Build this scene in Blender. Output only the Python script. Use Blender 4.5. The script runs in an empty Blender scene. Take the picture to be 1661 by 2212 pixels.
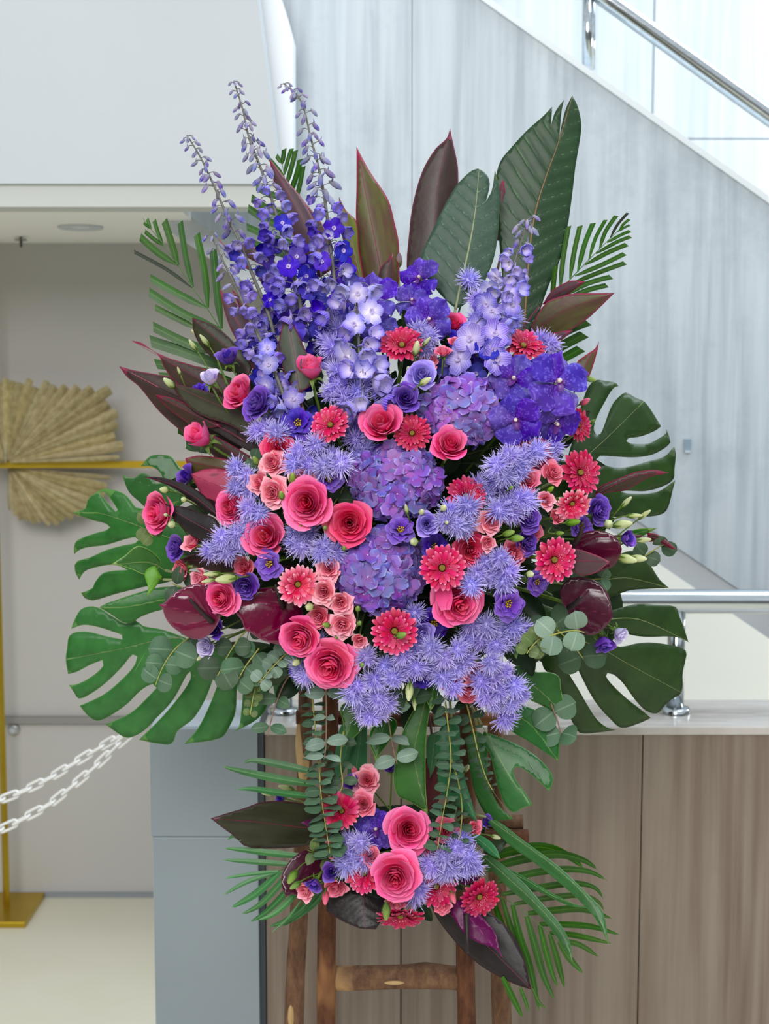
import bpy, bmesh, math, random
from mathutils import Vector, Matrix, Quaternion, noise
from mathutils.geometry import delaunay_2d_cdt

S = bpy.context.scene
COL = S.collection
PI = math.pi
rnd = random.Random(7)

# ------------------------------------------------------------ camera, sky, lights, exposure
FPX, CX, CY, HORIZON, CAMZ = 3000.0, 830.5, 1106.0, 800.0, 1.6
PITCH = math.atan((CY - HORIZON) / FPX)
cam_d = bpy.data.cameras.new('camera')
cam = bpy.data.objects.new('camera', cam_d)
COL.objects.link(cam)
cam.location = (0, 0, CAMZ)
cam.rotation_euler = (PI / 2 - PITCH, 0, 0)
cam_d.sensor_fit = 'VERTICAL'
cam_d.sensor_height = 36.0
cam_d.sensor_width = 27.03
cam_d.lens = FPX / 2212 * 36.0
cam_d.clip_start = 0.05
cam_d.dof.use_dof = True
cam_d.dof.focus_distance = 2.02
cam_d.dof.aperture_fstop = 5.8
S.camera = cam

world = bpy.data.worlds.new('world')
S.world = world
world.use_nodes = True
bg = world.node_tree.nodes['Background']
bg.inputs['Color'].default_value = (0.90, 0.955, 1.0, 1)
bg.inputs['Strength'].default_value = 0.80

def area_light(name, loc, target, size, power, color):
    d = bpy.data.lights.new(name, 'AREA')
    d.shape = 'RECTANGLE'; d.size, d.size_y = size
    d.energy = power; d.color = color
    o = bpy.data.objects.new(name, d)
    o.location = loc
    o.rotation_euler = (Vector(target) - Vector(loc)).to_track_quat('-Z', 'Y').to_euler()
    COL.objects.link(o)
    return o

area_light('hall_skylight', (-0.7, -2.5, 3.7), (0.0, 2.3, 1.3), (2.6, 2.2), 185, (1.0, 0.98, 0.96))
area_light('stairwell_skylight', (2.6, 3.0, 5.6), (1.6, 4.2, 2.2), (2.4, 1.6), 160, (0.80, 0.91, 1.0))
area_light('far_wall_fill', (2.9, 4.2, 2.1), (1.0, 5.2, 0.9), (0.9, 0.5), 26, (1.0, 0.99, 0.95))  # added fill with no visible source, brightens the pale far wall

S.view_settings.view_transform = 'Standard'
S.view_settings.look = 'None'
S.view_settings.gamma = 1.0
S.view_settings.use_curve_mapping = False
S.view_settings.exposure = 0.0

# ------------------------------------------------------------ pixel <-> world
_R = Vector((1, 0, 0))
_F = Vector((0, math.cos(PITCH), -math.sin(PITCH)))
_U = Vector((0, math.sin(PITCH), math.cos(PITCH)))
_C = Vector((0, 0, CAMZ))

def ray(px, py):
    return _F + _R * ((px - CX) / FPX) + _U * ((CY - py) / FPX)

def W(px, py, Y):
    """the point of the vertical plane y = Y seen at pixel (px, py)"""
    d = ray(px, py)
    return _C + d * (Y / d.y)

def depth_at(py, z):
    """the distance y at which the level plane z is seen on pixel row py"""
    d = ray(CX, py)
    return (z - CAMZ) / d.z * d.y

def mpp(py, Y):
    """metres per pixel at depth Y"""
    return (Y / ray(CX, py).y) / FPX

# ------------------------------------------------------------ colours and materials
def lin(h):
    h = h.lstrip('#')
    o = []
    for i in (0, 2, 4):
        c = int(h[i:i + 2], 16) / 255
        o.append(c / 12.92 if c <= 0.04045 else ((c + 0.055) / 1.055) ** 2.4)
    return (*o, 1.0)

class NT:
    """tiny node helper"""
    def __init__(s, name, rough=0.5, spec=0.5, metal=0.0):
        s.m = bpy.data.materials.new(name)
        s.m.use_nodes = True
        s.t = s.m.node_tree
        s.b = s.t.nodes['Principled BSDF']
        s.b.inputs['Roughness'].default_value = rough
        s.b.inputs['Specular IOR Level'].default_value = spec
        s.b.inputs['Metallic'].default_value = metal
    def n(s, typ, **kw):
        x = s.t.nodes.new(typ)
        for k, v in kw.items():
            if k.startswith('i_'):
                key = k[2:]
                key = int(key) if key.isdigit() else key.replace('_', ' ')
                x.inputs[key].default_value = v
            else:
                setattr(x, k, v)
        return x
    def l(s, a, b):
        s.t.links.new(a, b)
    def base(s, sock):
        s.l(sock, s.b.inputs['Base Color'])
    def ramp(s, sock, stops, interp='LINEAR'):
        r = s.n('ShaderNodeValToRGB')
        cr = r.color_ramp
        cr.interpolation = interp
        while len(cr.elements) < len(stops):
            cr.elements.new(0.5)
        for e, (p, c) in zip(cr.elements, stops):
            e.position = p
            e.color = lin(c) if isinstance(c, str) else c
        s.l(sock, r.inputs[0])
        return r.outputs[0]
    def mix(s, fac, a, b, mode='MIX'):
        x = s.n('ShaderNodeMix', data_type='RGBA', blend_type=mode)
        for sock, v in ((x.inputs[0], fac), (x.inputs[6], a), (x.inputs[7], b)):
            if isinstance(v, (int, float)):
                sock.default_value = v
            elif isinstance(v, str):
                sock.default_value = lin(v)
            elif isinstance(v, tuple):
                sock.default_value = v
            else:
                s.l(v, sock)
        return x.outputs[2]
    def math(s, op, a, b=0.0):
        x = s.n('ShaderNodeMath', operation=op)
        for i, v in ((0, a), (1, b)):
            if isinstance(v, (int, float)):
                x.inputs[i].default_value = v
            else:
                s.l(v, x.inputs[i])
        return x.outputs[0]
    def noise(s, scale, detail=4, coord='Object', stretch=(1, 1, 1), rough=0.55, dist=0.0):
        tc = s.n('ShaderNodeTexCoord')
        mp = s.n('ShaderNodeMapping')
        mp.inputs['Scale'].default_value = stretch
        s.l(tc.outputs[coord], mp.inputs[0])
        x = s.n('ShaderNodeTexNoise')
        x.inputs['Scale'].default_value = scale
        x.inputs['Detail'].default_value = detail
        x.inputs['Roughness'].default_value = rough
        x.inputs['Distortion'].default_value = dist
        s.l(mp.outputs[0], x.inputs['Vector'])
        return x.outputs['Fac']
    def bump(s, h, strength=0.3, dist=0.01):
        x = s.n('ShaderNodeBump')
        x.inputs['Strength'].default_value = strength
        x.inputs['Distance'].default_value = dist
        s.l(h, x.inputs['Height'])
        s.l(x.outputs[0], s.b.inputs['Normal'])
    def vary(s, col, hue=0.01, sat=0.08, val=0.15):
        """a little difference from one object to the next"""
        oi = s.n('ShaderNodeObjectInfo')
        r = oi.outputs['Random']
        h = s.n('ShaderNodeHueSaturation')
        def rng(lo, hi, mul):
            f = s.math('FRACT', s.math('MULTIPLY', r, mul))
            return s.math('ADD', s.math('MULTIPLY', f, hi - lo), lo)
        s.l(rng(0.5 - hue, 0.5 + hue, 7.13), h.inputs['Hue'])
        s.l(rng(1 - sat, 1 + sat, 3.71), h.inputs['Saturation'])
        s.l(rng(1 - val, 1 + val, 1.0), h.inputs['Value'])
        s.l(col, h.inputs['Color'])
        return h.outputs[0]

def plain(name, col, rough=0.5, spec=0.5, metal=0.0, var=None, nz=None):
    k = NT(name, rough, spec, metal)
    if nz:
        f = k.noise(nz[0], 5, stretch=nz[2] if len(nz) > 2 else (1, 1, 1))
        c = k.ramp(f, [(0.3, col), (0.7, nz[1])])
    else:
        r = k.n('ShaderNodeRGB'); r.outputs[0].default_value = lin(col)
        c = r.outputs[0]
    if var:
        c = k.vary(c, *var)
    k.base(c)
    return k.m

# ------------------------------------------------------------ object helpers
def empty(name, loc=(0, 0, 0)):
    o = bpy.data.objects.new(name, None)
    o.empty_display_size = 0.02
    o.location = loc
    COL.objects.link(o)
    return o

LABELS = {}
def tag(o, label, cat, group=None, kind=None):
    o['label'] = label
    o['category'] = cat
    if group: o['group'] = group
    if kind: o['kind'] = kind
    LABELS.setdefault(label, []).append(group)
    return o

def part(name, me, parent, loc=None, rot=None, scale=None):
    o = bpy.data.objects.new(name, me)
    o.parent = parent
    if loc is not None: o.location = loc
    if rot is not None:
        if isinstance(rot, Quaternion):
            o.rotation_mode = 'QUATERNION'; o.rotation_quaternion = rot
        else:
            o.rotation_euler = rot
    if scale is not None:
        o.scale = (scale,) * 3 if isinstance(scale, (int, float)) else scale
    COL.objects.link(o)
    return o

def mesh(name, verts, faces, mats, smooth=True, uvs=None, midx=None):
    me = bpy.data.meshes.new(name)
    me.from_pydata([tuple(v) for v in verts], [], faces)
    for m in (mats if isinstance(mats, (list, tuple)) else [mats]):
        me.materials.append(m)
    if smooth:
        me.polygons.foreach_set('use_smooth', [True] * len(me.polygons))
    if uvs:
        l = me.uv_layers.new(name='UVMap')
        for lp in me.loops:
            l.data[lp.index].uv = uvs[lp.vertex_index]
    if midx:
        me.polygons.foreach_set('material_index', midx)
    me.update()
    return me

class MB:
    """collects vertices and faces of one mesh"""
    def __init__(s):
        s.v, s.f, s.uv, s.mi = [], [], [], []
    def grid(s, fn, nu, nv, mi=0):
        b = len(s.v)
        for j in range(nv + 1):
            for i in range(nu + 1):
                u, v = -1 + 2 * i / nu, j / nv
                s.v.append(Vector(fn(u, v))); s.uv.append(((u + 1) / 2, v))
        for j in range(nv):
            for i in range(nu):
                a = b + j * (nu + 1) + i
                s.f.append((a, a + 1, a + nu + 2, a + nu + 1)); s.mi.append(mi)
        return s
    def tube(s, pts, radii, n=6, mi=0, cap=True):
        pts = [Vector(p) for p in pts]
        if isinstance(radii, (int, float)): radii = [radii] * len(pts)
        b = len(s.v)
        up = None
        for k, p in enumerate(pts):
            t = (pts[min(k + 1, len(pts) - 1)] - pts[max(k - 1, 0)])
            t = t.normalized() if t.length > 1e-9 else Vector((0, 0, 1))
            if up is None:
                up = Vector((1, 0, 0)) if abs(t.x) < 0.9 else Vector((0, 1, 0))
            x = (up - t * up.dot(t)).normalized()
            up = x
            y = t.cross(x)
            for i in range(n):
                a = 2 * PI * i / n
                s.v.append(p + (x * math.cos(a) + y * math.sin(a)) * radii[k])
                s.uv.append((i / n, k / max(1, len(pts) - 1)))
        for k in range(len(pts) - 1):
            for i in range(n):
                j = (i + 1) % n
                s.f.append((b + k * n + i, b + k * n + j, b + (k + 1) * n + j, b + (k + 1) * n + i)); s.mi.append(mi)
        if cap:
            s.f.append(tuple(b + i for i in reversed(range(n)))); s.mi.append(mi)
            s.f.append(tuple(b + (len(pts) - 1) * n + i for i in range(n))); s.mi.append(mi)
        return s
    def lathe(s, prof, n=10, mi=0, axis_to=None):
        b = len(s.v)
        for k, (r, z) in enumerate(prof):
            for i in range(n):
                a = 2 * PI * i / n
                s.v.append(Vector((r * math.cos(a), r * math.sin(a), z))); s.uv.append((i / n, k / max(1, len(prof) - 1)))
        for k in range(len(prof) - 1):
            for i in range(n):
                j = (i + 1) % n
                s.f.append((b + k * n + i, b + k * n + j, b + (k + 1) * n + j, b + (k + 1) * n + i)); s.mi.append(mi)
        return s
    def box(s, lo, hi, mi=0):
        b = len(s.v)
        for z in (lo[2], hi[2]):
            for y in (lo[1], hi[1]):
                for x in (lo[0], hi[0]):
                    s.v.append(Vector((x, y, z))); s.uv.append((0, 0))
        for f in ((0, 2, 3, 1), (4, 5, 7, 6), (0, 1, 5, 4), (2, 6, 7, 3), (0, 4, 6, 2), (1, 3, 7, 5)):
            s.f.append(tuple(b + i for i in f)); s.mi.append(mi)
        return s
    def prism(s, front, back, mi=0):
        """closed prism between two matching loops"""
        b, n = len(s.v), len(front)
        for p in list(front) + list(back):
            s.v.append(Vector(p)); s.uv.append((0, 0))
        s.f.append(tuple(b + i for i in range(n))); s.mi.append(mi)
        s.f.append(tuple(b + n + i for i in reversed(range(n)))); s.mi.append(mi)
        for i in range(n):
            j = (i + 1) % n
            s.f.append((b + j, b + i, b + n + i, b + n + j)); s.mi.append(mi)
        return s
    def xf(s, M, start=0):
        for i in range(start, len(s.v)):
            s.v[i] = M @ s.v[i]
        return s
    def build(s, name, mats, smooth=True):
        return mesh(name, s.v, s.f, mats, smooth, s.uv, s.mi)

def bevelled(o, w, seg=2):
    m = o.modifiers.new('bevel', 'BEVEL')
    m.width = w; m.segments = seg; m.limit_method = 'ANGLE'
    return o

def struct(name, me, loc=(0, 0, 0), parent=None, kind=True):
    o = bpy.data.objects.new(name, me)
    o.location = loc
    if parent: o.parent = parent
    elif kind: o['kind'] = 'structure'
    COL.objects.link(o)
    return o

def bez(p0, p1, p2, p3, n):
    out = []
    for i in range(n + 1):
        t = i / n; a = 1 - t
        out.append(p0 * a**3 + p1 * 3 * a * a * t + p2 * 3 * a * t * t + p3 * t**3)
    return out

def catmull(pts, per=6):
    pts = [Vector(p) for p in pts]
    if len(pts) < 3:
        return [pts[0].lerp(pts[-1], i / per) for i in range(per + 1)]
    out = []
    for i in range(len(pts) - 1):
        p0 = pts[max(i - 1, 0)]; p1 = pts[i]; p2 = pts[i + 1]; p3 = pts[min(i + 2, len(pts) - 1)]
        for k in range(per):
            t = k / per
            out.append(0.5 * ((2 * p1) + (p2 - p0) * t + (2 * p0 - 5 * p1 + 4 * p2 - p3) * t * t + (3 * p1 - p0 - 3 * p2 + p3) * t**3))
    out.append(pts[-1])
    return out

# ============================================================ the room
def veined(name, a, b, c, vert=(9, 9, 0.5), rough=0.35, fine=0.5, coat=0.0, spots=None, spec=0.5):
    """stone with vertical veining"""
    k = NT(name, rough, spec)
    f1 = k.noise(1.6, 6, stretch=vert, dist=0.6)
    f2 = k.noise(6.0, 5, stretch=(vert[0], vert[1], vert[2] * 0.5))
    f3 = k.noise(14, 4)
    col = k.ramp(f1, [(0.28, a), (0.5, b), (0.72, c)])
    col = k.mix(k.ramp(f2, [(0.42, '#000000'), (0.75, '#ffffff')]), col, c)
    col = k.mix(k.math('MULTIPLY', f3, fine * 0.3), col, a)
    if spots:
        f4 = k.noise(2.3, 9, rough=0.75)
        col = k.mix(k.ramp(f4, [(0.50, '#000000'), (0.70, '#a8a8a8')]), col, spots)
    k.base(col)
    if coat:
        k.b.inputs['Coat Weight'].default_value = coat
        k.b.inputs['Coat Roughness'].default_value = 0.15
    return k.m

M_floor = plain('pale_floor', '#d9d4c0', 0.45, 0.4, nz=(3.0, '#dfdac8'))
M_wall = plain('grey_painted_wall', '#bcbab7', 0.75, 0.3, nz=(1.2, '#c1bfbc'))
M_wall2 = plain('pale_far_wall', '#f0f2ec', 0.7, 0.3, nz=(1.0, '#f4f5f1'))
M_white = plain('white_paint', '#c6ccd2', 0.7, 0.3, nz=(1.3, '#cdd3d8'))
M_lip = plain('soft_white_paint', '#c6cac7', 0.75, 0.3, nz=(1.3, '#cfd2cf'))
M_conc = veined('grey_veined_stone', '#a0abb5', '#b9c4cd', '#ccd6dd', (9, 9, 0.6), 0.42, 0.5, spots='#7f8a99')
M_conc2 = veined('pale_veined_stone', '#c0ccd6', '#d4dee6', '#e4ecf2', (6, 6, 0.3), 0.3, 0.3)
M_marble = veined('brown_veined_stone', '#614f44', '#7b6b5f', '#94887b', (8, 8, 0.45), 0.32, 0.6, spots='#7b6d62')
M_cap = veined('stone_coping', '#a39a93', '#b8b2ac', '#c8c4c0', (2, 8, 2), 0.2, 0.5)
M_joint = plain('dark_joint', '#3b3836', 0.8, 0.2)
M_panel = plain('blue_grey_panel', '#8a959c', 0.45, 0.4, nz=(1.6, '#929da4'))
M_paneltop = plain('pale_panel_top', '#aebac4', 0.3, 0.5)
M_steel = NT('brushed_steel', 0.16, 0.5, 1.0)
_f = M_steel.noise(30, 3, stretch=(0.3, 6, 6))
M_steel.base(M_steel.ramp(_f, [(0.3, '#b9c2c8'), (0.7, '#cfd6da')]))
M_steel = M_steel.m
M_brass = plain('satin_brass', '#b99a26', 0.33, 0.5, 0.85, nz=(6, '#c8aa38'))
M_plastic = plain('white_plastic', '#eeeeec', 0.35, 0.5)
M_bboard = plain('grey_baseboard', '#8f959a', 0.5, 0.4)

YW = depth_at(1936, 0.0)                                      # the grey back wall
floor = struct('floor', MB().box((-6, -5, -0.1), (7, 9, 0.0)).build('floor', M_floor, False))
struct('wall_back', MB().box((-5, YW, 0), (-0.30, YW + 0.15, 3.4)).build('wall_back', M_wall, False))
struct('wall_far', MB().box((-0.30, 5.2, 0), (7, 5.35, 3.2)).build('wall_far', M_wall2, False))
struct('wall_stair', MB().box((-0.55, 5.0, 1.9), (7, 5.15, 5.5)).build('wall_stair', M_joint, False), (0, 0, 0))
M_hall = plain('hall_grey', '#8b8a88', 0.8, 0.3)
struct('wall_front', MB().box((-5, -4.1, 0), (7, -4.0, 2.9)).build('wall_front', M_hall, False))
struct('wall_left', MB().box((-5.1, -4.1, 0), (-5.0, 5.3, 2.9)).build('wall_left', M_hall, False))
struct('wall_right', MB().box((7.0, -4.1, 0), (7.1, 5.3, 2.9)).build('wall_right', M_hall, False))
struct('baseboard_back', MB().box((-5, YW - 0.012, 0), (-0.30, YW, 0.014)).build('baseboard_back', M_bboard, False))
# pale panels of the wall behind the stair, with open joints between them
wst = bpy.data.objects['wall_stair']
_j = [W(1411, 0, 5.0).x, W(1411, 0, 5.0).x + 1.2]
_zj = W(1500, 303, 5.0).z
xs = [_j[0] - 2.4, _j[0] - 1.2, _j[0], _j[0] + 1.2, _j[0] + 2.4, _j[0] + 3.6]
for i in range(5):
    for (z0, z1) in ((1.9, _zj), (_zj, _zj + 1.5), (_zj + 1.5, _zj + 3.0)):
        bevelled(struct('stone_panel', MB().box((xs[i] + .002, 4.975, z0 + .002), (xs[i + 1] - .002, 5.0, z1 - .002)).build('stone_panel', M_conc2, False), parent=wst), 0.003)

# ---- the low ceiling under the landing, its lip and the white landing face
zs = W(300, 525, YW).z
Yl = depth_at(445, zs)
zt = W(300, 395, Yl).z
xr = W(700, 420, Yl).x
struct('ceiling', MB().prism([(-5, Yl + .1, zs), (W(378, 446, Yl).x, Yl + .1, zs), (W(468, 525, YW).x, YW, zs), (-5, YW, zs)],
                             [(-5, Yl + .1, zt), (W(378, 446, Yl).x, Yl + .1, zt), (W(468, 525, YW).x, YW, zt), (-5, YW, zt)]).build('ceiling', plain('bounce_lit_ceiling', '#f6f6f3', .8, .2), False))  # near-white colour stands in for light bounced up from the floor
struct('beam_landing', MB().prism([W(-1500, 446, Yl), W(636, 447, Yl), W(636, 396, Yl), W(-1500, 394, Yl)],
                                  [p + Vector((0, .1, 0)) for p in (W(-1500, 446, Yl), W(636, 447, Yl), W(636, 396, Yl), W(-1500, 394, Yl))]).build('beam_landing', M_lip, False))
Yf = Yl - 0.012
loop = [W(-1500, 395, Yf), W(606, 397, Yf), W(557, 0, Yf), W(533, -190, Yf), W(-1500, -190, Yf)]
struct('wall_landing', MB().prism(loop, [p + Vector((0, .12, 0)) for p in loop]).build('wall_landing', M_white, False))
Yc = Yl + 0.13
loop = [W(500, 440, Yc), W(633, 440, Yc), W(633, 80, Yc), W(622, 40, Yc), W(606, -10, Yc), W(560, -190, Yc), W(480, -190, Yc)]
struct('column', MB().prism(loop, [p + Vector((0, .10, 0)) for p in loop]).build('column', plain('bright_white_paint', '#f6fafd', 0.6, 0.3), False))

# a round flush downlight and a sprinkler under the low ceiling
d = empty('ceiling_downlight', W(174, 489, depth_at(489, zs)))
d.location.z = zs
tag(d, 'round flush white downlight in the low white ceiling', 'lamp')
part('trim_ring', MB().lathe([(0.034, 0), (0.056, 0), (0.058, -0.004), (0.054, -0.007), (0.036, -0.006), (0.034, 0)], 28).build('trim_ring', M_white), d)
part('lens', MB().lathe([(0.035, -0.001), (0.02, -0.003), (0.001, -0.004)], 24).build('lens', plain('frosted_lens', '#f4f2ee', 0.4)), d)
sp = empty('sprinkler_head', W(45, 512, depth_at(512, zs)))
sp.location.z = zs
tag(sp, 'small dark sprinkler head hanging from the low white ceiling', 'sprinkler')
part('stem', MB().tube([(0, 0, 0), (0, 0, -0.028)], 0.004, 8).build('stem', plain('dark_metal', '#5b5650', 0.4, 0.5, 0.6)), sp)
part('deflector', MB().lathe([(0.001, -0.006), (0.017, -0.006), (0.018, -0.009), (0.001, -0.009)], 14).build('deflector', plain('grey_metal', '#8b8780', 0.4, 0.5, 0.6)), sp)

# ---- wall rail and bumper on the grey wall
zr = W(200, 1553, YW).z
struct('trim_1', MB().box((-3, YW - 0.02, zr - 0.010), (-0.4, YW, zr + 0.010)).build('trim_1', plain('rail_grey', '#8d8b88', 0.5), False))
wb = empty('wall_bumper', W(30, 1576, YW))
tag(wb, 'small round steel button fixed to grey wall below the rail', 'wall bumper')
part('rose_plate', MB().lathe([(0.001, 0), (0.020, 0), (0.018, 0.006), (0.010, 0.008)], 18).build('rose_plate', plain('satin_metal', '#b7b7b5', 0.35, 0.5, .5)), wb, rot=(PI / 2, 0, 0))
part('button', MB().lathe([(0.010, 0.007), (0.010, 0.018), (0.007, 0.023), (0.0005, 0.024)], 16).build('button', M_white), wb, rot=(PI / 2, 0, 0))

# ---- the stair parapet: stone panels on a white sloping flight
YP = 3.48
def line_y(x, a, b):
    return a[1] + (x - a[0]) * (b[1] - a[1]) / (b[0] - a[0])
TOPA, TOPB = (1050, 0), (1661, 432)
BOTA, BOTB = (378, 446), (1600, 1276)
def par_poly(x0, x1, Y, inset=0.0):
    return [W(x0, line_y(x0, BOTA, BOTB), Y), W(x1, line_y(x1, BOTA, BOTB), Y), W(x1, line_y(x1, TOPA, TOPB), Y), W(x0, line_y(x0, TOPA, TOPB), Y)]
def off(loop, dy):
    return [p + Vector((0, dy, 0)) for p in loop]
par = struct('wall_parapet', MB().prism(par_poly(360, 2050, YP + .02), off(par_poly(360, 2050, YP + .02), 0.12)).build('wall_parapet', M_joint, False))
for (x0, x1) in ((360, 889.6), (890.4, 2050)):
    lp = par_poly(x0 + .2, x1 - .2, YP)
    struct('stone_panel', MB().prism(lp, off(lp, 0.02)).build('stone_panel', M_conc, False), parent=par)
# coping strip along the sloping top
lp = [W(700, line_y(700, TOPA, TOPB) + 7, YP - .008), W(2050, line_y(2050, TOPA, TOPB) + 7, YP - .008),
      W(2050, line_y(2050, TOPA, TOPB) - 9, YP - .008), W(700, line_y(700, TOPA, TOPB) - 9, YP - .008)]
struct('coping', MB().prism(lp, off(lp, 0.15)).build('coping', plain('pale_coping', '#dfe6ea', 0.3), False), parent=par)
# white flight below
lp = [W(360, line_y(360, BOTA, BOTB) + 62, YP + .01), W(2050, line_y(2050, BOTA, BOTB) + 62, YP + .01),
      W(2050, line_y(2050, BOTA, BOTB), YP + .01), W(360, line_y(360, BOTA, BOTB), YP + .01)]
struct('stair_flight', MB().prism(lp, off(lp, 1.1)).build('stair_flight', M_white, False))['kind'] = 'structure'
# small grey outlet on the parapet
ob = empty('drain_outlet', W(1484, 962, YP))
tag(ob, 'small blue grey outlet plate on the pale stone parapet', 'outlet')
part('plate', MB().box((-.009, -.006, -.016), (.009, 0, .016)).build('plate', plain('outlet_grey', '#8ba0ae', 0.4), False), ob)
part('lip', MB().box((-.007, -.010, -.018), (.007, -.006, -.013)).build('lip', plain('outlet_light', '#c9d6de', 0.4), False), ob)

# ---- steel handrail of the stair
sr = empty('stair_handrail', W(1270, 140, YP + .06))
tag(sr, 'steel tube handrail sloping down above the stone stair parapet', 'handrail')
def loc(o, p): return Vector(p) - o.location
YH = YP + .06
a, b = W(1180, -95, YH), W(2000, 495, YH)
part('rail_tube', MB().tube([loc(sr, a.lerp(b, i / 6)) for i in range(7)], 0.0225, 20).build('rail_tube', M_steel), sr)
part('post', MB().tube([loc(sr, W(1269, 150, YH)), loc(sr, W(1270, -30, YH))], 0.0135, 16).build('post', M_steel), sr)
part('post_bar', MB().tube([loc(sr, W(1280, 150, YH + .03)), loc(sr, W(1281, -20, YH + .03))], 0.006, 10).build('post_bar', M_steel), sr)

# ---- the half wall behind the stand
YH0, YH1 = 2.75, 2.97
ztop = W(1500, 1568, YH0).z
xl, xr2 = W(570, 1580, YH0).x, 2.6
hw = struct('wall_half', MB().box((xl, YH0 + .02, 0), (xr2, YH1, ztop - .03)).build('wall_half', M_joint, False))
jx = [xl] + [W(x, 1900, YH0).x for x in (866, 1383)]
jx.append(jx[-1] + (jx[-1] - jx[-2])); jx.append(xr2)
zb = W(1500, 1585, YH0).z
z_low = W(800, 2216, YH0).z
for i in range(len(jx) - 1):
    bevelled(struct('stone_panel', MB().box((jx[i] + .001, YH0, 0), (jx[i + 1] - .001, YH0 + .02, zb)).build('stone_panel', M_marble, False), parent=hw), 0.0015)
cpg = struct('coping', MB().box((xl, YH0 - .006, ztop - .018), (xr2, YH1 + .006, ztop)).build('coping', M_cap, False), parent=hw)
bevelled(cpg, 0.003)
struct('trim_strip', MB().box((xl, YH0 - .003, zb), (xr2, YH0 + .02, zb + .004)).build('trim_strip', plain('strip_metal', '#c3c4c4', 0.3, .5, .6), False), parent=hw)
# grey end pier with its two panels
xa, xb = W(323, 1600, 2.73).x, W(555, 1600, 2.73).x
pier = struct('pillar', MB().box((xa + .006, 2.745, 0), (xb - .006, YH1, ztop - .004)).build('pillar', plain('pier_core', '#57636b', .5), False))
zj = W(440, 1808, 2.73).z
bevelled(struct('grey_panel', MB().box((xa, 2.73, zj + .0004), (xb, 2.745, ztop)).build('grey_panel', M_panel, False), parent=pier), .002)
bevelled(struct('grey_panel', MB().box((xa + .003, 2.73, 0), (xb, 2.745, zj - .0004)).build('grey_panel', M_panel, False), parent=pier), .002)
struct('side_panel', MB().box((xa, 2.745, 0), (xa + .006, YH1, ztop)).build('side_panel', M_paneltop, False), parent=pier)
struct('top_panel', MB().box((xa + .006, 2.745, ztop - .004), (xb, YH1, ztop)).build('top_panel', M_paneltop, False), parent=pier)
struct('end_strip', MB().box((xb, 2.742, 0), (xl, YH1, ztop - .002)).build('end_strip', plain('dark_strip', '#2e3840', .35), False), parent=pier)

# ---- steel rail on the half wall: two posts on round plates
YR = 2.86
hr = empty('wall_handrail', W(1460, 1540, YR)); hr.location.z = ztop
tag(hr, 'horizontal steel tube rail on posts along the stone half wall', 'handrail')
zr = W(1500, 1299, YR).z
part('rail_tube', MB().tube([loc(hr, (x, YR, zr)) for x in (W(590, 1300, YR).x, 0, .5, 1.0, 2.6)], 0.0255, 24).build('rail_tube', M_steel), hr)
for px in (1459, 612):
    x = W(px, 1450, YR).x
    part('post', MB().tube([loc(hr, (x, YR, ztop)), loc(hr, (x, YR, zr))], 0.0185, 20).build('post', M_steel), hr)
    part('base_plate', MB().lathe([(.0185, .014), (.030, .012), (.033, .008), (.034, 0)], 24).build('base_plate', M_steel), hr, loc=loc(hr, (x, YR, ztop)))

# ---- brass stand with dried palm fans
YB = 3.99
bs = empty('brass_stand', (W(14, 1940, YB).x, YB, 0))
tag(bs, 'brass frame stand with square foot plate against grey wall', 'stand')
xpole = W(14, 1940, YB).x
part('foot_plate', MB().box((xpole - .16, depth_at(2005, 0), 0), (W(108, 1922, depth_at(1922, 0)).x, YW - .012, .018)).build('foot_plate', M_brass, False), bs, loc=-bs.location)
bevelled(bs.children[0], .003)
part('pole', MB().tube([(0, 0, .018), (0, 0, 2.0)], .0105, 4).build('pole', M_brass, False), bs)
zbar = W(200, 1003, YB).z
part('cross_bar', MB().box((0, -.008, -.010), (W(432, 1003, YB).x - xpole, .008, .010)).build('cross_bar', M_brass, False), bs, loc=(0, 0, zbar))
M_dry = NT('dried_palm', 0.75, 0.2)
_f = M_dry.noise(60, 4, stretch=(1, 1, 1))
M_dry.base(M_dry.vary(M_dry.ramp(_f, [(0.3, '#a2946b'), (0.7, '#c3b791')]), .01, .1, .16))
M_dry = M_dry.m
def dried_fan(label, cx, cy, specs, Y):
    """specs: list of (angle in degrees, length px)"""
    o = empty('dried_palm_fan', W(cx, cy, Y))
    tag(o, label, 'dried palm', 'dried palm fans on the brass stand')
    k = mpp(cy, Y)
    r = random.Random(int(cx + cy))
    n = len(specs)
    for i, (a, L) in enumerate(specs):
        a = math.radians(a); L *= k
        da = abs(math.radians(specs[min(i + 1, n - 1)][0] - specs[max(i - 1, 0)][0])) * 0.5
        mb = MB()
        def fn(u, v):
            rr = L * (0.03 + 0.97 * v) - (0.02 * L * abs(u) if v == 1 else 0)
            t = min(da * 0.5, 0.05 + 0.0)
            w = rr * da * 0.62 * (1 if v < .8 else 1 - (v - .8) * 1.4)
            x = rr * math.cos(a) - u * w * math.sin(a)
            z = rr * math.sin(a) + u * w * math.cos(a)
            y = (abs(u) - 0.5) * rr * da * 0.9 - 0.03 * math.sin(v * 2.2) + r.uniform(-.002, .002)
            return (x, y, z)
        mb.grid(fn, 2, 5)
        part('blade', mb.build('blade', M_dry, False), o)
    mb = MB().tube([(0, -.01, 0), (0, -.012, .10 * 1), (.004, -.012, .19)], .0012, 5)
    part('twine', mb.build('twine', plain('twine', '#d8d4c4', .8)), o)
    return o
up_spec = []
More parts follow.
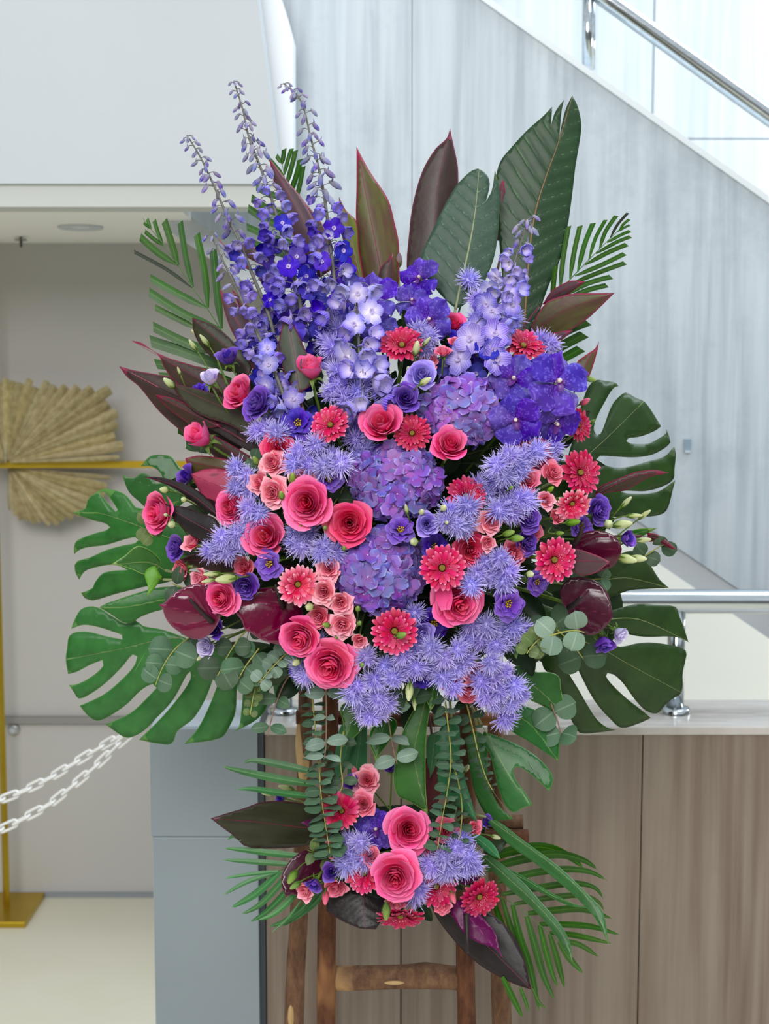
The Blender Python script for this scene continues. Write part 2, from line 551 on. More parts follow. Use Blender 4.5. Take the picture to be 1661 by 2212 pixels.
for i in range(34):
    a = 178 - i * 5.3
    pts = [(178, 175), (140, 170), (110, 180), (90, 178), (70, 188), (58, 205), (45, 250), (35, 280), (25, 275), (15, 255), (6, 270), (-2, 262)]
    for (a0, l0), (a1, l1) in zip(pts, pts[1:]):
        if a1 <= a <= a0:
            L = l0 + (a - a0) / (a1 - a0) * (l1 - l0)
            up_spec.append((a, L * rnd.uniform(.93, 1.03)))
            break
dried_fan('large dried palm fan pleated upward above the brass bar', 14, 1000, up_spec, YB - .03)
lo_spec = []
for i in range(16):
    a = -6 - i * 5.4
    L = 240 - i * 9.5
    lo_spec.append((a, L * rnd.uniform(.94, 1.03)))
dried_fan('smaller dried palm fan hanging below the brass bar', 18, 1008, lo_spec, YB + .035)

# ---- white plastic chains
def link_mesh():
    mb = MB()
    hl, hw_, r = 0.0150, 0.0080, 0.0032
    pts = []
    for i in range(24):
        a = 2 * PI * i / 24
        x = math.cos(a) * hw_; y = math.sin(a) * hw_
        y += (hl if y > 0 else -hl) if abs(y) > 1e-6 else 0
        pts.append(Vector((y, x, 0)))
    n = 7
    for k, p in enumerate(pts):
        t = (pts[(k + 1) % 24] - pts[k - 1]).normalized()
        x = t.cross(Vector((0, 0, 1))); y = Vector((0, 0, 1))
        for i in range(n):
            a = 2 * PI * i / n
            mb.v.append(p + x * math.cos(a) * r + y * math.sin(a) * r); mb.uv.append((0, 0))
    for k in range(24):
        for i in range(n):
            j = (i + 1) % n; q = (k + 1) % 24
            mb.f.append((k * n + i, q * n + i, q * n + j, k * n + j)); mb.mi.append(0)
    return mb.build('link', M_plastic)
LINK = link_mesh()
def chain(label, pts):
    P = catmull([W(x, y, Y) for x, y, Y in pts], 40)
    o = empty('plastic_chain', P[0])
    tag(o, label, 'chain', 'white plastic barrier chains')
    pitch, acc, i = 0.0345, 0.0, 0
    pos = [P[0]]
    for a, b in zip(P, P[1:]):
        acc += (b - a).length
        if acc >= pitch:
            pos.append(b); acc = 0
    for i in range(len(pos) - 1):
        d = (pos[i + 1] - pos[i])
        q = d.to_track_quat('X', 'Z') @ Quaternion((1, 0, 0), (math.radians(72) if i % 2 else math.radians(8)))
        part('link', LINK, o, loc=(pos[i] + pos[i + 1]) / 2 - o.location, rot=q)
chain('upper white plastic barrier chain rising behind the monstera leaf', [(-160, 1775, 3.05), (0, 1728, 3.05), (90, 1690, 3.03), (158, 1650, 3.01), (204, 1622, 3.0), (245, 1598, 2.98), (320, 1556, 2.95)])
chain('lower white plastic barrier chain sagging toward the floor', [(-160, 1850, 3.0), (0, 1792, 3.0), (60, 1763, 2.99), (110, 1735, 2.98), (150, 1703, 2.97), (190, 1670, 2.96), (235, 1629, 2.95), (262, 1603, 2.94), (324, 1552, 2.92)])

# ============================================================ flower building blocks (unit radius, facing +Z)
def petal_mat(name, stops, rough=0.55, spec=0.25, var=(.008, .06, .12), streak=0.0, sheen=0.0, sss=0.0):
    """colour runs from the base of the petal (0) to its tip (1)"""
    k = NT(name, rough, spec)
    uv = k.n('ShaderNodeUVMap')
    sep = k.n('ShaderNodeSeparateXYZ')
    k.l(uv.outputs[0], sep.inputs[0])
    c = k.ramp(sep.outputs[1], stops)
    if streak:
        w = k.math('SINE', k.math('MULTIPLY', sep.outputs[0], 40.0))
        c = k.mix(k.math('MULTIPLY', k.math('ADD', w, 1.0), streak * .5), c, stops[0][1])
    k.base(k.vary(c, *var))
    if sheen:
        k.b.inputs['Sheen Weight'].default_value = sheen
    if sss:
        k.b.inputs['Subsurface Weight'].default_value = sss
        k.b.inputs['Subsurface Radius'].default_value = (.4, .15, .2)
        k.b.inputs['Subsurface Scale'].default_value = 0.01
    return k.m

M_rose = petal_mat('hot_pink_petal', [(0, '#dc3070'), (.55, '#f0528f'), (.85, '#f668a4'), (1, '#f97cb2')])
M_rose_in = petal_mat('deep_pink_petal', [(0, '#d62452'), (.6, '#ee4474'), (1, '#f65c90')])
M_spray = petal_mat('salmon_pink_petal', [(0, '#ee6484'), (.5, '#f88ea6'), (1, '#fcb8c8')])
M_coral = petal_mat('coral_pink_petal', [(0, '#de4a6e'), (.5, '#ee6e8e'), (1, '#f68ea8')])
M_lis = petal_mat('violet_petal', [(0, '#4c288c'), (.5, '#663caa'), (.9, '#7a52c0'), (1, '#8c68cc')])
M_lisd = petal_mat('dark_violet_petal', [(0, '#28126e'), (.6, '#41279c'), (1, '#573ab8')])
M_lil = petal_mat('lilac_petal', [(0, '#7a63c4'), (.6, '#9c86dd'), (1, '#b7a4ee')])
M_pale = petal_mat('pale_lilac_petal', [(0, '#b7aadf'), (.6, '#cfc4ee'), (1, '#e0d6f6')])
M_ger = petal_mat('pink_ray_petal', [(0, '#b80c44'), (.6, '#cc1854'), (.86, '#da3c72'), (1, '#f49cbc')], streak=.12)
M_gerd = petal_mat('crimson_ray_petal', [(0, '#a00838'), (.6, '#b81448'), (.88, '#c82c60'), (1, '#e4789e')], streak=.12)
M_fringe = petal_mat('fringe', [(0, '#96062c'), (.7, '#c9184a'), (.9, '#f19ab4'), (1, '#fbdfe6')])
M_gdisc = plain('yellow_green_disc', '#8f8a2c', .7, .3, nz=(900, '#6b3a22'))
M_hyd = petal_mat('hydrangea_petal', [(0, '#a05cb4'), (.5, '#8a60b8'), (.85, '#7d66c2'), (1, '#a898dc')], var=(.04, .14, .2))
M_hydw = plain('hydrangea_eye', '#d5cdf0', .5)
M_age = petal_mat('ageratum_filament', [(0, '#8672d2'), (.5, '#b0a2f0'), (1, '#d2c8fd')], var=(.012, .08, .12))
M_del = petal_mat('delphinium_petal', [(0, '#d8cdec'), (.4, '#a294de'), (.75, '#6c5acc'), (1, '#5040bc')], var=(.012, .14, .18), streak=.3)
M_delp = petal_mat('pale_delphinium_petal', [(0, '#f2eaf6'), (.4, '#cabfee'), (.8, '#9084de'), (1, '#6c62d0')], var=(.012, .14, .15), streak=.15)
M_deld = petal_mat('deep_delphinium_petal', [(0, '#6c55cc'), (.35, '#4430b8'), (1, '#3826a8')], var=(.012, .1, .2), streak=.08)
M_delbud = petal_mat('delphinium_bud', [(0, '#93928c'), (.3, '#8d88a4'), (.65, '#6a62b0'), (1, '#a09cb8')], var=(.03, .35, .25), streak=.25)
M_delstem = plain('grey_stem', '#6f6e66', .6)
M_bee = plain('white_bee', '#b9a8d8', .6)
M_stem = plain('green_stem', '#5f7a2c', .5, .4)
M_dstem = plain('dark_green_stem', '#2f4a1c', .5, .4)
M_calyx = plain('green_calyx', '#5f8030', .55, .3, var=(.02, .1, .15))
M_bud = petal_mat('pale_green_bud', [(0, '#93a854'), (.4, '#bcc58a'), (1, '#d8d8b4')], var=(.012, .1, .08), streak=.2)
M_gbud = petal_mat('green_rose_bud', [(0, '#55802a'), (.6, '#7d9c3c'), (1, '#9db060')], var=(.015, .1, .12), streak=.2)
M_stamen = plain('yellow_stamen', '#d9b01a', .6)

_nz = NT('vanda_petal', .5, .3)
_uv = _nz.n('ShaderNodeUVMap'); _sp = _nz.n('ShaderNodeSeparateXYZ'); _nz.l(_uv.outputs[0], _sp.inputs[0])
_c = _nz.ramp(_sp.outputs[1], [(0, '#5c26a4'), (.4, '#42229c'), (.85, '#4a2aa8'), (1, '#6a4cc4')])
_vo = _nz.n('ShaderNodeTexVoronoi', feature='SMOOTH_F1', i_Scale=11.0)
_nz.l(_uv.outputs[0], _vo.inputs['Vector'])
_f = _nz.ramp(_vo.outputs['Distance'], [(.12, '#dddddd'), (.44, '#000000')])
_nz.base(_nz.vary(_nz.mix(_f, _c, '#7a64d8'), .008, .08, .1))
M_vanda = _nz.m
M_vlip = plain('vanda_lip', '#5a1a7c', .45)
M_vcol = plain('vanda_column', '#ecd9cf', .5)
M_vbud = petal_mat('vanda_bud', [(0, '#9a9a5c'), (.5, '#a98a90'), (1, '#7a5a86')])

def smooth_rim(u, p=2.6, k=.35):
    return 1 - k * abs(u) ** p

def rose_petals(key, N, mat_in, mat_out, open_=1.0, ruffle=.03, seed=1, h_out=0.0, point=.06, inner=.3):
    r = random.Random(seed)
    out = []
    for i in range(N):
        t = i / (N - 1)
        a0 = i * 2.39996 + r.uniform(-.15, .15)
        span = 1.3 - .42 * t
        rtop = (.06 + .94 * t ** .92) * (open_ if t > .3 else 1)
        rtop = min(rtop, 1.0)
        zt = .62 - (.62 - h_out) * t ** 1.7
        zb = -.42 + .05 * t
        rb = .05 + .12 * t
        curl = (.06 + .42 * max(0, t - .3)) * (1 if open_ > .7 else .45)
        pinch = .16 * (1 - t)
        ph = r.uniform(0, 6)
        hj = r.uniform(-.04, .04)
        def fn(u, v, a0=a0, span=span, rtop=rtop, zt=zt, zb=zb, rb=rb, curl=curl, t=t, ph=ph, pinch=pinch, hj=hj):
            vm = v * (1 - .20 * abs(u) ** 2.6 + point * max(0, 1 - abs(u) * 3) * (t > .4))
            rr = rb + (rtop - rb) * (math.sin(min(vm, 1) * PI * .5) ** .85)
            rr -= pinch * rtop * max(0, vm - .7) / .3 * .6
            z = zb + (zt + hj - zb) * vm
            c = max(0, vm - .72) / .28
            rr += curl * c * c * .42
            z -= curl * c * c * .30
            rr *= 1 + .09 * u
            rr += ruffle * math.sin(u * 5.5 + ph) * vm * vm
            z += ruffle * .8 * math.cos(u * 6.5 + ph * 1.7) * vm * vm
            a = a0 + u * span
            return (rr * math.cos(a), rr * math.sin(a), z)
        nu, nv = (8, 6)
        m = mat_in if t < inner else mat_out
        out.append(MB().grid(fn, nu, nv).build('petal', m))
    return out

def calyx_mesh(r0=.28, z0=-.5, L=.55, n=5, mat=None, droop=.25):
    mb = MB()
    mb.lathe([(.04, z0 - .22), (r0 * .62, z0 - .14), (r0 * .75, z0), (r0 * .5, z0 + .12)], 10)
    for i in range(n):
        a0 = 2 * PI * i / n
        def fn(u, v):
            w = .16 * math.sin(PI * min(1, .25 + v * .75)) ** .8 * (1 - v * .6)
            rr = r0 * .6 + L * v * (1 - .2 * v); z = z0 + .04 + droop * math.sin(v * PI) * .5 - droop * v * v * 1.2
            return (rr * math.cos(a0) - u * w * math.sin(a0), rr * math.sin(a0) + u * w * math.cos(a0), z + .03 * (1 - u * u))
        mb.grid(fn, 2, 4)
    return mb.build('calyx', mat or M_calyx)

PROTO = {}
def proto(key, *parts_):
    PROTO[key] = list(parts_)           # (part name, mesh) list

def add_rose(key, *a, **k):
    proto(key, *[('petal', m) for m in rose_petals(key, *a, **k)], ('calyx', CAL))
CAL = calyx_mesh()
CAL_S = calyx_mesh(.3, -.45, .8, droop=-.1)
add_rose('rose_open', 25, M_rose_in, M_rose, 1.0, .02, 3)
add_rose('rose_full', 26, M_rose_in, M_rose, 1.0, .03, 11, h_out=-.12)
add_rose('rose_deep', 24, M_rose_in, M_rose_in, 1.0, .025, 5, h_out=.02)
add_rose('rose_half', 19, M_rose_in, M_rose, .82, .02, 8, h_out=.3)
add_rose('rose_bud', 11, M_rose_in, M_rose, .66, .015, 21, h_out=.52, point=.1)
add_rose('spray_open', 18, M_coral, M_spray, 1.0, .05, 31, point=.16)
add_rose('spray_cup', 13, M_coral, M_spray, .85, .05, 37, h_out=.3, point=.16)
add_rose('coral_open', 18, M_coral, M_coral, 1.0, .05, 33, point=.12)
add_rose('coral_cup', 13, M_coral, M_coral, .85, .05, 38, h_out=.3, point=.12)
add_rose('lis_spiral', 15, M_lis, M_lis, 1.0, .06, 41, h_out=.1)
add_rose('lis_lilac', 17, M_lil, M_lil, 1.0, .045, 43, h_out=.15)
add_rose('lis_pale', 15, M_pale, M_pale, .95, .05, 45, h_out=.2)
add_rose('lis_cup', 8, M_lisd, M_lis, .78, .05, 47, h_out=.5)
add_rose('lis_pale_cup', 8, M_pale, M_pale, .78, .05, 48, h_out=.5)

def lis_open(key, mat, N=12, seed=5):
    r = random.Random(seed)
    ps = []
    for i in range(N):
        t = i / (N - 1)
        a0 = i * 2.39996 + r.uniform(-.1, .1)
        rt = .52 + .5 * t
        zt = .28 - .36 * t
        ph = r.uniform(0, 6)
        def fn(u, v):
            vm = v * (1 - .22 * abs(u) ** 2.2)
            rr = .05 + (rt - .05) * vm ** 1.05 + .05 * math.sin(u * 6 + ph) * vm ** 2
            z = -.5 + (zt + .5) * (math.sin(vm * PI * .5) ** .8) + .07 * math.cos(u * 7 + ph) * vm ** 2 - .10 * t * max(0, vm - .75) * 4
            a = a0 + u * (.85 - .15 * t) + .1 * vm
            return (rr * math.cos(a), rr * math.sin(a), z)
        ps.append(('petal', MB().grid(fn, 9, 6).build('petal', mat)))
    mb = MB()
    for i in range(9):
        a = i * 2.4; q = .05 + .09 * (i / 9) ** .5
        p = Vector((q * math.cos(a), q * math.sin(a), -.4))
        mb.tube([p * .6, p, p + Vector((p.x * .5, p.y * .5, .33))], .018, 5)
        e = p + Vector((p.x * .5, p.y * .5, .34))
        mb.tube([e - Vector((.035, .02, .03)), e, e + Vector((.035, .02, .03))], [.025, .045, .025], 6)
    ps.append(('stamens', mb.build('stamens', M_stamen)))
    ps.append(('calyx', CAL))
    proto(key, *ps)
lis_open('lis_open', M_lis, 12, 5)
lis_open('lis_dark', M_lisd, 12, 6)

def gerbera(key, mat, n1=24, n2=20, seed=1, cup=.12):
    r = random.Random(seed)
    ps = []
    variants = []
    for q in range(4):
        L = r.uniform(.93, 1.03); bend = r.uniform(-.05, .1); tw = r.uniform(-.25, .25)
        def fn(u, v, L=L, bend=bend, tw=tw):
            rr = .2 + (L - .2) * v
            w = .135 * (math.sin(PI * (.18 + .70 * v)) ** .6) * (1 if v < .86 else 1 - (v - .86) * 3.2)
            z = -.02 + cup * math.sin(v * 2.2) + bend * v * v - .045 * (1 - u * u) * (1 - v * .5) + tw * u * w * v
            rr -= .02 * abs(u) * (v > .95)
            return (rr, u * w, z)
        variants.append(MB().grid(fn, 4, 6).build('petal', mat))
    inner = []
    for q in range(3):
        L = r.uniform(.62, .74)
        def fn(u, v, L=L):
            rr = .16 + (L - .16) * v
            w = .095 * (math.sin(PI * (.2 + .66 * v)) ** .6) * (1 if v < .86 else 1 - (v - .86) * 3.5)
            return (rr, u * w, .03 + .20 * math.sin(v * 1.9) - .03 * (1 - u * u))
        inner.append(MB().grid(fn, 2, 5).build('petal', mat))
    for i in range(n1):
        ps.append(('petal', variants[i % 4], Quaternion((0, 0, 1), 2 * PI * i / n1 + r.uniform(-.05, .05)) @ Quaternion((0, 1, 0), r.uniform(-.1, .1))))
    for i in range(n2):
        ps.append(('petal', inner[i % 3], Quaternion((0, 0, 1), 2 * PI * (i + .5) / n2 + r.uniform(-.06, .06)) @ Quaternion((0, 1, 0), r.uniform(-.12, .08))))
    mb = MB()
    for i in range(130):
        q = .13 + .32 * math.sqrt(i / 130)
        a = i * 2.39996
        d = Vector((math.cos(a), math.sin(a), 0))
        b = d * q + Vector((0, 0, .02)); L = .10 + .05 * r.random()
        e = b + d * L * .55 + Vector((0, 0, L * 1.1))
        s_ = Vector((-d.y, d.x, 0)) * .014
        k = len(mb.v)
        mb.v += [b - s_, b + s_, e + s_ * 1.3, e - s_ * 1.3]; mb.uv += [(0, 0), (1, 0), (1, 1), (0, 1)]
        mb.f.append((k, k + 1, k + 2, k + 3)); mb.mi.append(0)
    fr = mb.build('fringe', M_fringe)
    ps.append(('fringe', fr))
    ps.append(('disc', MB().lathe([(.13, .03), (.12, .09), (.085, .12), (.045, .10), (.002, .085)], 14).build('disc', M_gdisc)))
    ps.append(('calyx', MB().lathe([(.05, -.32), (.2, -.2), (.26, -.06), (.2, .02)], 12).build('calyx', M_dstem)))
    proto(key, *ps)
gerbera('gerbera', M_ger, 24, 20, 1)
gerbera('gerbera_crimson', M_gerd, 24, 20, 2)
gerbera('gerbera_cupped', M_ger, 22, 20, 3, .45)
PALE_TIP = petal_mat('pale_tipped_ray', [(0, '#c4103f'), (.55, '#dd2f5c'), (.85, '#ef86a2'), (1, '#fbd0da')], streak=.12)
gerbera('gerbera_pale', PALE_TIP, 24, 22, 4, .3)

def floret_mesh():
    mb = MB()
    for i in range(4):
        a0 = i * PI / 2 + .1
        def fn(u, v):
            w = .52 * math.sin(PI * (.08 + .80 * v)) ** .75
            rr = v * .98
            z = .16 * math.sin(v * 2.6) + .20 * u * u * v * (1 if i % 2 else -.7) + .12 * math.sin(u * 3.4 + i * 2) * v
            return (rr * math.cos(a0) - u * w * math.sin(a0), rr * math.sin(a0) + u * w * math.cos(a0), z + .02 * (i % 2))
        mb.grid(fn, 3, 4)
    mb.lathe([(.07, .02), (.075, .07), (.04, .11), (.001, .12)], 6, 1)
    return mb.build('floret', [M_hyd, M_hydw])
FLORET = [floret_mesh()]

def puff_mesh(seed, n=330, cone=1.85):
    r = random.Random(seed)
    mb = MB()
    for i in range(n):
        c = 1 - (1 - math.cos(cone)) * (i + .5) / n
        a = i * 2.39996
        s_ = math.sqrt(1 - c * c)
        d = Vector((s_ * math.cos(a), s_ * math.sin(a), c)) + Vector((r.uniform(-.2, .2), r.uniform(-.2, .2), r.uniform(-.2, .2)))
        d.normalize()
        L = r.uniform(.5, 1.06)
        side = d.cross(Vector((r.uniform(-1, 1), r.uniform(-1, 1), r.uniform(-1, 1)))).normalized()
        bend = Vector((r.uniform(-.28, .28), r.uniform(-.28, .28), r.uniform(-.28, .28)))
        b = len(mb.v)
        for v, w in ((.2, .026), (.6, .034), (1, .014)):
            p = d * (L * v) + bend * v * v
            mb.v += [p - side * w, p + side * w]; mb.uv += [(0, v), (1, v)]
        for q in (0, 2):
            mb.f.append((b + q, b + q + 1, b + q + 3, b + q + 2)); mb.mi.append(0)
    mb.lathe([(.001, -.3), (.28, -.15), (.40, .08), (.3, .3), (.001, .42)], 8)
    return mb.build('tuft', M_age)
PUFF = [puff_mesh(s) for s in (1, 2, 3)]

def del_open(mat, seed):
    r = random.Random(seed)
    mb = MB()
    for i in range(5):
        a0 = 2 * PI * i / 5 + r.uniform(-.1, .1); cupp = r.uniform(.15, .5)
        def fn(u, v):
            w = .46 * math.sin(PI * (.1 + .74 * v)) ** .7
            rr = .05 + .95 * v * (1 - .18 * cupp)
            z = cupp * (v ** 1.4) * .75 - .1 * u * u * v + .05 * math.sin(u * 4 + i)
            return (rr * math.cos(a0) - u * w * math.sin(a0), rr * math.sin(a0) + u * w * math.cos(a0), z)
        mb.grid(fn, 4, 4)
    for i in range(4):
        a0 = PI / 4 + PI / 2 * i
        def fn(u, v):
            w = .15 * math.sin(PI * (.2 + .7 * v))
            rr = .03 + .17 * v
            return (rr * math.cos(a0) - u * w * math.sin(a0), rr * math.sin(a0) + u * w * math.cos(a0), .12 + .16 * math.sin(v * 2.4))
        mb.grid(fn, 2, 2, 1)
    mb.tube([(0, 0, .03), (0, -.12, -.35), (0, -.45, -.72)], [.16, .12, .03], 6)
    return mb.build('floret', [mat, M_bee])
def del_bell(mat, seed):
    """half closed nodding floret"""
    r = random.Random(seed)
    mb = MB()
    for i in range(5):
        a0 = 2 * PI * i / 5
        def fn(u, v):
            a = a0 + u * .72
            rr = (.12 + .48 * math.sin(min(1, v * 1.1) * 1.75)) * (1 - .1 * abs(u)) + (.08 if i % 2 else 0) + .05 * math.sin(u * 5 + i) * v
            z = -.15 + 1.05 * v * (1 - .22 * u * u)
            return (rr * math.cos(a), rr * math.sin(a), z)
        mb.grid(fn, 4, 5)
    mb.tube([(0, 0, -.05), (0, -.2, -.42), (0, -.6, -.62)], [.16, .11, .03], 6)
    return mb.build('floret', [mat])
def del_bud():
    mb = MB()
    b = len(mb.v)
    n = 10
    prof = [(.03, -.75), (.20, -.5), (.31, -.05), (.30, .35), (.18, .72), (.03, .9)]
    for k, (rr, z) in enumerate(prof):
        for i in range(n):
            a = 2 * PI * i / n
            q = rr * (1 + .1 * (1 if i % 2 else -1))
            mb.v.append(Vector((q * math.cos(a), q * math.sin(a), z))); mb.uv.append((i / n, k / 5))
    for k in range(5):
        for i in range(n):
            j = (i + 1) % n
            mb.f.append((b + k * n + i, b + k * n + j, b + (k + 1) * n + j, b + (k + 1) * n + i)); mb.mi.append(0)
    mb.tube([(0, 0, -.4), (0, -.35, -.5), (0, -.75, -.85)], [.14, .10, .02], 6)
    return mb.build('flower_bud', M_delbud)
DEL = {'open': [del_open(M_del, 1), del_open(M_del, 2)], 'pale': [del_open(M_delp, 3), del_bell(M_delp, 4), del_bell(M_delp, 5)],
       'bell': [del_bell(M_del, 6), del_bell(M_del, 7)], 'deep': [del_open(M_deld, 8), del_open(M_deld, 9), del_bell(M_deld, 10)], 'bud': [del_bud()]}

def vanda(key, seed, cup=.12):
    r = random.Random(seed)
    ps = []
    for i, (a, L, w_, z0) in enumerate(((90, .92, .42, .0), (24, .98, .46, .10), (156, .98, .46, .10), (-52, 1.0, .50, -.08), (232, 1.0, .50, -.08))):
        a0 = math.radians(a)
        ph = r.uniform(0, 6)
        def fn(u, v):
            w = w_ * (math.sin(PI * (.04 + .72 * v)) ** 1.1) * (1.0 if v < .78 else math.sqrt(max(.02, 1 - ((v - .78) / .225) ** 2)))
            rr = .04 + L * (v * (1 - .05 * abs(u)))
            z = z0 + cup * math.sin(v * 2.4) + .12 * math.sin(u * 3.2 + ph) * v - .12 * u * u + .05 * math.cos(v * 7 + ph) * u
            return (rr * math.cos(a0) - u * w * math.sin(a0), rr * math.sin(a0) + u * w * math.cos(a0), z)
        ps.append(('petal', MB().grid(fn, 8, 7).build('petal', M_vanda)))
    def lip(u, v):
        w = .13 * math.sin(PI * (.25 + .6 * v))
        return (u * w, -.05 - .30 * v, .16 + .12 * math.sin(v * 2) - .05 * (1 - u * u))
    mb = MB().grid(lip, 3, 4)
    for s_ in (-1, 1):
        mb.grid(lambda u, v: (s_ * (.05 + .10 * v), -.03 + u * .06, .12 + .14 * math.sin(v * 1.8)), 2, 2)
    ps.append(('lip', mb.build('lip', M_vlip)))
    ps.append(('column', MB().lathe([(.07, .05), (.075, .16), (.055, .24), (.001, .26)], 8).build('column', M_vcol)))
    proto(key, *ps)
vanda('vanda', 1)
vanda('vanda_b', 2, .22)

def bud_proto(key, mat, w=.36, n=10, sep=True):
    mb = MB()
    prof = [(.06, -.85), (w * .75, -.6), (w, -.15), (w * .92, .25), (w * .6, .7), (w * .3, .95), (.01, 1.0)]
    b = 0
    for k, (rr, z) in enumerate(prof):
        for i in range(n):
            a = 2 * PI * i / n + .55 * k / 6
            q = rr * (1 + (.07 if i % 2 else -.07))
            mb.v.append(Vector((q * math.cos(a), q * math.sin(a), z))); mb.uv.append((i / n, k / 6))
    for k in range(len(prof) - 1):
        for i in range(n):
            j = (i + 1) % n
            mb.f.append((k * n + i, k * n + j, (k + 1) * n + j, (k + 1) * n + i)); mb.mi.append(0)
    ps = [('bud_body', mb.build('bud_body', mat))]
    mb = MB()
    for i in range(5):
        a0 = 2 * PI * i / 5
        def fn(u, v):
            rr = .08 + (w * 1.08 - .06) * math.sin(min(1, v * 1.5) * PI * .5) + (.25 * max(0, v - .7) if sep else 0)
            ww = .15 * (1 - v) + .01
            return (rr * math.cos(a0) - u * ww * math.sin(a0), rr * math.sin(a0) + u * ww * math.cos(a0), -.92 + 1.0 * v)
        mb.grid(fn, 2, 4)
    mb.lathe([(.05, -1.05), (.16, -.95), (.2, -.82), (.08, -.7)], 8)
    ps.append(('calyx', mb.build('calyx', M_calyx)))
    proto(key, *ps)
bud_proto('bud_pale', M_bud, .40)
bud_proto('bud_slim', M_bud, .30)
bud_proto('bud_round', M_bud, .60, sep=False)
bud_proto('bud_green', M_gbud, .46)
bud_proto('bud_pink', M_coral, .46)
bud_proto('bud_vanda', M_vbud, .42, sep=False)

# ---- where things sit: the two mounds of flowers
def mound(x, y):
    if y > 1625:
        q = 1 - ((x - 865) / 330) ** 2 - ((y - 1850) / 215) ** 2
        return 2.22 - .17 * math.sqrt(max(0, q))
    q = 1 - ((x - 850) / 620) ** 2 - ((y - 1130) / 560) ** 2
    return 2.22 - .28 * math.sqrt(max(0, q))
def heart(y):
    return W(865, 1850, 2.20) if y > 1625 else W(850, 1200, 2.20)
def facing(x, y, dx, dz):
    if y > 1625:
        bx, bz = (x - 865) / 330 * .5, -(y - 1850) / 215 * .4
    else:
        bx, bz = (x - 850) / 620 * .6, -(y - 1130) / 560 * .4
    return Vector((bx + dx, -1, bz + dz)).normalized()

def pose(f, spin):
    return f.to_track_quat('Z', 'Y') @ Quaternion((0, 0, 1), spin)

STEM_CACHE = {}
def stem_to(root, p_from, f, target, rad, mat, n=7, back=.05, seg=5):
    """tube from behind a bloom down into the foam, in the root's own space"""
    p1 = p_from - f * back
    p2 = target + (p_from - target) * .45 - f * back * .4
    pts = bez(p_from, p1, p2, target, n)
    M = Matrix.LocRotScale(root.location, root.rotation_quaternion if root.rotation_mode == 'QUATERNION' else root.rotation_euler.to_quaternion(), root.scale).inverted()
    s_ = 1 / root.scale[0]
    me = MB().tube([M @ p for p in pts], rad * s_, seg).build('stem', mat)
    return part('stem', me, root)

def bloom(key, name, label, cat, group, x, y, d, dx=0, dz=0, dy=0, stem=.0022, spin=None, stem_mat=None, back=.05, target=None, zoff=-.45):
    Y = mound(x, y) + dy
    f = facing(x, y, dx, dz)
    o = empty(name, W(x, y, Y))
    R = d * .5 * mpp(y, Y)
    o.scale = (R, R, R)
    o.rotation_mode = 'QUATERNION'
    o.rotation_quaternion = pose(f, rnd.uniform(0, 6.28) if spin is None else spin)
    tag(o, label, cat, group)
    for it in PROTO[key]:
        part(it[0], it[1], o, rot=it[2] if len(it) > 2 else None)
    if stem:
        stem_to(o, o.location + f * (zoff * R), f, target or heart(y) + Vector((rnd.uniform(-.05, .05), 0, rnd.uniform(-.05, .05))), stem, stem_mat or M_stem, back=back)
    return o

# ============================================================ the flowers, one by one
def table(name, cat, group, rows, **kw):
    for key, x, y, d, dx, dz, dy, label in rows:
        if name == 'orchid': kw['spin'] = ((x * 7 + y * 3) % 11 - 5) * .09
        bloom(key, name, label, cat, group, x, y, d, dx, dz, dy, **kw)

table('rose', 'rose', 'large hot pink roses', [
    ('rose_bud', 672, 800, 92, 0, 1.6, .0, 'upright hot pink rose bud, topmost rose among the blue delphinium'),
    ('rose_half', 522, 850, 92, -.5, .45, .02, 'hot pink rose half hidden behind a tilted violet lisianthus'),
    ('rose_bud', 436, 945, 98, -.55, .9, .0, 'nodding pink rose in side view over dark cordyline leaves at left'),
    ('rose_half', 826, 918, 108, -.15, .45, -.01, 'pink rose above the middle hydrangea beside a crimson gerbera'),
    ('rose_half', 972, 962, 96, .0, .45, -.01, 'pink rose tucked under the upper right hydrangea head'),
    ('rose_deep', 601, 966, 76, .2, .2, -.01, 'deep red-pink rose directly above the salmon spray roses'),
    ('rose_open', 664, 1087, 108, 0, .1, -.035, 'wide open pink rose at left of the middle hydrangea'),
    ('rose_deep', 755, 1130, 98, .1, .1, -.01, 'deep pink rose between middle and lower hydrangea heads'),
    ('rose_full', 500, 1098, 82, -.1, .1, -.01, 'pink rose in front of the crimson folded leaf'),
    ('rose_half', 577, 1160, 112, .05, .3, -.01, 'big pink rose above a yellow-eyed violet lisianthus'),
    ('rose_half', 347, 1107, 104, -.35, .1, -.03, 'pink rose at far left edge over monstera leaf'),
    ('rose_full', 478, 1293, 80, -.05, .1, -.03, 'pink rose between the two burgundy anthuriums'),
    ('rose_open', 650, 1378, 94, -.1, -.1, -.02, 'pink rose at right of the burgundy anthurium, above another rose'),
    ('rose_full', 714, 1437, 116, -.05, .0, -.03, 'very large pink rose at the bottom of the main bouquet'),
    ('rose_full', 990, 1303, 112, .1, .0, -.02, 'pink rose with a long loose outer petal below a gerbera'),
    ('rose_deep', 1017, 1188, 78, .05, .1, .0, 'deep red rose right of the lower hydrangea beside pale buds'),
    ('rose_half', 979, 700, 66, .1, .3, .05, 'red rose half hidden behind the upper violet orchid'),
    ('rose_full', 882, 1792, 100, .15, .2, -.03, 'deep pink rose topmost in the small lower bouquet'),
    ('rose_full', 855, 1895, 108, -.05, .1, -.05, 'bright pink rose central in the small lower bouquet'),
])
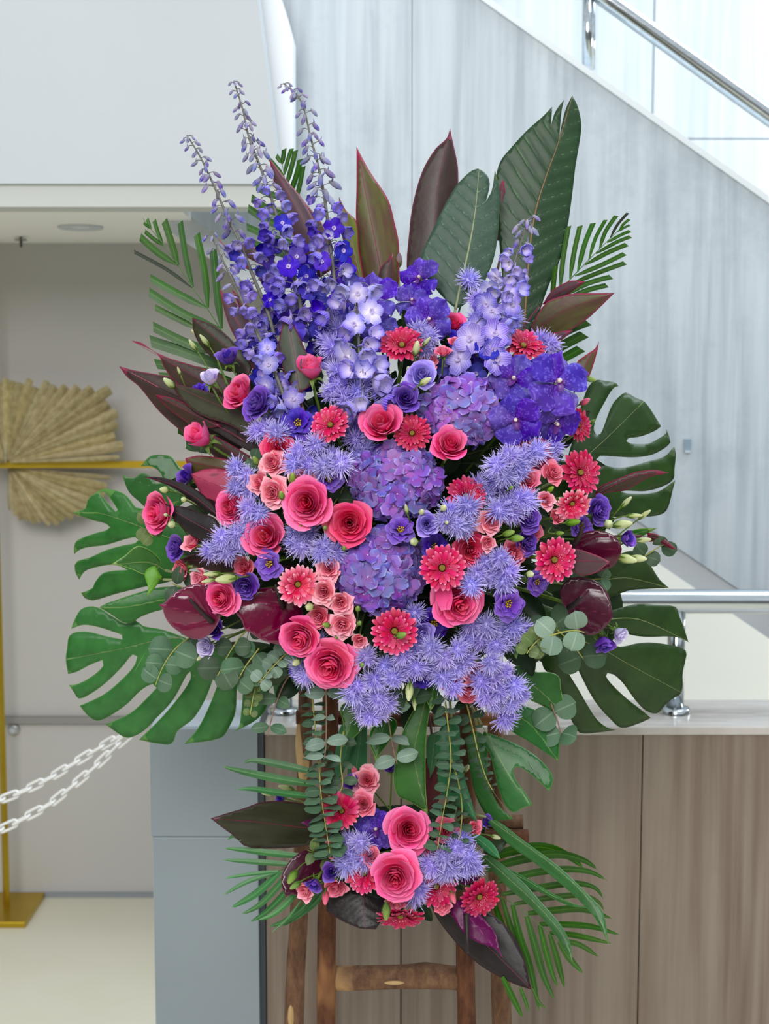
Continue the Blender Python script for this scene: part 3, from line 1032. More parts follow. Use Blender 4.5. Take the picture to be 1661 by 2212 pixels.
# two loose outer petals of the big roses
for nm, (x, y, d, a, Y) in {'rose at right': (948, 1310, 62, 1.75, 1.95), }.items():
    host = [o for o in bpy.data.objects if o.get('label', '').startswith('pink rose with a long loose')][0]
    mb = MB().grid(lambda u, v: (u * .32 * math.sin(PI * (.2 + .62 * v)), -.15 + 1.15 * v, .1 * math.sin(v * 3) + .12 * u * u), 5, 6)
    q = host.rotation_quaternion.inverted() @ Quaternion((0, 1, 0), PI - .1) @ Quaternion((1, 0, 0), PI / 2)
    M = Matrix.LocRotScale(host.location, host.rotation_quaternion, host.scale).inverted()
    p = part('petal', mb.build('petal', M_rose), host, loc=M @ W(957, 1262, mound(960, 1300) - .03), rot=q)

SP = [
    ('spray_open', 588, 1000, 58, -.1, .2, -.02, 'pale salmon spray rose, highest of the trio left of a violet lisianthus'),
    ('spray_cup', 562, 1043, 58, -.3, .1, -.02, 'pale salmon spray rose touching the lilac ageratum tuft at left'),
    ('spray_open', 590, 1064, 66, -.1, -.1, -.03, 'pale salmon spray rose against the wide open pink rose'),
    ('spray_open', 655, 1032, 60, .1, .2, -.02, 'pale salmon spray rose directly above the wide open pink rose'),
    ('spray_cup', 624, 998, 44, .1, .4, .0, 'small salmon spray rose under the deep red-pink rose'),
    ('spray_open', 710, 1228, 56, .0, .2, -.01, 'salmon spray rose at the left rim of the lower hydrangea'),
    ('spray_open', 700, 1278, 58, -.1, .1, -.02, 'salmon spray rose beside the pale pink gerbera'),
    ('spray_open', 735, 1302, 54, .1, .0, -.02, 'salmon spray rose under the lower left rim of the hydrangea'),
    ('coral_open', 689, 1332, 54, -.1, .1, -.01, 'coral spray rose with a round green bud above it'),
    ('spray_open', 740, 1350, 62, .1, .0, -.02, 'salmon spray rose with ruffled petals above the bottom rose'),
    ('spray_cup', 777, 1384, 42, .1, .0, -.01, 'little coral spray rose left of the bottom gerbera'),
    ('spray_cup', 433, 1248, 54, -.3, .1, -.01, 'coral spray rose above the left burgundy anthurium'),
    ('spray_cup', 417, 1172, 52, -.2, .8, -.01, 'upright salmon spray rose beside a violet lisianthus at left'),
    ('coral_cup', 394, 1230, 54, -.5, .0, .0, 'coral spray rose at the left edge over a grey green leaf'),
    ('coral_open', 526, 1226, 50, -.1, .2, .01, 'coral spray rose partly behind a yellow-eyed lisianthus'),
    ('spray_open', 1060, 1126, 58, .05, .1, -.01, 'salmon spray rose right of the lilac ageratum with buds'),
    ('spray_cup', 1053, 1172, 42, .1, -.1, -.02, 'small salmon spray rose overlapping the deep red rose'),
    ('coral_cup', 1140, 1040, 62, -.2, .2, .0, 'coral spray rose under a crimson gerbera and ageratum'),
    ('coral_open', 1193, 1021, 52, .1, .3, -.01, 'coral spray rose touching the big crimson gerbera'),
    ('spray_cup', 1179, 1080, 46, -.1, .2, -.01, 'salmon spray rose left of the side-facing pale gerbera'),
    ('coral_cup', 1203, 1117, 40, .1, .1, .0, 'small coral spray rose below the side-facing pale gerbera'),
    ('coral_cup', 957, 762, 42, -.1, 1.2, .0, 'upright coral spray rose bud under the upper orchid, left of a pair'),
    ('coral_cup', 984, 741, 36, .1, 1.2, .01, 'upright coral spray rose bud under the upper orchid, right of a pair'),
    ('coral_open', 1110, 1198, 58, .2, .1, .01, 'coral spray rose between ageratum and the large pink gerbera'),
    ('coral_open', 926, 782, 44, .1, .2, .03, 'coral spray rose behind the pale lilac lisianthus near the top'),
    ('coral_open', 806, 806, 44, .2, .4, .04, 'crimson spray rose peeping behind the pale delphinium spike'),
    ('coral_open', 1030, 1455, 54, .1, .0, .01, 'coral spray rose deep in the lower lilac ageratum, upper of three'),
    ('coral_open', 1012, 1496, 56, -.1, -.2, .01, 'coral spray rose deep in the lower lilac ageratum, lowest of three'),
    ('coral_open', 975, 1476, 50, -.1, -.1, .02, 'coral spray rose deep in the lower lilac ageratum, left of three'),
    ('coral_open', 1012, 1128, 62, .2, .0, .03, 'coral spray rose hidden behind the round lilac ageratum puff'),
    ('coral_open', 1150, 1150, 50, .2, .0, .04, 'dark coral spray rose behind green buds at right'),
    ('spray_open', 793, 1684, 60, .1, .2, -.01, 'pink spray rose highest in the lower bouquet beside hanging leaf'),
    ('coral_open', 784, 1737, 54, .05, .1, -.02, 'pink spray rose right of a gerbera in the lower bouquet'),
    ('spray_cup', 660, 1924, 48, -.2, .1, -.03, 'light pink spray rose at the lower left of small bouquet'),
    ('coral_cup', 727, 1915, 56, .1, -.2, .0, 'dusky pink spray rose left of lower bouquet gerbera'),
    ('coral_open', 800, 1850, 46, .1, .3, -.02, 'coral spray rose above the central lower rose'),
    ('coral_cup', 955, 1953, 50, -.2, -.1, -.01, 'dusky pink spray rose beneath two lower bouquet gerberas'),
    ('coral_cup', 1024, 1789, 42, .3, .3, .02, 'small pink spray rose at right of the lower bouquet'),
    ('coral_open', 966, 1795, 56, .1, .2, .02, 'pink spray rose behind a hanging eucalyptus strand'),
    ('coral_cup', 936, 1836, 44, .0, .2, .0, 'pink spray rose just right of the topmost lower rose'),
    ('spray_cup', 714, 1835, 46, -.3, .0, .02, 'pink spray rose behind the tip of hanging eucalyptus'),
    ('coral_open', 858, 1945, 56, .0, -.4, -.02, 'pink spray rose squeezed below the central lower rose'),
]
table('spray_rose', 'spray rose', 'small pink spray roses', SP, stem=.0014)

table('lisianthus', 'lisianthus', 'violet and lilac lisianthus', [
    ('lis_cup', 495, 775, 64, .1, 1.5, .02, 'dark violet lisianthus cup standing highest at the left'),
    ('lis_spiral', 557, 872, 78, -.5, .35, -.02, 'tilted violet lisianthus in front of a hot pink rose'),
    ('lis_dark', 643, 912, 82, .1, .2, -.01, 'dark violet lisianthus below the delphinium, left of a gerbera'),
    ('lis_open', 711, 1034, 74, .45, .1, -.01, 'violet yellow-eyed lisianthus right of the pale spray roses'),
    ('lis_open', 580, 1219, 76, -.1, .05, -.03, 'violet yellow-eyed lisianthus under the big pink rose'),
    ('lis_open', 866, 1142, 76, .1, .75, -.01, 'violet yellow-eyed lisianthus squeezed between two hydrangeas'),
    ('lis_dark', 940, 1180, 74, .1, .5, .01, 'dark violet lisianthus shaded above the central pink gerbera'),
    ('lis_spiral', 1140, 1120, 62, .1, .1, -.01, 'tightly spiralled violet lisianthus right of lilac ageratum'),
    ('lis_spiral', 1292, 1104, 66, .2, .1, .0, 'violet lisianthus beside the side-facing pale gerbera'),
    ('lis_open', 1258, 1138, 62, .1, .3, .02, 'violet lisianthus behind the dark spadix at right'),
    ('lis_open', 1100, 1305, 84, .1, .1, -.03, 'large violet yellow-eyed lisianthus right of the loose petalled rose'),
    ('lis_spiral', 530, 1266, 64, .2, -.1, -.01, 'violet lisianthus above the central burgundy anthurium'),
    ('lis_spiral', 380, 1184, 56, -.4, .2, -.01, 'violet lisianthus left of an upright salmon spray rose'),
    ('lis_cup', 404, 1032, 60, -.3, .6, .03, 'violet lisianthus behind a narrow dark leaf at left'),
    ('lis_spiral', 1137, 1172, 56, .4, .1, .01, 'violet lisianthus between green rosebuds and big gerbera'),
    ('lis_open', 1162, 1258, 62, .1, .1, .01, 'violet lisianthus tucked under the large right gerbera'),
    ('lis_cup', 466, 1362, 54, .2, .4, -.02, 'violet lisianthus bud over the left burgundy anthurium'),
    ('lis_cup', 1303, 1388, 64, .0, -1.2, -.02, 'violet lisianthus nodding below the lower right anthurium'),
    ('lis_cup', 1351, 1164, 54, .6, .3, .0, 'violet lisianthus among pale buds at the right edge'),
    ('lis_dark', 938, 1348, 80, .1, .1, .03, 'dark violet lisianthus behind a lilac one near the bottom'),
    ('lis_dark', 1078, 1106, 58, .1, .2, .03, 'dark violet lisianthus behind salmon rose and ageratum'),
    ('lis_dark', 908, 1462, 76, .0, -.1, .03, 'dark violet lisianthus buried in the bottom ageratum'),
    ('lis_dark', 645, 1452, 60, -.2, -.1, .03, 'dark violet lisianthus peeping left of the bottom rose'),
    ('lis_dark', 428, 848, 60, -.2, .4, .05, 'violet lisianthus showing between dark cordyline leaves'),
    ('lis_lilac', 592, 912, 62, .0, .9, .02, 'lilac lisianthus rim behind the dark violet one'),
    ('lis_lilac', 912, 811, 68, .1, .2, -.02, 'lilac spiral lisianthus above the upper right hydrangea'),
    ('lis_spiral', 876, 860, 64, .15, .1, -.02, 'violet spiral lisianthus at the left of the upper hydrangea'),
    ('lis_lilac', 923, 1132, 52, .0, .1, -.03, 'small lilac lisianthus between hydrangea and ageratum'),
    ('lis_lilac', 911, 1369, 56, .3, .0, -.01, 'lilac spiral lisianthus beside the bottom gerbera'),
    ('lis_pale_cup', 453, 820, 58, .1, 1.4, -.02, 'whitish lilac lisianthus cup over dark cordyline leaves'),
    ('lis_pale', 446, 1396, 52, -.2, .2, -.02, 'whitish lilac lisianthus under the left anthurium'),
    ('lis_pale_cup', 1337, 1367, 54, .5, -.6, -.02, 'pale lilac lisianthus hanging at the right by monstera'),
    ('lis_cup', 762, 1692, 46, .0, .9, -.01, 'violet lisianthus bud beside the highest lower spray rose'),
    ('lis_cup', 716, 1884, 52, .0, .6, -.04, 'deep violet lisianthus bud left in the small bouquet'),
    ('lis_cup', 680, 1907, 48, -.1, -.5, -.03, 'lilac violet lisianthus over a light pink spray rose'),
    ('lis_cup', 845, 1662, 36, .0, 1.3, .02, 'narrow violet lisianthus bud beside the long hanging leaf'),
    ('lis_cup', 1052, 1777, 40, .3, .8, .03, 'violet lisianthus at the right end of the small bouquet'),
    ('lis_cup', 608, 1724, 32, -.8, .3, .03, 'small violet lisianthus tip above the big dark lower leaf'),
], stem=.0014)

table('gerbera', 'gerbera', 'pink and crimson gerberas', [
    ('gerbera_crimson', 868, 746, 100, -.1, .55, -.01, 'crimson gerbera highest in the bouquet under the orchids'),
    ('gerbera_crimson', 1130, 747, 100, .05, .75, .0, 'crimson gerbera directly above the violet orchid cluster'),
    ('gerbera', 714, 918, 94, -.2, .35, -.02, 'pink gerbera right of a dark violet lisianthus'),
    ('gerbera_crimson', 890, 936, 86, .0, .2, .0, 'crimson gerbera half behind a pink rose'),
    ('gerbera_crimson', 1006, 1072, 92, .1, .45, .01, 'crimson gerbera right of the middle hydrangea'),
    ('gerbera_crimson', 1253, 1021, 102, .1, .2, -.01, 'big crimson gerbera at the right before monstera'),
    ('gerbera_pale', 1236, 1087, 82, -.2, -.5, -.02, 'pale-tipped gerbera turned sideways under crimson one'),
    ('gerbera', 1197, 1209, 106, .0, .1, -.03, 'large pink gerbera left of the upper right anthurium'),
    ('gerbera', 955, 1227, 108, .0, .35, -.035, 'pink gerbera between lower hydrangea and loose petalled rose'),
    ('gerbera_pale', 643, 1262, 96, .45, .0, -.02, 'pale pink gerbera at right of the central anthurium'),
    ('gerbera', 852, 1363, 110, .05, .15, -.03, 'pink gerbera below the lower hydrangea with bud across'),
    ('gerbera_crimson', 1248, 918, 78, .5, .1, .03, 'crimson gerbera peeping out behind the orchid cluster'),
    ('gerbera_crimson', 1152, 978, 92, .1, .4, .02, 'crimson gerbera half covered by lilac ageratum at right'),
    ('gerbera_cupped', 738, 1752, 86, .1, .2, -.02, 'pink gerbera at upper left of the small lower bouquet'),
    ('gerbera', 787, 1886, 94, -.3, .25, -.01, 'pink gerbera half behind the central lower rose'),
    ('gerbera_crimson', 942, 1915, 92, .1, .3, .0, 'crimson gerbera under the lower ageratum'),
    ('gerbera_crimson', 1035, 1937, 92, .1, .0, -.02, 'crimson gerbera rightmost in the small lower bouquet'),
    ('gerbera_crimson', 865, 1977, 108, .0, -.75, -.02, 'crimson gerbera facing down at the very bottom'),
], stem=.0026, stem_mat=M_stem, zoff=-.2)

table('orchid', 'orchid', 'violet vanda orchid blooms', [
    ('vanda', 1202, 826, 150, .1, .15, -.055, 'violet spotted orchid, upper right and frontmost of the cluster of four'),
    ('vanda_b', 1110, 820, 124, -.35, .2, .0, 'violet orchid at the upper left of the cluster of four'),
    ('vanda_b', 1114, 905, 122, -.35, -.35, -.02, 'violet orchid at the lower left of the cluster of four'),
    ('vanda', 1198, 912, 124, .2, -.55, .0, 'violet orchid at the lower right of the cluster of four'),
    ('vanda', 806, 640, 116, .0, .1, .02, 'violet orchid by the pale delphinium at top centre'),
    ('vanda_b', 909, 602, 100, -.7, .2, .03, 'violet orchid turned sideways before the banana leaf'),
    ('vanda_b', 925, 690, 110, .1, -.2, .02, 'violet orchid facing front above the highest gerbera'),
    ('vanda', 888, 650, 84, .2, .2, .06, 'dark violet orchid shaded between two other orchids'),
    ('vanda_b', 815, 1790, 100, -.4, .1, .02, 'dark violet orchid left of the topmost lower rose'),
    ('vanda_b', 820, 722, 92, .0, .1, .07, 'dark violet orchid shaded left of the highest gerbera'),
], spin=0.0, stem=.0018, zoff=-.05)

# ---- hydrangea heads: a dome of florets
def hydrangea(label, x, y, rx, ry, dy, n):
    Y = mound(x, y) + dy
    o = empty('hydrangea', W(x, y, Y))
    tag(o, label, 'hydrangea', 'lilac hydrangea heads')
    k = mpp(y, Y)
    R = Vector((rx * k, min(rx, ry) * k * .75, ry * k))
    r = random.Random(int(x))
    for i in range(n):
        c = 1 - 1.22 * (i + .5) / n
        s_ = math.sqrt(max(0, 1 - c * c)); a = i * 2.39996
        d = Vector((s_ * math.cos(a), -c, s_ * math.sin(a)))
        q = r.uniform(.86, 1.04)
        nrm = Vector((d.x / R.x, d.y / R.y, d.z / R.z)).normalized()
        nrm = (nrm + Vector((r.uniform(-.6, .6), r.uniform(-.5, .2), r.uniform(-.6, .6)))).normalized()
        part('floret', FLORET[0], o, loc=Vector((d.x * R.x * .87, d.y * R.y * q, d.z * R.z * .87)),
             rot=pose(nrm, r.uniform(0, 6.28)), scale=r.uniform(22.0, 32.0) * k)
    core = MB().lathe([(.001, -1), (.6, -.75), (.9, -.3), (1, .1), (.85, .5), (.5, .85), (.001, 1)], 14)
    core.xf(Matrix.Diagonal((R.x * .74, R.y * .74, R.z * .74, 1)))
    part('core', core.build('core', plain('hydrangea_stalks', '#3c2f63', .8)), o)
    f = Vector((0, -1, 0))
    stem_to(o, o.location + Vector((0, .02, 0)), f, heart(y), .003, M_stem)
hydrangea('lilac hydrangea head at upper right beside the orchid cluster', 995, 890, 90, 74, .02, 72)
hydrangea('lilac hydrangea head in the middle above another hydrangea', 856, 1042, 99, 84, .03, 84)
hydrangea('lilac hydrangea head lowest of the three, above a pink gerbera', 823, 1232, 94, 96, .03, 90)

# ---- ageratum: tufts on one branched stem each
def ageratum(label, pts, dy=0.0, size=54):
    cx = sum(p[0] for p in pts) / len(pts); cy = sum(p[1] for p in pts) / len(pts)
    Y0 = mound(cx, cy) + dy
    o = empty('ageratum', W(cx, cy, Y0 + .05))
    tag(o, label, 'ageratum', 'fluffy lilac ageratum clusters')
    r = random.Random(int(cx * 3 + cy))
    st = MB()
    for i, p in enumerate(pts):
        x, y = p[:2]
        d = size * r.uniform(.9, 1.18)
        Y = mound(x, y) + dy + r.uniform(-.012, .012)
        f = (facing(x, y, 0, 0) + Vector(((x - cx) / 60 * .35 + r.uniform(-.3, .3), 0, -(y - cy) / 60 * .3 + r.uniform(-.3, .2)))).normalized()
        c = W(x, y, Y)
        part('tuft', PUFF[i % 3], o, loc=c - o.location, rot=pose(f, r.uniform(0, 6)), scale=d * .55 * mpp(y, Y))
        st.tube(bez(c - o.location, c - o.location - f * .02, Vector((0, .03, 0)), Vector((0, .06, 0)), 4), .0011, 4)
    hp = heart(cy)
    st.tube(bez(Vector((0, .06, 0)), Vector((0, .08, 0)), (hp - o.location) * .5 + Vector((0, .03, 0)), hp - o.location, 5), .0018, 5)
    part('stem', st.build('stem', M_dstem), o)
for lab, dy, pts in [
    ('lilac ageratum under the dark violet lisianthus at upper left', .0, [(573, 926), (600, 936), (556, 932)]),
    ('lilac ageratum cloud right of the deep red-pink rose', -.015, [(648, 975), (684, 962), (716, 985), (668, 1003), (702, 1008), (736, 1002), (640, 1002)]),
    ('lilac ageratum touching the crimson folded leaf', -.01, [(512, 1012), (535, 1028), (512, 1052), (542, 1058)]),
    ('lilac ageratum between two pink roses at left', -.01, [(540, 1098), (550, 1128), (528, 1112), (560, 1108)]),
    ('lilac ageratum spray reaching left over dark leaves', -.015, [(482, 1162), (512, 1152), (455, 1190), (492, 1190), (522, 1174), (532, 1150), (476, 1182)]),
    ('lilac ageratum in the shade below the wide open rose', .0, [(640, 1146), (664, 1150), (652, 1180), (636, 1166)]),
    ('lilac ageratum at the upper left of the lower hydrangea', -.01, [(700, 1178), (722, 1194), (694, 1194)]),
    ('lilac ageratum left of the pale delphinium, the higher one', .01, [(714, 680), (730, 716), (708, 738), (738, 692), (720, 752)]),
    ('lilac ageratum above the pink gerbera among delphinium', .0, [(730, 800), (760, 818), (718, 848), (746, 858), (788, 830), (820, 818), (832, 848), (772, 848), (735, 828)]),
    ('shaded lilac ageratum between gerbera and middle hydrangea', .03, [(768, 950), (790, 970), (762, 930), (776, 985)]),
    ('lilac ageratum by the highest crimson gerbera', .0, [(905, 716), (926, 728), (916, 752)]),
    ('single lilac ageratum tuft before the banana leaf', .03, [(1013, 606)]),
    ('lilac ageratum behind the right delphinium spike', .04, [(1030, 690), (1050, 716), (1102, 690), (1040, 744), (1060, 668), (1075, 730), (1030, 650)]),
    ('lilac ageratum right of the gerbera above the orchids', .02, [(1165, 737), (1187, 746)]),
    ('lilac ageratum draped over a crimson gerbera at right', -.02, [(1074, 1005), (1100, 984), (1132, 988), (1158, 974), (1090, 1026), (1120, 1018), (1112, 1002)]),
    ('lilac ageratum tuft at right below the orchid cluster', .02, [(1190, 968), (1180, 990)]),
    ('shaded lilac ageratum right of the crimson gerbera in centre', .02, [(1030, 1046), (1050, 1068), (1092, 1056), (1070, 1040)]),
    ('lilac ageratum above the spiralled violet lisianthus', -.01, [(1096, 1085), (1120, 1076), (1078, 1102), (1136, 1080), (1104, 1106)]),
    ('round lilac ageratum puff with pale buds in the centre', -.025, [(972, 1105), (1002, 1112), (985, 1134), (1010, 1092), (962, 1126), (1000, 1138)]),
    ('lilac ageratum right of the central pink gerbera', -.02, [(1050, 1216), (1080, 1204), (1096, 1234), (1060, 1246), (1032, 1240), (1086, 1256), (1018, 1264), (1078, 1228)]),
    ('lilac ageratum around the large yellow-eyed lisianthus', .0, [(1050, 1350), (1020, 1344), (1080, 1366), (1106, 1352), (1130, 1360), (1040, 1382), (1015, 1378), (1070, 1392), (1090, 1382)]),
    ('lilac ageratum hanging lowest, right of the bottom rose', -.02, [(792, 1420), (830, 1436), (770, 1480), (810, 1468), (850, 1464), (780, 1512), (816, 1505), (800, 1546), (832, 1520), (790, 1535), (815, 1536), (762, 1495)]),
    ('lilac ageratum spread below the bottom gerbera', -.02, [(870, 1410), (902, 1395), (932, 1400), (960, 1420), (990, 1402), (900, 1440), (936, 1442), (985, 1440), (870, 1446), (955, 1462), (978, 1482), (948, 1418), (1004, 1424)]),
    ('lilac ageratum hanging at lower right before monstera', -.02, [(1060, 1430), (1086, 1450), (1110, 1480), (1076, 1490), (1050, 1500), (1102, 1520), (1090, 1550), (1120, 1500), (1040, 1470), (1062, 1462), (1068, 1518)]),
    ('lilac ageratum behind the very large bottom rose', .01, [(652, 1440), (662, 1458), (690, 1390)]),
    ('small shaded ageratum tuft right of the bottom gerbera', .02, [(895, 1324)]),
    ('lilac ageratum at left in the small lower bouquet', -.01, [(755, 1816), (780, 1820), (760, 1850), (786, 1856), (748, 1866), (772, 1838)]),
    ('lilac ageratum at right in the small lower bouquet', -.02, [(958, 1850), (984, 1830), (1010, 1850), (970, 1876), (1000, 1872), (950, 1886), (1022, 1870), (996, 1815), (930, 1868)]),
    ('lilac ageratum tuft right of the central lower rose', -.02, [(900, 1918), (896, 1936)]),
]:
    ageratum(lab, pts, dy)

# ---- delphinium spikes
def delphinium(label, pts, Ya, Yb, n, kinds, s0=12, s1=46, name='delphinium', spread=1.0, seed=1, budf=.5):
    """pts run from the tip down; kinds = floret keys from the middle down"""
    P = catmull([W(x, y, Ya + (Yb - Ya) * i / (len(pts) - 1)) for i, (x, y) in enumerate(pts)], 12)
    o = empty('delphinium', P[-1])
    tag(o, label, 'delphinium', 'blue violet delphinium spikes')
    r = random.Random(seed)
    mb = MB().tube([p - o.location for p in P], [.0010 + .0022 * i / len(P) for i in range(len(P))], 6)
    part('stem', mb.build('stem', M_delstem), o)
    ped = MB()
    k = mpp(pts[len(pts) // 2][1], (Ya + Yb) / 2)
    for i in range(n):
        t = (i + .6) / n
        idx = t * (len(P) - 1)
        c = P[int(idx)].lerp(P[min(int(idx) + 1, len(P) - 1)], idx % 1)
        sz = 1.22 * (s0 + (s1 - s0) * t ** .9) * r.uniform(.85, 1.15)
        a = i * 2.39996 + r.uniform(-.3, .3)
        reach = (sz * .42 + 7 + 7 * t) * spread
        d = Vector((math.cos(a), -abs(math.sin(a)) * .8 if r.random() < .8 else .5, r.uniform(-.55, .25)))
        q = c + d * reach * k
        if t < budf:
            me = DEL['bud'][0]
            f = Vector((d.x * .7, d.y * .4, -.85 + r.uniform(-.3, .5))).normalized()
            sc = sz * .56 * k
        else:
            kk = kinds[0] if t < .62 else r.choice(kinds)
            if kk == 'bell' or (kk == 'pale' and r.random() < .5):
                f = Vector((d.x * .8, -.7, -.55 + r.uniform(-.25, .4))).normalized()
            else:
                f = Vector((d.x * .7, -1, r.uniform(-.4, .3))).normalized()
            me = r.choice(DEL[kk])
            sc = sz * .56 * k
        ped.tube(bez(c - o.location, c - o.location + Vector((d.x, d.y, .6)) * reach * k * .5, q - o.location + Vector((0, 0, sz * .3 * k)), q - o.location, 4), .0007, 4, cap=False)
        part('flower_bud' if t < budf else 'floret', me, o, loc=q - o.location, rot=pose(f, r.uniform(0, 6.28)), scale=sc)
    part('pedicels', ped.build('pedicels', M_delstem), o)
    return o
delphinium('delphinium spike leaning furthest left with blue buds', [(404, 292), (432, 338), (458, 392), (487, 458), (516, 520), (548, 600), (580, 680), (600, 760)], 2.13, 2.06, 56, ['bell', 'bell', 'open', 'deep'], 13, 36, seed=1, budf=.55)
delphinium('tall delphinium spike second from left, tip bending left', [(505, 175), (524, 235), (538, 298), (562, 360), (590, 440), (615, 530), (640, 620), (655, 700)], 2.14, 2.05, 70, ['bell', 'deep', 'bell', 'deep'], 11, 40, seed=2, budf=.52)
delphinium('tallest delphinium spike with forked tip by the column', [(612, 180), (650, 218), (672, 300), (690, 370), (703, 440), (712, 520), (722, 600), (730, 670)], 2.13, 2.04, 70, ['bell', 'bell', 'deep', 'pale'], 13, 40, seed=3, budf=.54)
delphinium('shorter delphinium spike low at left with lilac florets', [(452, 498), (480, 560), (510, 620), (540, 690), (570, 750), (600, 820), (618, 870)], 2.08, 2.0, 38, ['bell', 'open', 'bell'], 14, 40, seed=4, budf=.35)
delphinium('delphinium spike at right in front of the banana leaves', [(1142, 472), (1126, 520), (1106, 580), (1080, 640), (1056, 700), (1030, 770)], 2.08, 2.02, 40, ['pale', 'open', 'deep', 'open'], 18, 50, seed=5, budf=.22)
delphinium('pale delphinium spike in front at top centre', [(768, 612), (772, 680), (776, 760), (782, 830), (790, 890)], 2.0, 1.97, 24, ['pale', 'bell', 'pale', 'bell'], 40, 50, seed=6, budf=0)
delphinium('deep blue delphinium behind, filling the upper left centre', [(600, 520), (630, 590), (650, 660), (672, 740), (690, 800)], 2.17, 2.10, 30, ['deep', 'open', 'bell'], 34, 44, seed=7, budf=0, spread=1.6)
delphinium('deep blue delphinium low between upright rose and lisianthus', [(560, 700), (590, 770), (612, 830), (640, 890)], 2.12, 2.06, 16, ['deep', 'open'], 34, 46, seed=8, budf=0, spread=1.4)
delphinium('deep blue delphinium behind the highest ageratum', [(690, 560), (700, 640), (716, 720), (740, 800), (760, 880)], 2.14, 2.08, 20, ['deep', 'open', 'bell'], 32, 42, seed=9, budf=0, spread=1.5)
delphinium('small deep blue delphinium above the upper hydrangea', [(1045, 690), (1022, 740), (1000, 785), (1040, 800)], 2.08, 2.05, 14, ['deep', 'open'], 40, 46, seed=10, budf=0, spread=1.2)

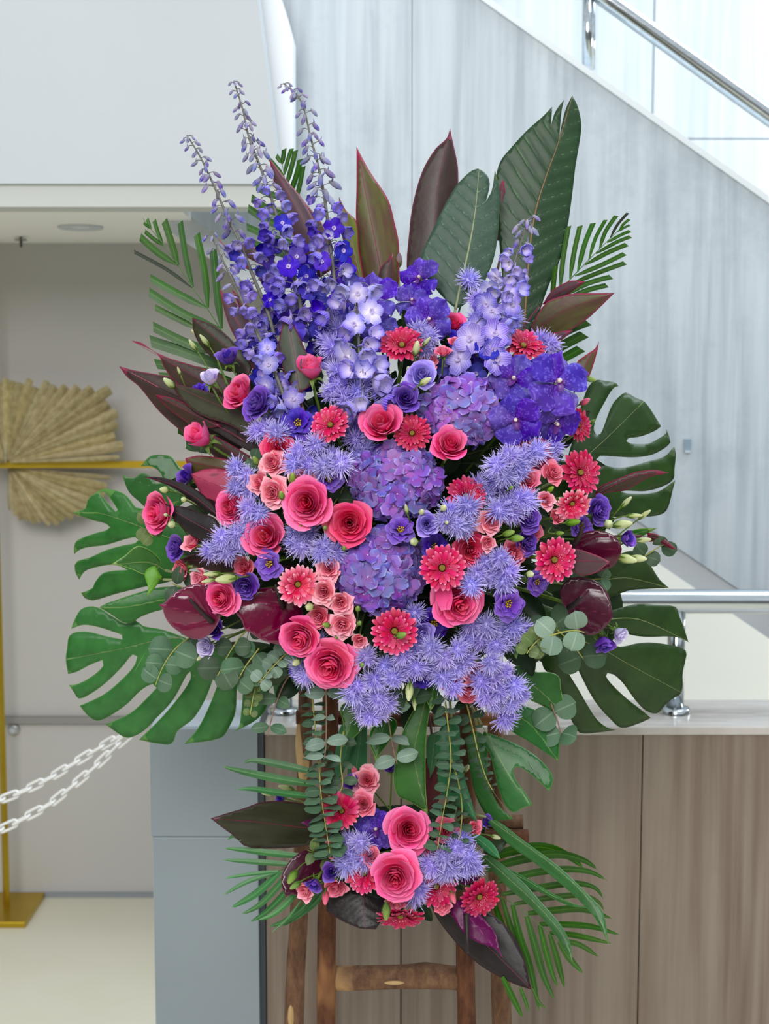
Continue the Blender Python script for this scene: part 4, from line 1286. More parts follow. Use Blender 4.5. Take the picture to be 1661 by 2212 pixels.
# ---- loose buds
def bud(key, x, y, d, dx, dz, dy, label, tgt=None, name='lisianthus_bud', cat='flower bud', grp='pale green lisianthus buds', st=.0011):
    t = None
    if tgt:
        t = W(tgt[0], tgt[1], mound(*tgt) + .06)
    return bloom(key, name, label, cat, grp, x, y, d, dx, dz, dy, stem=st, target=t, zoff=-.9, back=.02)
for row in [
    ('bud_slim', 417, 746, 34, -.5, 1.2, -.01, 'pale green bud at upper left, left of a pair', (480, 850)),
    ('bud_slim', 442, 736, 36, -.7, 1.2, .0, 'pale green bud at upper left, right of a pair', (500, 850)),
    ('bud_slim', 425, 722, 32, -1.2, 1.0, .02, 'pale green bud crossing the top of a dark leaf at left', (490, 830)),
    ('bud_pale', 366, 828, 38, -.6, .8, -.02, 'whitish bud at the tip of a dark cordyline leaf', (440, 900)),
    ('bud_slim', 387, 802, 22, -.1, 1.6, -.02, 'tiny green bud on thin stalk over dark cordyline', (410, 860)),
    ('bud_pale', 490, 1250, 54, -1.6, .0, -.05, 'large pale green bud pointing left over a violet lisianthus', (560, 1240)),
    ('bud_slim', 458, 1240, 40, -1.8, .1, -.04, 'slim pale green bud above the large left pointing bud', (540, 1240)),
    ('bud_slim', 452, 1254, 36, -1.8, -.2, -.04, 'slim pale green bud below left of the large bud', (540, 1246)),
    ('bud_round', 355, 1058, 26, -.3, .2, -.05, 'round pale bud above the far left pink rose', (430, 1090)),
    ('bud_round', 397, 1079, 20, .1, .2, -.05, 'small round bud against a narrow dark leaf', (440, 1110)),
    ('bud_round', 371, 1133, 27, .1, .0, -.06, 'round pale bud on the lower right of the far left rose', (420, 1180)),
    ('bud_round', 358, 1112, 14, .1, .2, -.06, 'tiny green bud on the face of the far left rose', (420, 1150)),
    ('bud_pale', 899, 753, 40, .2, 1.2, -.03, 'pale bud in front of the highest crimson gerbera', (890, 850)),
    ('bud_slim', 921, 738, 30, .9, .9, -.03, 'small green bud right of the pale bud by highest gerbera', (890, 830)),
    ('bud_round', 882, 797, 16, .0, .8, -.02, 'tiny bud left of the lilac spiral lisianthus', (885, 860)),
    ('bud_pale', 918, 824, 36, 1.2, .6, -.05, 'pale bud lying across the lilac spiral lisianthus', (895, 870)),
    ('bud_slim', 878, 1100, 30, -.3, 1.2, -.03, 'green bud over the bottom of the middle hydrangea', (895, 1140)),
    ('bud_round', 911, 1106, 23, .0, .4, -.03, 'round pale bud above the small lilac lisianthus', (925, 1140)),
    ('bud_round', 958, 1097, 25, .1, .4, -.04, 'round whitish bud beside the round ageratum puff', (950, 1140)),
    ('bud_round', 965, 1129, 13, .1, .2, -.05, 'tiny green bud in front of the round ageratum puff', (955, 1160)),
    ('bud_round', 894, 1170, 30, -.4, .2, -.03, 'pale bud at the right rim of the lower hydrangea', (915, 1160)),
    ('bud_round', 1314, 1132, 34, -.6, .2, -.02, 'round whitish bud at right edge, left of a pair', (1280, 1150)),
    ('bud_pale', 1344, 1133, 48, 1.3, .4, -.02, 'pale bud at right edge, right of a pair', (1290, 1150)),
    ('bud_slim', 1370, 1114, 36, 1.6, .2, .0, 'slim green bud pointing right over the monstera', (1300, 1140)),
    ('bud_slim', 1392, 1112, 36, 1.0, 1.4, .0, 'slim green bud furthest right on a long curved stalk', (1330, 1160)),
    ('bud_slim', 1352, 1085, 38, .6, 1.3, .0, 'slim green bud standing above the right edge pair', (1310, 1140)),
    ('bud_slim', 1388, 1167, 40, 1.6, .4, -.02, 'slim bud pointing right by the violet lisianthus at right', (1330, 1185)),
    ('bud_pale', 1352, 1207, 50, 1.4, -.3, -.03, 'fat yellowish bud below the violet lisianthus, left one', (1310, 1190)),
    ('bud_pale', 1377, 1206, 42, 1.5, .0, -.02, 'fat yellowish bud below the violet lisianthus, right one', (1320, 1190)),
    ('bud_round', 1145, 1240, 26, .2, .2, -.03, 'whitish round bud left below the large right gerbera', (1160, 1280)),
    ('bud_pale', 884, 1492, 46, -.2, -1.6, -.03, 'pale bud hanging beneath the bottom ageratum', (880, 1430)),
    ('bud_slim', 895, 1520, 30, .1, -1.6, -.02, 'small green bud hanging below the pale hanging bud', (885, 1480)),
    ('bud_round', 640, 1431, 26, -.4, .0, -.02, 'whitish bud left of the very large bottom rose', (670, 1420)),
    ('bud_pale', 436, 1418, 30, -.6, -.5, -.02, 'pale bud under the whitish lilac lisianthus', (480, 1400)),
    ('bud_slim', 450, 1440, 42, .1, -1.6, -.02, 'slim pale bud hanging below the whitish lilac lisianthus', (455, 1400)),
    ('bud_slim', 618, 1702, 40, -1.4, .5, .01, 'cream bud above the big dark lower leaf, right one', (700, 1750)),
    ('bud_slim', 582, 1714, 36, -1.8, .1, .01, 'cream bud above the big dark lower leaf, left one', (690, 1750)),
    ('bud_pale', 1008, 1660, 26, .2, .9, .05, 'small white bud between the hanging green blades', (990, 1720)),
    ('bud_pale', 1070, 1808, 26, 1.2, -.2, .03, 'small white bud at right by the log rails', (1010, 1810)),
]:
    bud(*row)
for row in [
    ('bud_green', 553, 996, 30, -.2, 1.0, -.02, 'green rosebud beside the grey round leaf at left', (590, 1020)),
    ('bud_green', 632, 1035, 36, .3, 1.2, -.03, 'green rosebud among the pale salmon spray roses', (615, 1070)),
    ('bud_green', 608, 1070, 28, .2, .9, -.045, 'small green rosebud on a pale salmon spray rose', (610, 1110)),
    ('bud_green', 651, 1138, 22, .1, .3, -.03, 'green rosebud under the wide open pink rose, left', (670, 1160)),
    ('bud_green', 702, 1140, 22, .1, .3, -.03, 'green rosebud under the wide open pink rose, right', (700, 1170)),
    ('bud_green', 743, 1184, 22, .2, .5, -.02, 'green rosebud on the upper left of the lower hydrangea', (730, 1210)),
    ('bud_round', 668, 1311, 30, -.1, .2, -.03, 'round pale bud above the coral spray rose', (690, 1330)),
    ('bud_green', 773, 1315, 26, .1, .7, -.03, 'green rosebud at the lower rim of the hydrangea', (770, 1350)),
    ('bud_green', 776, 1346, 24, .3, .6, -.03, 'green rosebud right of the ruffled salmon spray rose', (760, 1380)),
    ('bud_green', 705, 1350, 28, -.4, .5, -.03, 'green rosebud left of the ruffled salmon spray rose', (720, 1370)),
    ('bud_green', 727, 1376, 20, .0, .2, -.02, 'tiny green rosebud above the very large bottom rose', (735, 1390)),
    ('bud_green', 782, 1436, 24, .2, .6, -.04, 'green rosebud right of the very large bottom rose', (770, 1410)),
    ('bud_green', 866, 1372, 34, .9, .6, -.06, 'green bud lying across the bottom gerbera', (895, 1350)),
    ('bud_green', 1098, 1152, 34, 1.0, .5, -.02, 'green rosebud right of salmon spray roses, upper one', (1060, 1170)),
    ('bud_green', 1116, 1163, 36, 1.1, .2, -.03, 'green rosebud right of salmon spray roses, lower one', (1060, 1180)),
    ('bud_green', 1237, 1128, 36, 1.4, .3, -.02, 'green rosebud pointing right under the side-facing gerbera', (1190, 1130)),
    ('bud_green', 1208, 1152, 24, .7, .2, .0, 'green rosebud in shade above the large right gerbera', (1190, 1140)),
    ('bud_green', 1188, 1058, 26, .4, .8, -.01, 'green rosebud between two coral spray roses at right', (1170, 1090)),
    ('bud_pink', 1263, 868, 28, .9, .6, .0, 'pink rosebud at the right of the orchid cluster', (1230, 900)),
    ('bud_green', 1276, 820, 26, 1.5, -.4, .0, 'green bud on top of the right monstera leaf', (1240, 850)),
    ('bud_green', 1104, 1053, 16, .2, .4, -.04, 'tiny green bud over the shaded right ageratum', (1100, 1090)),
    ('bud_green', 632, 1894, 38, -.3, -.7, -.05, 'green bud on dark lower anthurium, upper one', (700, 1850)),
    ('bud_green', 638, 1912, 32, -.7, -.3, -.05, 'green bud on dark lower anthurium, lower one', (720, 1880)),
    ('bud_green', 834, 1968, 40, .0, -1.4, -.06, 'green rosebud hanging over the downward gerbera', (845, 1930)),
    ('bud_pink', 703, 1938, 34, .2, -1.2, -.02, 'pink rosebud hanging beside the black cut leaf', (730, 1900)),
    ('bud_pink', 978, 1938, 30, .3, -1.0, -.02, 'pink rosebud between the two right lower gerberas', (960, 1910)),
    ('bud_pink', 765, 1665, 30, -.3, 1.3, .0, 'pink rosebud above the highest lower spray rose', (790, 1720)),
    ('bud_vanda', 862, 562, 34, .0, 1.6, .04, 'mauve orchid bud standing on its stalk at top', (868, 690)),
]:
    bud(*row, name='rosebud', grp='green and pink rosebuds')

# ============================================================ leaves
def leaf_mat(name, blade, dark, vein, edge=None, rough=0.38, spec=0.5, rib=3.0, side=1.3, edge_w=4.0, blotch=None, streak=0, fleck=None, blob=None, var=(.008, .08, .12)):
    """attributes: rib (distance to the midrib, px), vein (distance to a side vein), edge (distance to the margin)"""
    k = NT(name, rough + .04, spec * .7)
    f = k.noise(22, 4)
    c = k.ramp(f, [(.3, dark), (.7, blade)])
    if streak:
        uv = k.n('ShaderNodeUVMap')
        mp = k.n('ShaderNodeMapping'); mp.inputs['Scale'].default_value = (streak, .8, 1)
        k.l(uv.outputs[0], mp.inputs[0])
        n_ = k.n('ShaderNodeTexNoise', i_Scale=1.0, i_Detail=4.0)
        k.l(mp.outputs[0], n_.inputs['Vector'])
        c = k.mix(k.ramp(n_.outputs['Fac'], [(.42, '#000000'), (.66, '#bbbbbb')]), c, blotch or dark)
    def att(n):
        a = k.n('ShaderNodeAttribute', attribute_name=n)
        return a.outputs['Fac']
    def near(n, w):
        mr = k.n('ShaderNodeMapRange', interpolation_type='SMOOTHSTEP')
        k.l(att(n), mr.inputs[0])
        mr.inputs[1].default_value = w * .4; mr.inputs[2].default_value = w * 1.3
        mr.inputs[3].default_value = 1; mr.inputs[4].default_value = 0
        return mr.outputs[0]
    if side: c = k.mix(k.math('MULTIPLY', near('vein', side), .75), c, vein)
    if edge: c = k.mix(near('edge', edge_w), c, edge)
    if rib: c = k.mix(near('rib', rib), c, vein)
    if fleck:
        f2 = k.noise(95, 2)
        c = k.mix(k.ramp(f2, [(.74, '#000000'), (.80, '#999999')]), c, fleck)
    if blob:
        f3 = k.noise(26, 1, stretch=(.6, 1, 1.5))
        c = k.mix(k.ramp(f3, [(.56, '#000000'), (.60, '#ffffff')]), c, blob)
    k.base(k.vary(c, *var))
    h = k.math('ADD', k.math('MULTIPLY', near('vein', max(side, 1) * 2.2), -.6), k.noise(60, 2))
    k.bump(h, .12, .004)
    return k.m

M_mon = leaf_mat('monstera_green', '#2f7030', '#1f5524', '#588f48', '#4d7f3c', .32, .5, 2.2, 1.1, 1.6)
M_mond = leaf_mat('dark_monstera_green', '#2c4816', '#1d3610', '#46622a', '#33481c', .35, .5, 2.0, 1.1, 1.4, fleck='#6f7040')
M_monf = leaf_mat('bright_monstera_green', '#2f6d20', '#245a1c', '#5c8f3c', '#7ba04a', .33, .5, 2.0, 1.1, 1.6)
M_cord = leaf_mat('burgundy_cordyline', '#3f2c26', '#33211f', '#5c2f38', '#7d2340', .36, .5, 2.0, 0, 2.5, blotch='#473a2c', streak=6)
M_cordp = leaf_mat('purple_cordyline', '#5b3f47', '#4b333c', '#8a2f4c', '#8e2a4a', .42, .45, 1.6, 0, 2.2, blotch='#554a48', streak=6)
M_cordg = leaf_mat('green_red_cordyline', '#4e4a26', '#57352f', '#6a3038', '#8e2f48', .38, .45, 1.8, 0, 3.5, blotch='#5f6a2c', streak=5)
M_cordy = leaf_mat('yellow_green_cordyline', '#6a7a26', '#5a4428', '#8e8a3a', '#7a3038', .38, .45, 1.8, 0, 3.5, blotch='#7d9630', streak=5)
M_cordk = leaf_mat('black_cordyline', '#221b1d', '#1a1416', '#2e2426', '#3a1622', .36, .5, 1.6, 0, 2.0, blotch='#2b2425', streak=6)
M_cordo = leaf_mat('olive_dark_cordyline', '#34341f', '#2a2a1a', '#3f2a26', '#4f1a2c', .33, .5, 2.0, 0, 2.6, blotch='#3d4228', streak=6)
M_cordr = leaf_mat('crimson_leaf', '#c03660', '#a82a52', '#cc5a78', '#8a1f3e', .45, .4, 1.6, 0, 1.5, blotch='#8a1f3e', streak=2.6, blob='#2a1018')
M_ban = leaf_mat('banana_green', '#264426', '#1a361b', '#5a7a50', '#33402a', .34, .4, 0, 1.9, 1.2)
M_banl = leaf_mat('greyish_banana_green', '#3a5a48', '#2c4a36', '#6a8a6c', '#4a5a3a', .36, .4, 0, 1.9, 1.2)
M_blade = leaf_mat('long_blade_green', '#2f6a2c', '#27582a', '#4f8a4a', '#3f7a3a', .33, .5, 1.5, 0, 1.2, blotch='#3a7a3c', streak=8)
M_strap = leaf_mat('bluish_blade_green', '#3c7a50', '#2f6a40', '#5a9468', None, .35, .5, 1.5, 0, 1.2, blotch='#2f6a3c', streak=8)
M_ant = leaf_mat('burgundy_spathe', '#680f36', '#560a2c', '#862a50', '#7a3a5a', .12, .8, 1.8, 2.4, 2.2)
M_antd = leaf_mat('dark_maroon_spathe', '#480a24', '#3a071c', '#641a38', '#54122c', .14, .7, 1.8, 2.2, 1.6)
M_antm = leaf_mat('magenta_spathe', '#64144e', '#520f42', '#863070', '#4c1040', .3, .4, 1.8, 1.8, 1.2)
M_spad = plain('black_spadix', '#1c1113', .5, .4, nz=(400, '#2c1c1e'))
M_rib_g = plain('pale_green_rib', '#7f8a58', .45)
M_rib_b = plain('brown_rib', '#8a6a42', .45)
M_rib_l = plain('light_rib', '#8f9a72', .45)

def smooth_loop(pts, sharp=105, per=4):
    """closed outline with rounded runs and kept points"""
    P = [Vector((p[0], p[1])) for p in pts]
    n = len(P)
    corner = []
    for i in range(n):
        a = P[i - 1] - P[i]; b = P[(i + 1) % n] - P[i]
        ang = math.degrees(a.angle(b)) if a.length > 1e-6 and b.length > 1e-6 else 180
        corner.append(ang < sharp)
    out = []
    for i in range(n):
        p0, p1, p2, p3 = P[i - 1], P[i], P[(i + 1) % n], P[(i + 2) % n]
        L = (p2 - p1).length
        def tang(a, b, c, is_c, d):
            if is_c: return d
            t = (c - a)
            return t.normalized() * L if t.length > 1e-6 else d
        m1 = tang(p0, p1, p2, corner[i], p2 - p1)
        m2 = tang(p1, p2, p3, corner[(i + 1) % n], p2 - p1)
        k = max(1, min(per, int(L / 7)))
        for q in range(k):
            t = q / k
            h = (2 * t**3 - 3 * t**2 + 1) * p1 + (t**3 - 2 * t**2 + t) * m1 + (-2 * t**3 + 3 * t**2) * p2 + (t**3 - t**2) * m2
            out.append(h)
    return out

def inside(p, poly):
    c = False; n = len(poly); j = n - 1
    for i in range(n):
        a, b = poly[i], poly[j]
        if (a.y > p.y) != (b.y > p.y) and p.x < (b.x - a.x) * (p.y - a.y) / (b.y - a.y) + a.x:
            c = not c
        j = i
    return c

def seg_d(p, a, b):
    ab = b - a
    L = ab.length_squared
    t = 0 if L < 1e-12 else max(0, min(1, (p - a).dot(ab) / L))
    return (p - (a + ab * t)).length, t

def poly_d(p, line):
    """(distance, arc fraction, side)"""
    best = (1e9, 0, 1); acc = 0
    tot = sum((b - a).length for a, b in zip(line, line[1:])) or 1
    for a, b in zip(line, line[1:]):
        d, t = seg_d(p, a, b)
        L = (b - a).length
        if d < best[0]:
            cr = (b - a).x * (p - a).y - (b - a).y * (p - a).x
            best = (d, (acc + t * L) / tot, 1 if cr > 0 else -1)
        acc += L
    return best

LEAF_INFO = {}
def leaf_mesh(name, outline, rib, Yb, Yt, fold, mat, origin, veins=(), holes=(), sharp=105, wave=.0, droop=0.0, pin=0, fine=15, side_shift=0.0, ridge=.9):
    loop = smooth_loop(outline, sharp)
    hl = [smooth_loop(h, sharp) for h in holes]
    R = [Vector(p) for p in rib]
    R = [Vector((v.x, v.y)) for v in catmull([(p.x, p.y, 0) for p in R], 6)] if len(R) > 2 else R
    xs = [p.x for p in loop]; ys = [p.y for p in loop]
    area = abs(sum(loop[i - 1].x * loop[i].y - loop[i].x * loop[i - 1].y for i in range(len(loop)))) / 2
    sp = max(6.0, min(7.5 if pin else fine, math.sqrt(area) / 15))
    verts = [p.copy() for p in loop]
    edges = [(i, (i + 1) % len(loop)) for i in range(len(loop))]
    for h in hl:
        b = len(verts)
        verts += [p.copy() for p in h]
        edges += [(b + i, b + (i + 1) % len(h)) for i in range(len(h))]
    bl = [loop] + hl
    def bd(p):
        return min(min(seg_d(p, q[i - 1], q[i])[0] for i in range(len(q))) for q in bl)
    y = min(ys) + sp / 2; row = 0
    while y < max(ys):
        x = min(xs) + (sp / 2 if row % 2 else 0)
        while x < max(xs):
            p = Vector((x, y))
            if inside(p, loop) and not any(inside(p, h) for h in hl) and bd(p) > sp * .45:
                verts.append(p)
            x += sp
        y += sp * .87; row += 1
    v2, e2, f2, *_ = delaunay_2d_cdt(verts, edges, [], 0, 1e-5)
    faces = []
    for f in f2:
        c = sum((v2[i] for i in f), Vector((0, 0))) / len(f)
        if inside(c, loop) and not any(inside(c, h) for h in hl):
            faces.append(tuple(f))
    VL = [[Vector(q) for q in ln] for ln in veins]
    Lpx = sum((b - a).length for a, b in zip(R, R[1:]))
    wmax = max(poly_d(p, R)[0] for p in loop) or 1
    co, ar, av, ae, uv = [], [], [], [], []
    kk = mpp(sum(ys) / len(ys), (Yb + Yt) / 2)
    for p in v2:
        d, s, sd = poly_d(p, R)
        dn = d / wmax
        vd = min([poly_d(p, ln)[0] for ln in VL] + [99])
        if pin:                                    # parallel side veins running off the midrib
            q = (s * Lpx - d * .75) % pin
            vd = min(vd, min(q, pin - q) * 1.0)
        Y = Yb + (Yt - Yb) * s + fold * dn ** 1.4 * wmax * kk + side_shift * sd * dn * wmax * kk
        Y += wave * kk * 12 * math.sin(s * 9 + sd * 1.3) * dn
        Y -= droop * kk * Lpx * s * s
        if pin: Y += .6 * kk * math.sin((s * Lpx - d * .75) / pin * 2 * PI)
        if VL: Y += ridge * kk * math.exp(-(vd / 5.0) ** 2)
        co.append(W(p.x, p.y, Y) - origin)
        ar.append(d); av.append(vd); ae.append(bd(p)); uv.append((.5 + sd * d / 100, s * Lpx / 100))
    me = mesh(name, co, faces, mat, True, uv)
    for nm, data in (('rib', ar), ('vein', av), ('edge', ae)):
        a = me.attributes.new(nm, 'FLOAT', 'POINT')
        a.data.foreach_set('value', data)
    # faces toward the camera
    if len(me.polygons) and sum(1 for q in me.polygons if q.normal.y > 0) > len(me.polygons) / 2:
        me.flip_normals()
    LEAF_INFO['last'] = (R, Yb, Yt, Lpx, kk, droop)
    return me

def leaf(name, label, cat, group, outline, rib, Yb, Yt, mat, fold=.25, ribmat=None, ribw=2.0, veins=(), holes=(), stemto=None, stemmat=None, stemr=.0022, **kw):
    base = W(rib[0][0], rib[0][1], Yb)
    o = empty(name, base)
    tag(o, label, cat, group)
    me = leaf_mesh('blade', outline, rib, Yb, Yt, fold, mat, base, veins, holes, **kw)
    b = part('blade', me, o)
    m = b.modifiers.new('thickness', 'SOLIDIFY'); m.thickness = .0007; m.offset = -1
    R, _, _, Lpx, kk, droop = LEAF_INFO['last']
    if ribmat:
        pts, rad, acc = [], [], 0
        for i, p in enumerate(R):
            if i: acc += (R[i] - R[i - 1]).length
            s = acc / Lpx
            pts.append(W(p.x, p.y, Yb + (Yt - Yb) * s - droop * kk * Lpx * s * s - .0002) - base)
            rad.append(max(.0003, ribw * .5 * kk * (1 - s * .85)))
        part('midrib', MB().tube(pts, rad, 6).build('midrib', ribmat), o)
    tgt = stemto if isinstance(stemto, Vector) else heart(rib[0][1])
    d = (pts[0] - pts[1]).normalized() if ribmat else (W(*rib[0], Yb) - W(*rib[1], Yb)).normalized()
    part('petiole', MB().tube(bez(Vector((0, 0, 0)), d * .04, (tgt - base) * .6, tgt - base, 6), stemr, 6).build('petiole', stemmat or ribmat or M_stem), o)
    return o

def mirror_note(): pass

# ---- monstera
MG = 'monstera leaves round the bouquet'
def monstera(label, outline, rib, Yb, Yt, mat=None, **kw):
    kw.setdefault('ribmat', M_rib_g); kw.setdefault('fold', .22)
    leaf('monstera_leaf', label, 'monstera leaf', MG, outline, rib, Yb, Yt, mat or M_mon, **kw)
monstera('green monstera leaf with two lobes behind the far left rose',
    [(304, 1007), (325, 985), (352, 982), (372, 988), (390, 1012), (412, 1030), (402, 1080), (340, 1122), (302, 1085), (278, 1062), (264, 1026), (288, 1033), (306, 1022), (322, 1027), (338, 1044), (352, 1042), (348, 1024), (328, 1008)],
    [(415, 1085), (370, 1055), (310, 1000)], 2.24, 2.26, veins=[[(360, 1060), (266, 1030)]])
monstera('green monstera leaf at far left with a slot and split lobes',
    [(294, 1096), (283, 1082), (270, 1068), (248, 1059), (222, 1056), (205, 1066), (189, 1080), (184, 1098), (155, 1107), (180, 1117), (205, 1125), (230, 1132), (237, 1139), (230, 1145), (205, 1152), (167, 1167), (160, 1180), (160, 1197), (175, 1186), (192, 1182), (230, 1177), (270, 1165), (292, 1161), (299, 1166), (292, 1173), (267, 1178), (230, 1188), (192, 1205), (167, 1212), (161, 1221), (164, 1240), (171, 1252), (182, 1235), (205, 1226), (240, 1220), (262, 1224), (275, 1231), (225, 1237), (205, 1258), (200, 1270), (175, 1281), (183, 1292), (201, 1297), (250, 1283), (310, 1268), (380, 1250), (420, 1200), (400, 1130), (340, 1102)],
    [(405, 1178), (330, 1148), (265, 1124), (215, 1109), (155, 1107)], 2.20, 2.25,
    veins=[[(300, 1136), (240, 1090), (208, 1070)], [(265, 1124), (184, 1098)], [(330, 1148), (250, 1160), (162, 1190)], [(360, 1162), (270, 1190), (168, 1240)], [(385, 1175), (290, 1240), (180, 1284)]],
    holes=[[(214, 1064), (224, 1062), (236, 1074), (247, 1090), (254, 1101), (250, 1105), (238, 1093), (224, 1076)]])
monstera('large green monstera leaf at lower left with eight long fingers',
    [(211, 1312), (191, 1310), (174, 1317), (160, 1341), (154, 1358), (181, 1350), (214, 1355), (245, 1365), (263, 1372), (264, 1381), (231, 1375), (197, 1366), (167, 1365), (150, 1373), (145, 1398), (142, 1425), (147, 1456), (164, 1452), (197, 1435), (221, 1426), (223, 1438), (197, 1462), (164, 1479), (149, 1480), (160, 1496), (170, 1509), (197, 1498), (231, 1473), (265, 1439), (287, 1414), (296, 1418), (291, 1436), (265, 1466), (224, 1500), (172, 1525), (190, 1546), (209, 1557), (231, 1550), (272, 1523), (305, 1491), (330, 1478), (338, 1486), (319, 1506), (282, 1540), (228, 1565), (265, 1591), (278, 1594), (309, 1580), (336, 1553), (373, 1513), (404, 1457), (411, 1451), (411, 1468), (386, 1506), (346, 1553), (300, 1598), (339, 1606), (371, 1606), (383, 1580), (417, 1553), (442, 1513), (460, 1468), (471, 1476), (454, 1520), (427, 1574), (398, 1607), (477, 1594), (497, 1567), (509, 1537), (513, 1480), (522, 1476), (524, 1500), (521, 1537), (516, 1570), (504, 1582), (551, 1557), (575, 1530), (582, 1490), (590, 1482), (595, 1513), (620, 1500), (640, 1455), (600, 1410), (520, 1395), (440, 1395), (400, 1378), (350, 1360), (309, 1352), (292, 1340), (272, 1347), (240, 1330)],
    [(470, 1378), (400, 1376), (330, 1385), (270, 1400), (142, 1425)], 2.16, 2.20,
    veins=[[(275, 1398), (220, 1335), (180, 1318)], [(275, 1398), (210, 1450), (158, 1490)], [(330, 1385), (290, 1450), (190, 1540)], [(360, 1380), (330, 1480), (250, 1580)], [(390, 1377), (420, 1460), (330, 1595)], [(410, 1376), (470, 1450), (420, 1600)], [(440, 1376), (500, 1470), (450, 1590)], [(450, 1376), (560, 1450), (530, 1570)]], fold=.16)
monstera('single green monstera lobe between the two left leaves',
    [(214, 1312), (230, 1303), (248, 1297), (299, 1280), (349, 1268), (400, 1268), (400, 1310), (346, 1318), (305, 1332), (282, 1346), (265, 1344), (241, 1328)],
    [(420, 1285), (350, 1296), (280, 1310), (214, 1312)], 2.17, 2.16)
monstera('folded bright green leaf lobe over the far left monstera',
    [(239, 1220), (270, 1200), (295, 1180), (320, 1186), (342, 1204), (349, 1218), (330, 1236), (312, 1241), (285, 1230), (260, 1222)],
    [(356, 1232), (320, 1215), (239, 1220)], 2.13, 2.11, mat=M_monf, fold=-.2)
monstera('dark green monstera leaf at upper right with five fingers',
    [(1286, 821), (1308, 823), (1330, 827), (1336, 834), (1329, 835), (1318, 848), (1306, 869), (1294, 891), (1285, 912), (1283, 930), (1289, 940), (1297, 937), (1306, 917), (1315, 891), (1325, 870), (1339, 855), (1352, 848), (1371, 858), (1391, 867), (1405, 884), (1428, 921), (1416, 930), (1393, 940), (1378, 944), (1357, 947), (1353, 953), (1362, 958), (1400, 958), (1423, 947), (1440, 935), (1439, 927), (1446, 944), (1448, 956), (1428, 973), (1402, 984), (1367, 988), (1325, 986), (1296, 985), (1288, 992), (1301, 1002), (1329, 1010), (1358, 1008), (1402, 996), (1437, 985), (1456, 965), (1460, 978), (1457, 1013), (1454, 1036), (1428, 1052), (1393, 1061), (1352, 1060), (1341, 1062), (1356, 1066), (1402, 1066), (1428, 1059), (1459, 1037), (1454, 1055), (1444, 1094), (1433, 1109), (1402, 1116), (1350, 1117), (1300, 1112), (1230, 1060), (1225, 1000), (1240, 940), (1250, 895), (1262, 856), (1271, 835)],
    [(1240, 1012), (1271, 982), (1315, 942), (1391, 867)], 2.20, 2.26, mat=M_mond,
    veins=[[(1271, 982), (1290, 850), (1310, 830)], [(1315, 942), (1425, 920)], [(1290, 965), (1380, 972), (1444, 940)], [(1262, 992), (1350, 1036), (1455, 1000)], [(1250, 1005), (1340, 1090), (1450, 1070)]])
monstera('dark green monstera lobe above the steel handrail at right',
    [(1392, 1197), (1405, 1220), (1425, 1252), (1445, 1270), (1400, 1272), (1362, 1275), (1332, 1285), (1310, 1292), (1280, 1280), (1290, 1230), (1325, 1205), (1360, 1190)],
    [(1275, 1262), (1350, 1248), (1445, 1270)], 2.22, 2.24, mat=M_mond, veins=[[(1310, 1255), (1392, 1200)]])
monstera('dark green monstera lobe with hooked tip over the handrail post',
    [(1310, 1325), (1327, 1317), (1350, 1310), (1380, 1304), (1412, 1306), (1460, 1311), (1467, 1330), (1477, 1355), (1487, 1387), (1470, 1379), (1445, 1375), (1400, 1376), (1365, 1372), (1340, 1362), (1312, 1345)],
    [(1300, 1340), (1380, 1338), (1487, 1386)], 2.20, 2.24, mat=M_mond, fold=.3, wave=.12)
monstera('large dark monstera leaf at lower right with parted fingers',
    [(1330, 1395), (1350, 1396), (1375, 1390), (1407, 1388), (1450, 1394), (1481, 1405), (1481, 1425), (1475, 1450), (1472, 1496), (1452, 1510), (1435, 1525), (1419, 1541), (1395, 1535), (1372, 1512), (1345, 1475), (1325, 1457), (1312, 1454), (1309, 1461), (1325, 1482), (1355, 1510), (1387, 1535), (1406, 1551), (1382, 1562), (1342, 1572), (1317, 1552), (1290, 1522), (1270, 1490), (1250, 1450), (1240, 1435), (1226, 1421), (1219, 1430), (1230, 1457), (1250, 1490), (1270, 1525), (1290, 1555), (1312, 1572), (1330, 1577), (1295, 1582), (1252, 1583), (1240, 1567), (1220, 1525), (1205, 1490), (1187, 1457), (1175, 1445), (1167, 1422), (1161, 1417), (1158, 1428), (1140, 1400), (1200, 1340), (1280, 1340)],
    [(1225, 1372), (1300, 1402), (1360, 1436), (1472, 1496)], 2.18, 2.24, mat=M_mond,
    veins=[[(1330, 1420), (1400, 1405), (1470, 1415)], [(1300, 1402), (1340, 1470), (1410, 1535)], [(1270, 1390), (1300, 1480), (1370, 1560)], [(1240, 1378), (1230, 1460), (1280, 1575)]], fold=.2)
monstera('pointed green monstera lobe just right of the hanging ageratum',
    [(1108, 1442), (1145, 1441), (1157, 1451), (1185, 1452), (1207, 1461), (1212, 1490), (1218, 1520), (1225, 1550), (1200, 1542), (1162, 1520), (1130, 1508), (1090, 1490)],
    [(1085, 1465), (1150, 1480), (1225, 1550)], 2.13, 2.12, mat=M_monf, fold=.15)
monstera('pointed green lobe below right of the hanging ageratum',
    [(1110, 1522), (1144, 1528), (1175, 1546), (1209, 1581), (1208, 1612), (1206, 1644), (1178, 1626), (1138, 1599), (1107, 1581), (1085, 1560), (1090, 1535)],
    [(1075, 1540), (1140, 1560), (1206, 1644)], 2.13, 2.11, mat=M_mon, fold=.2)
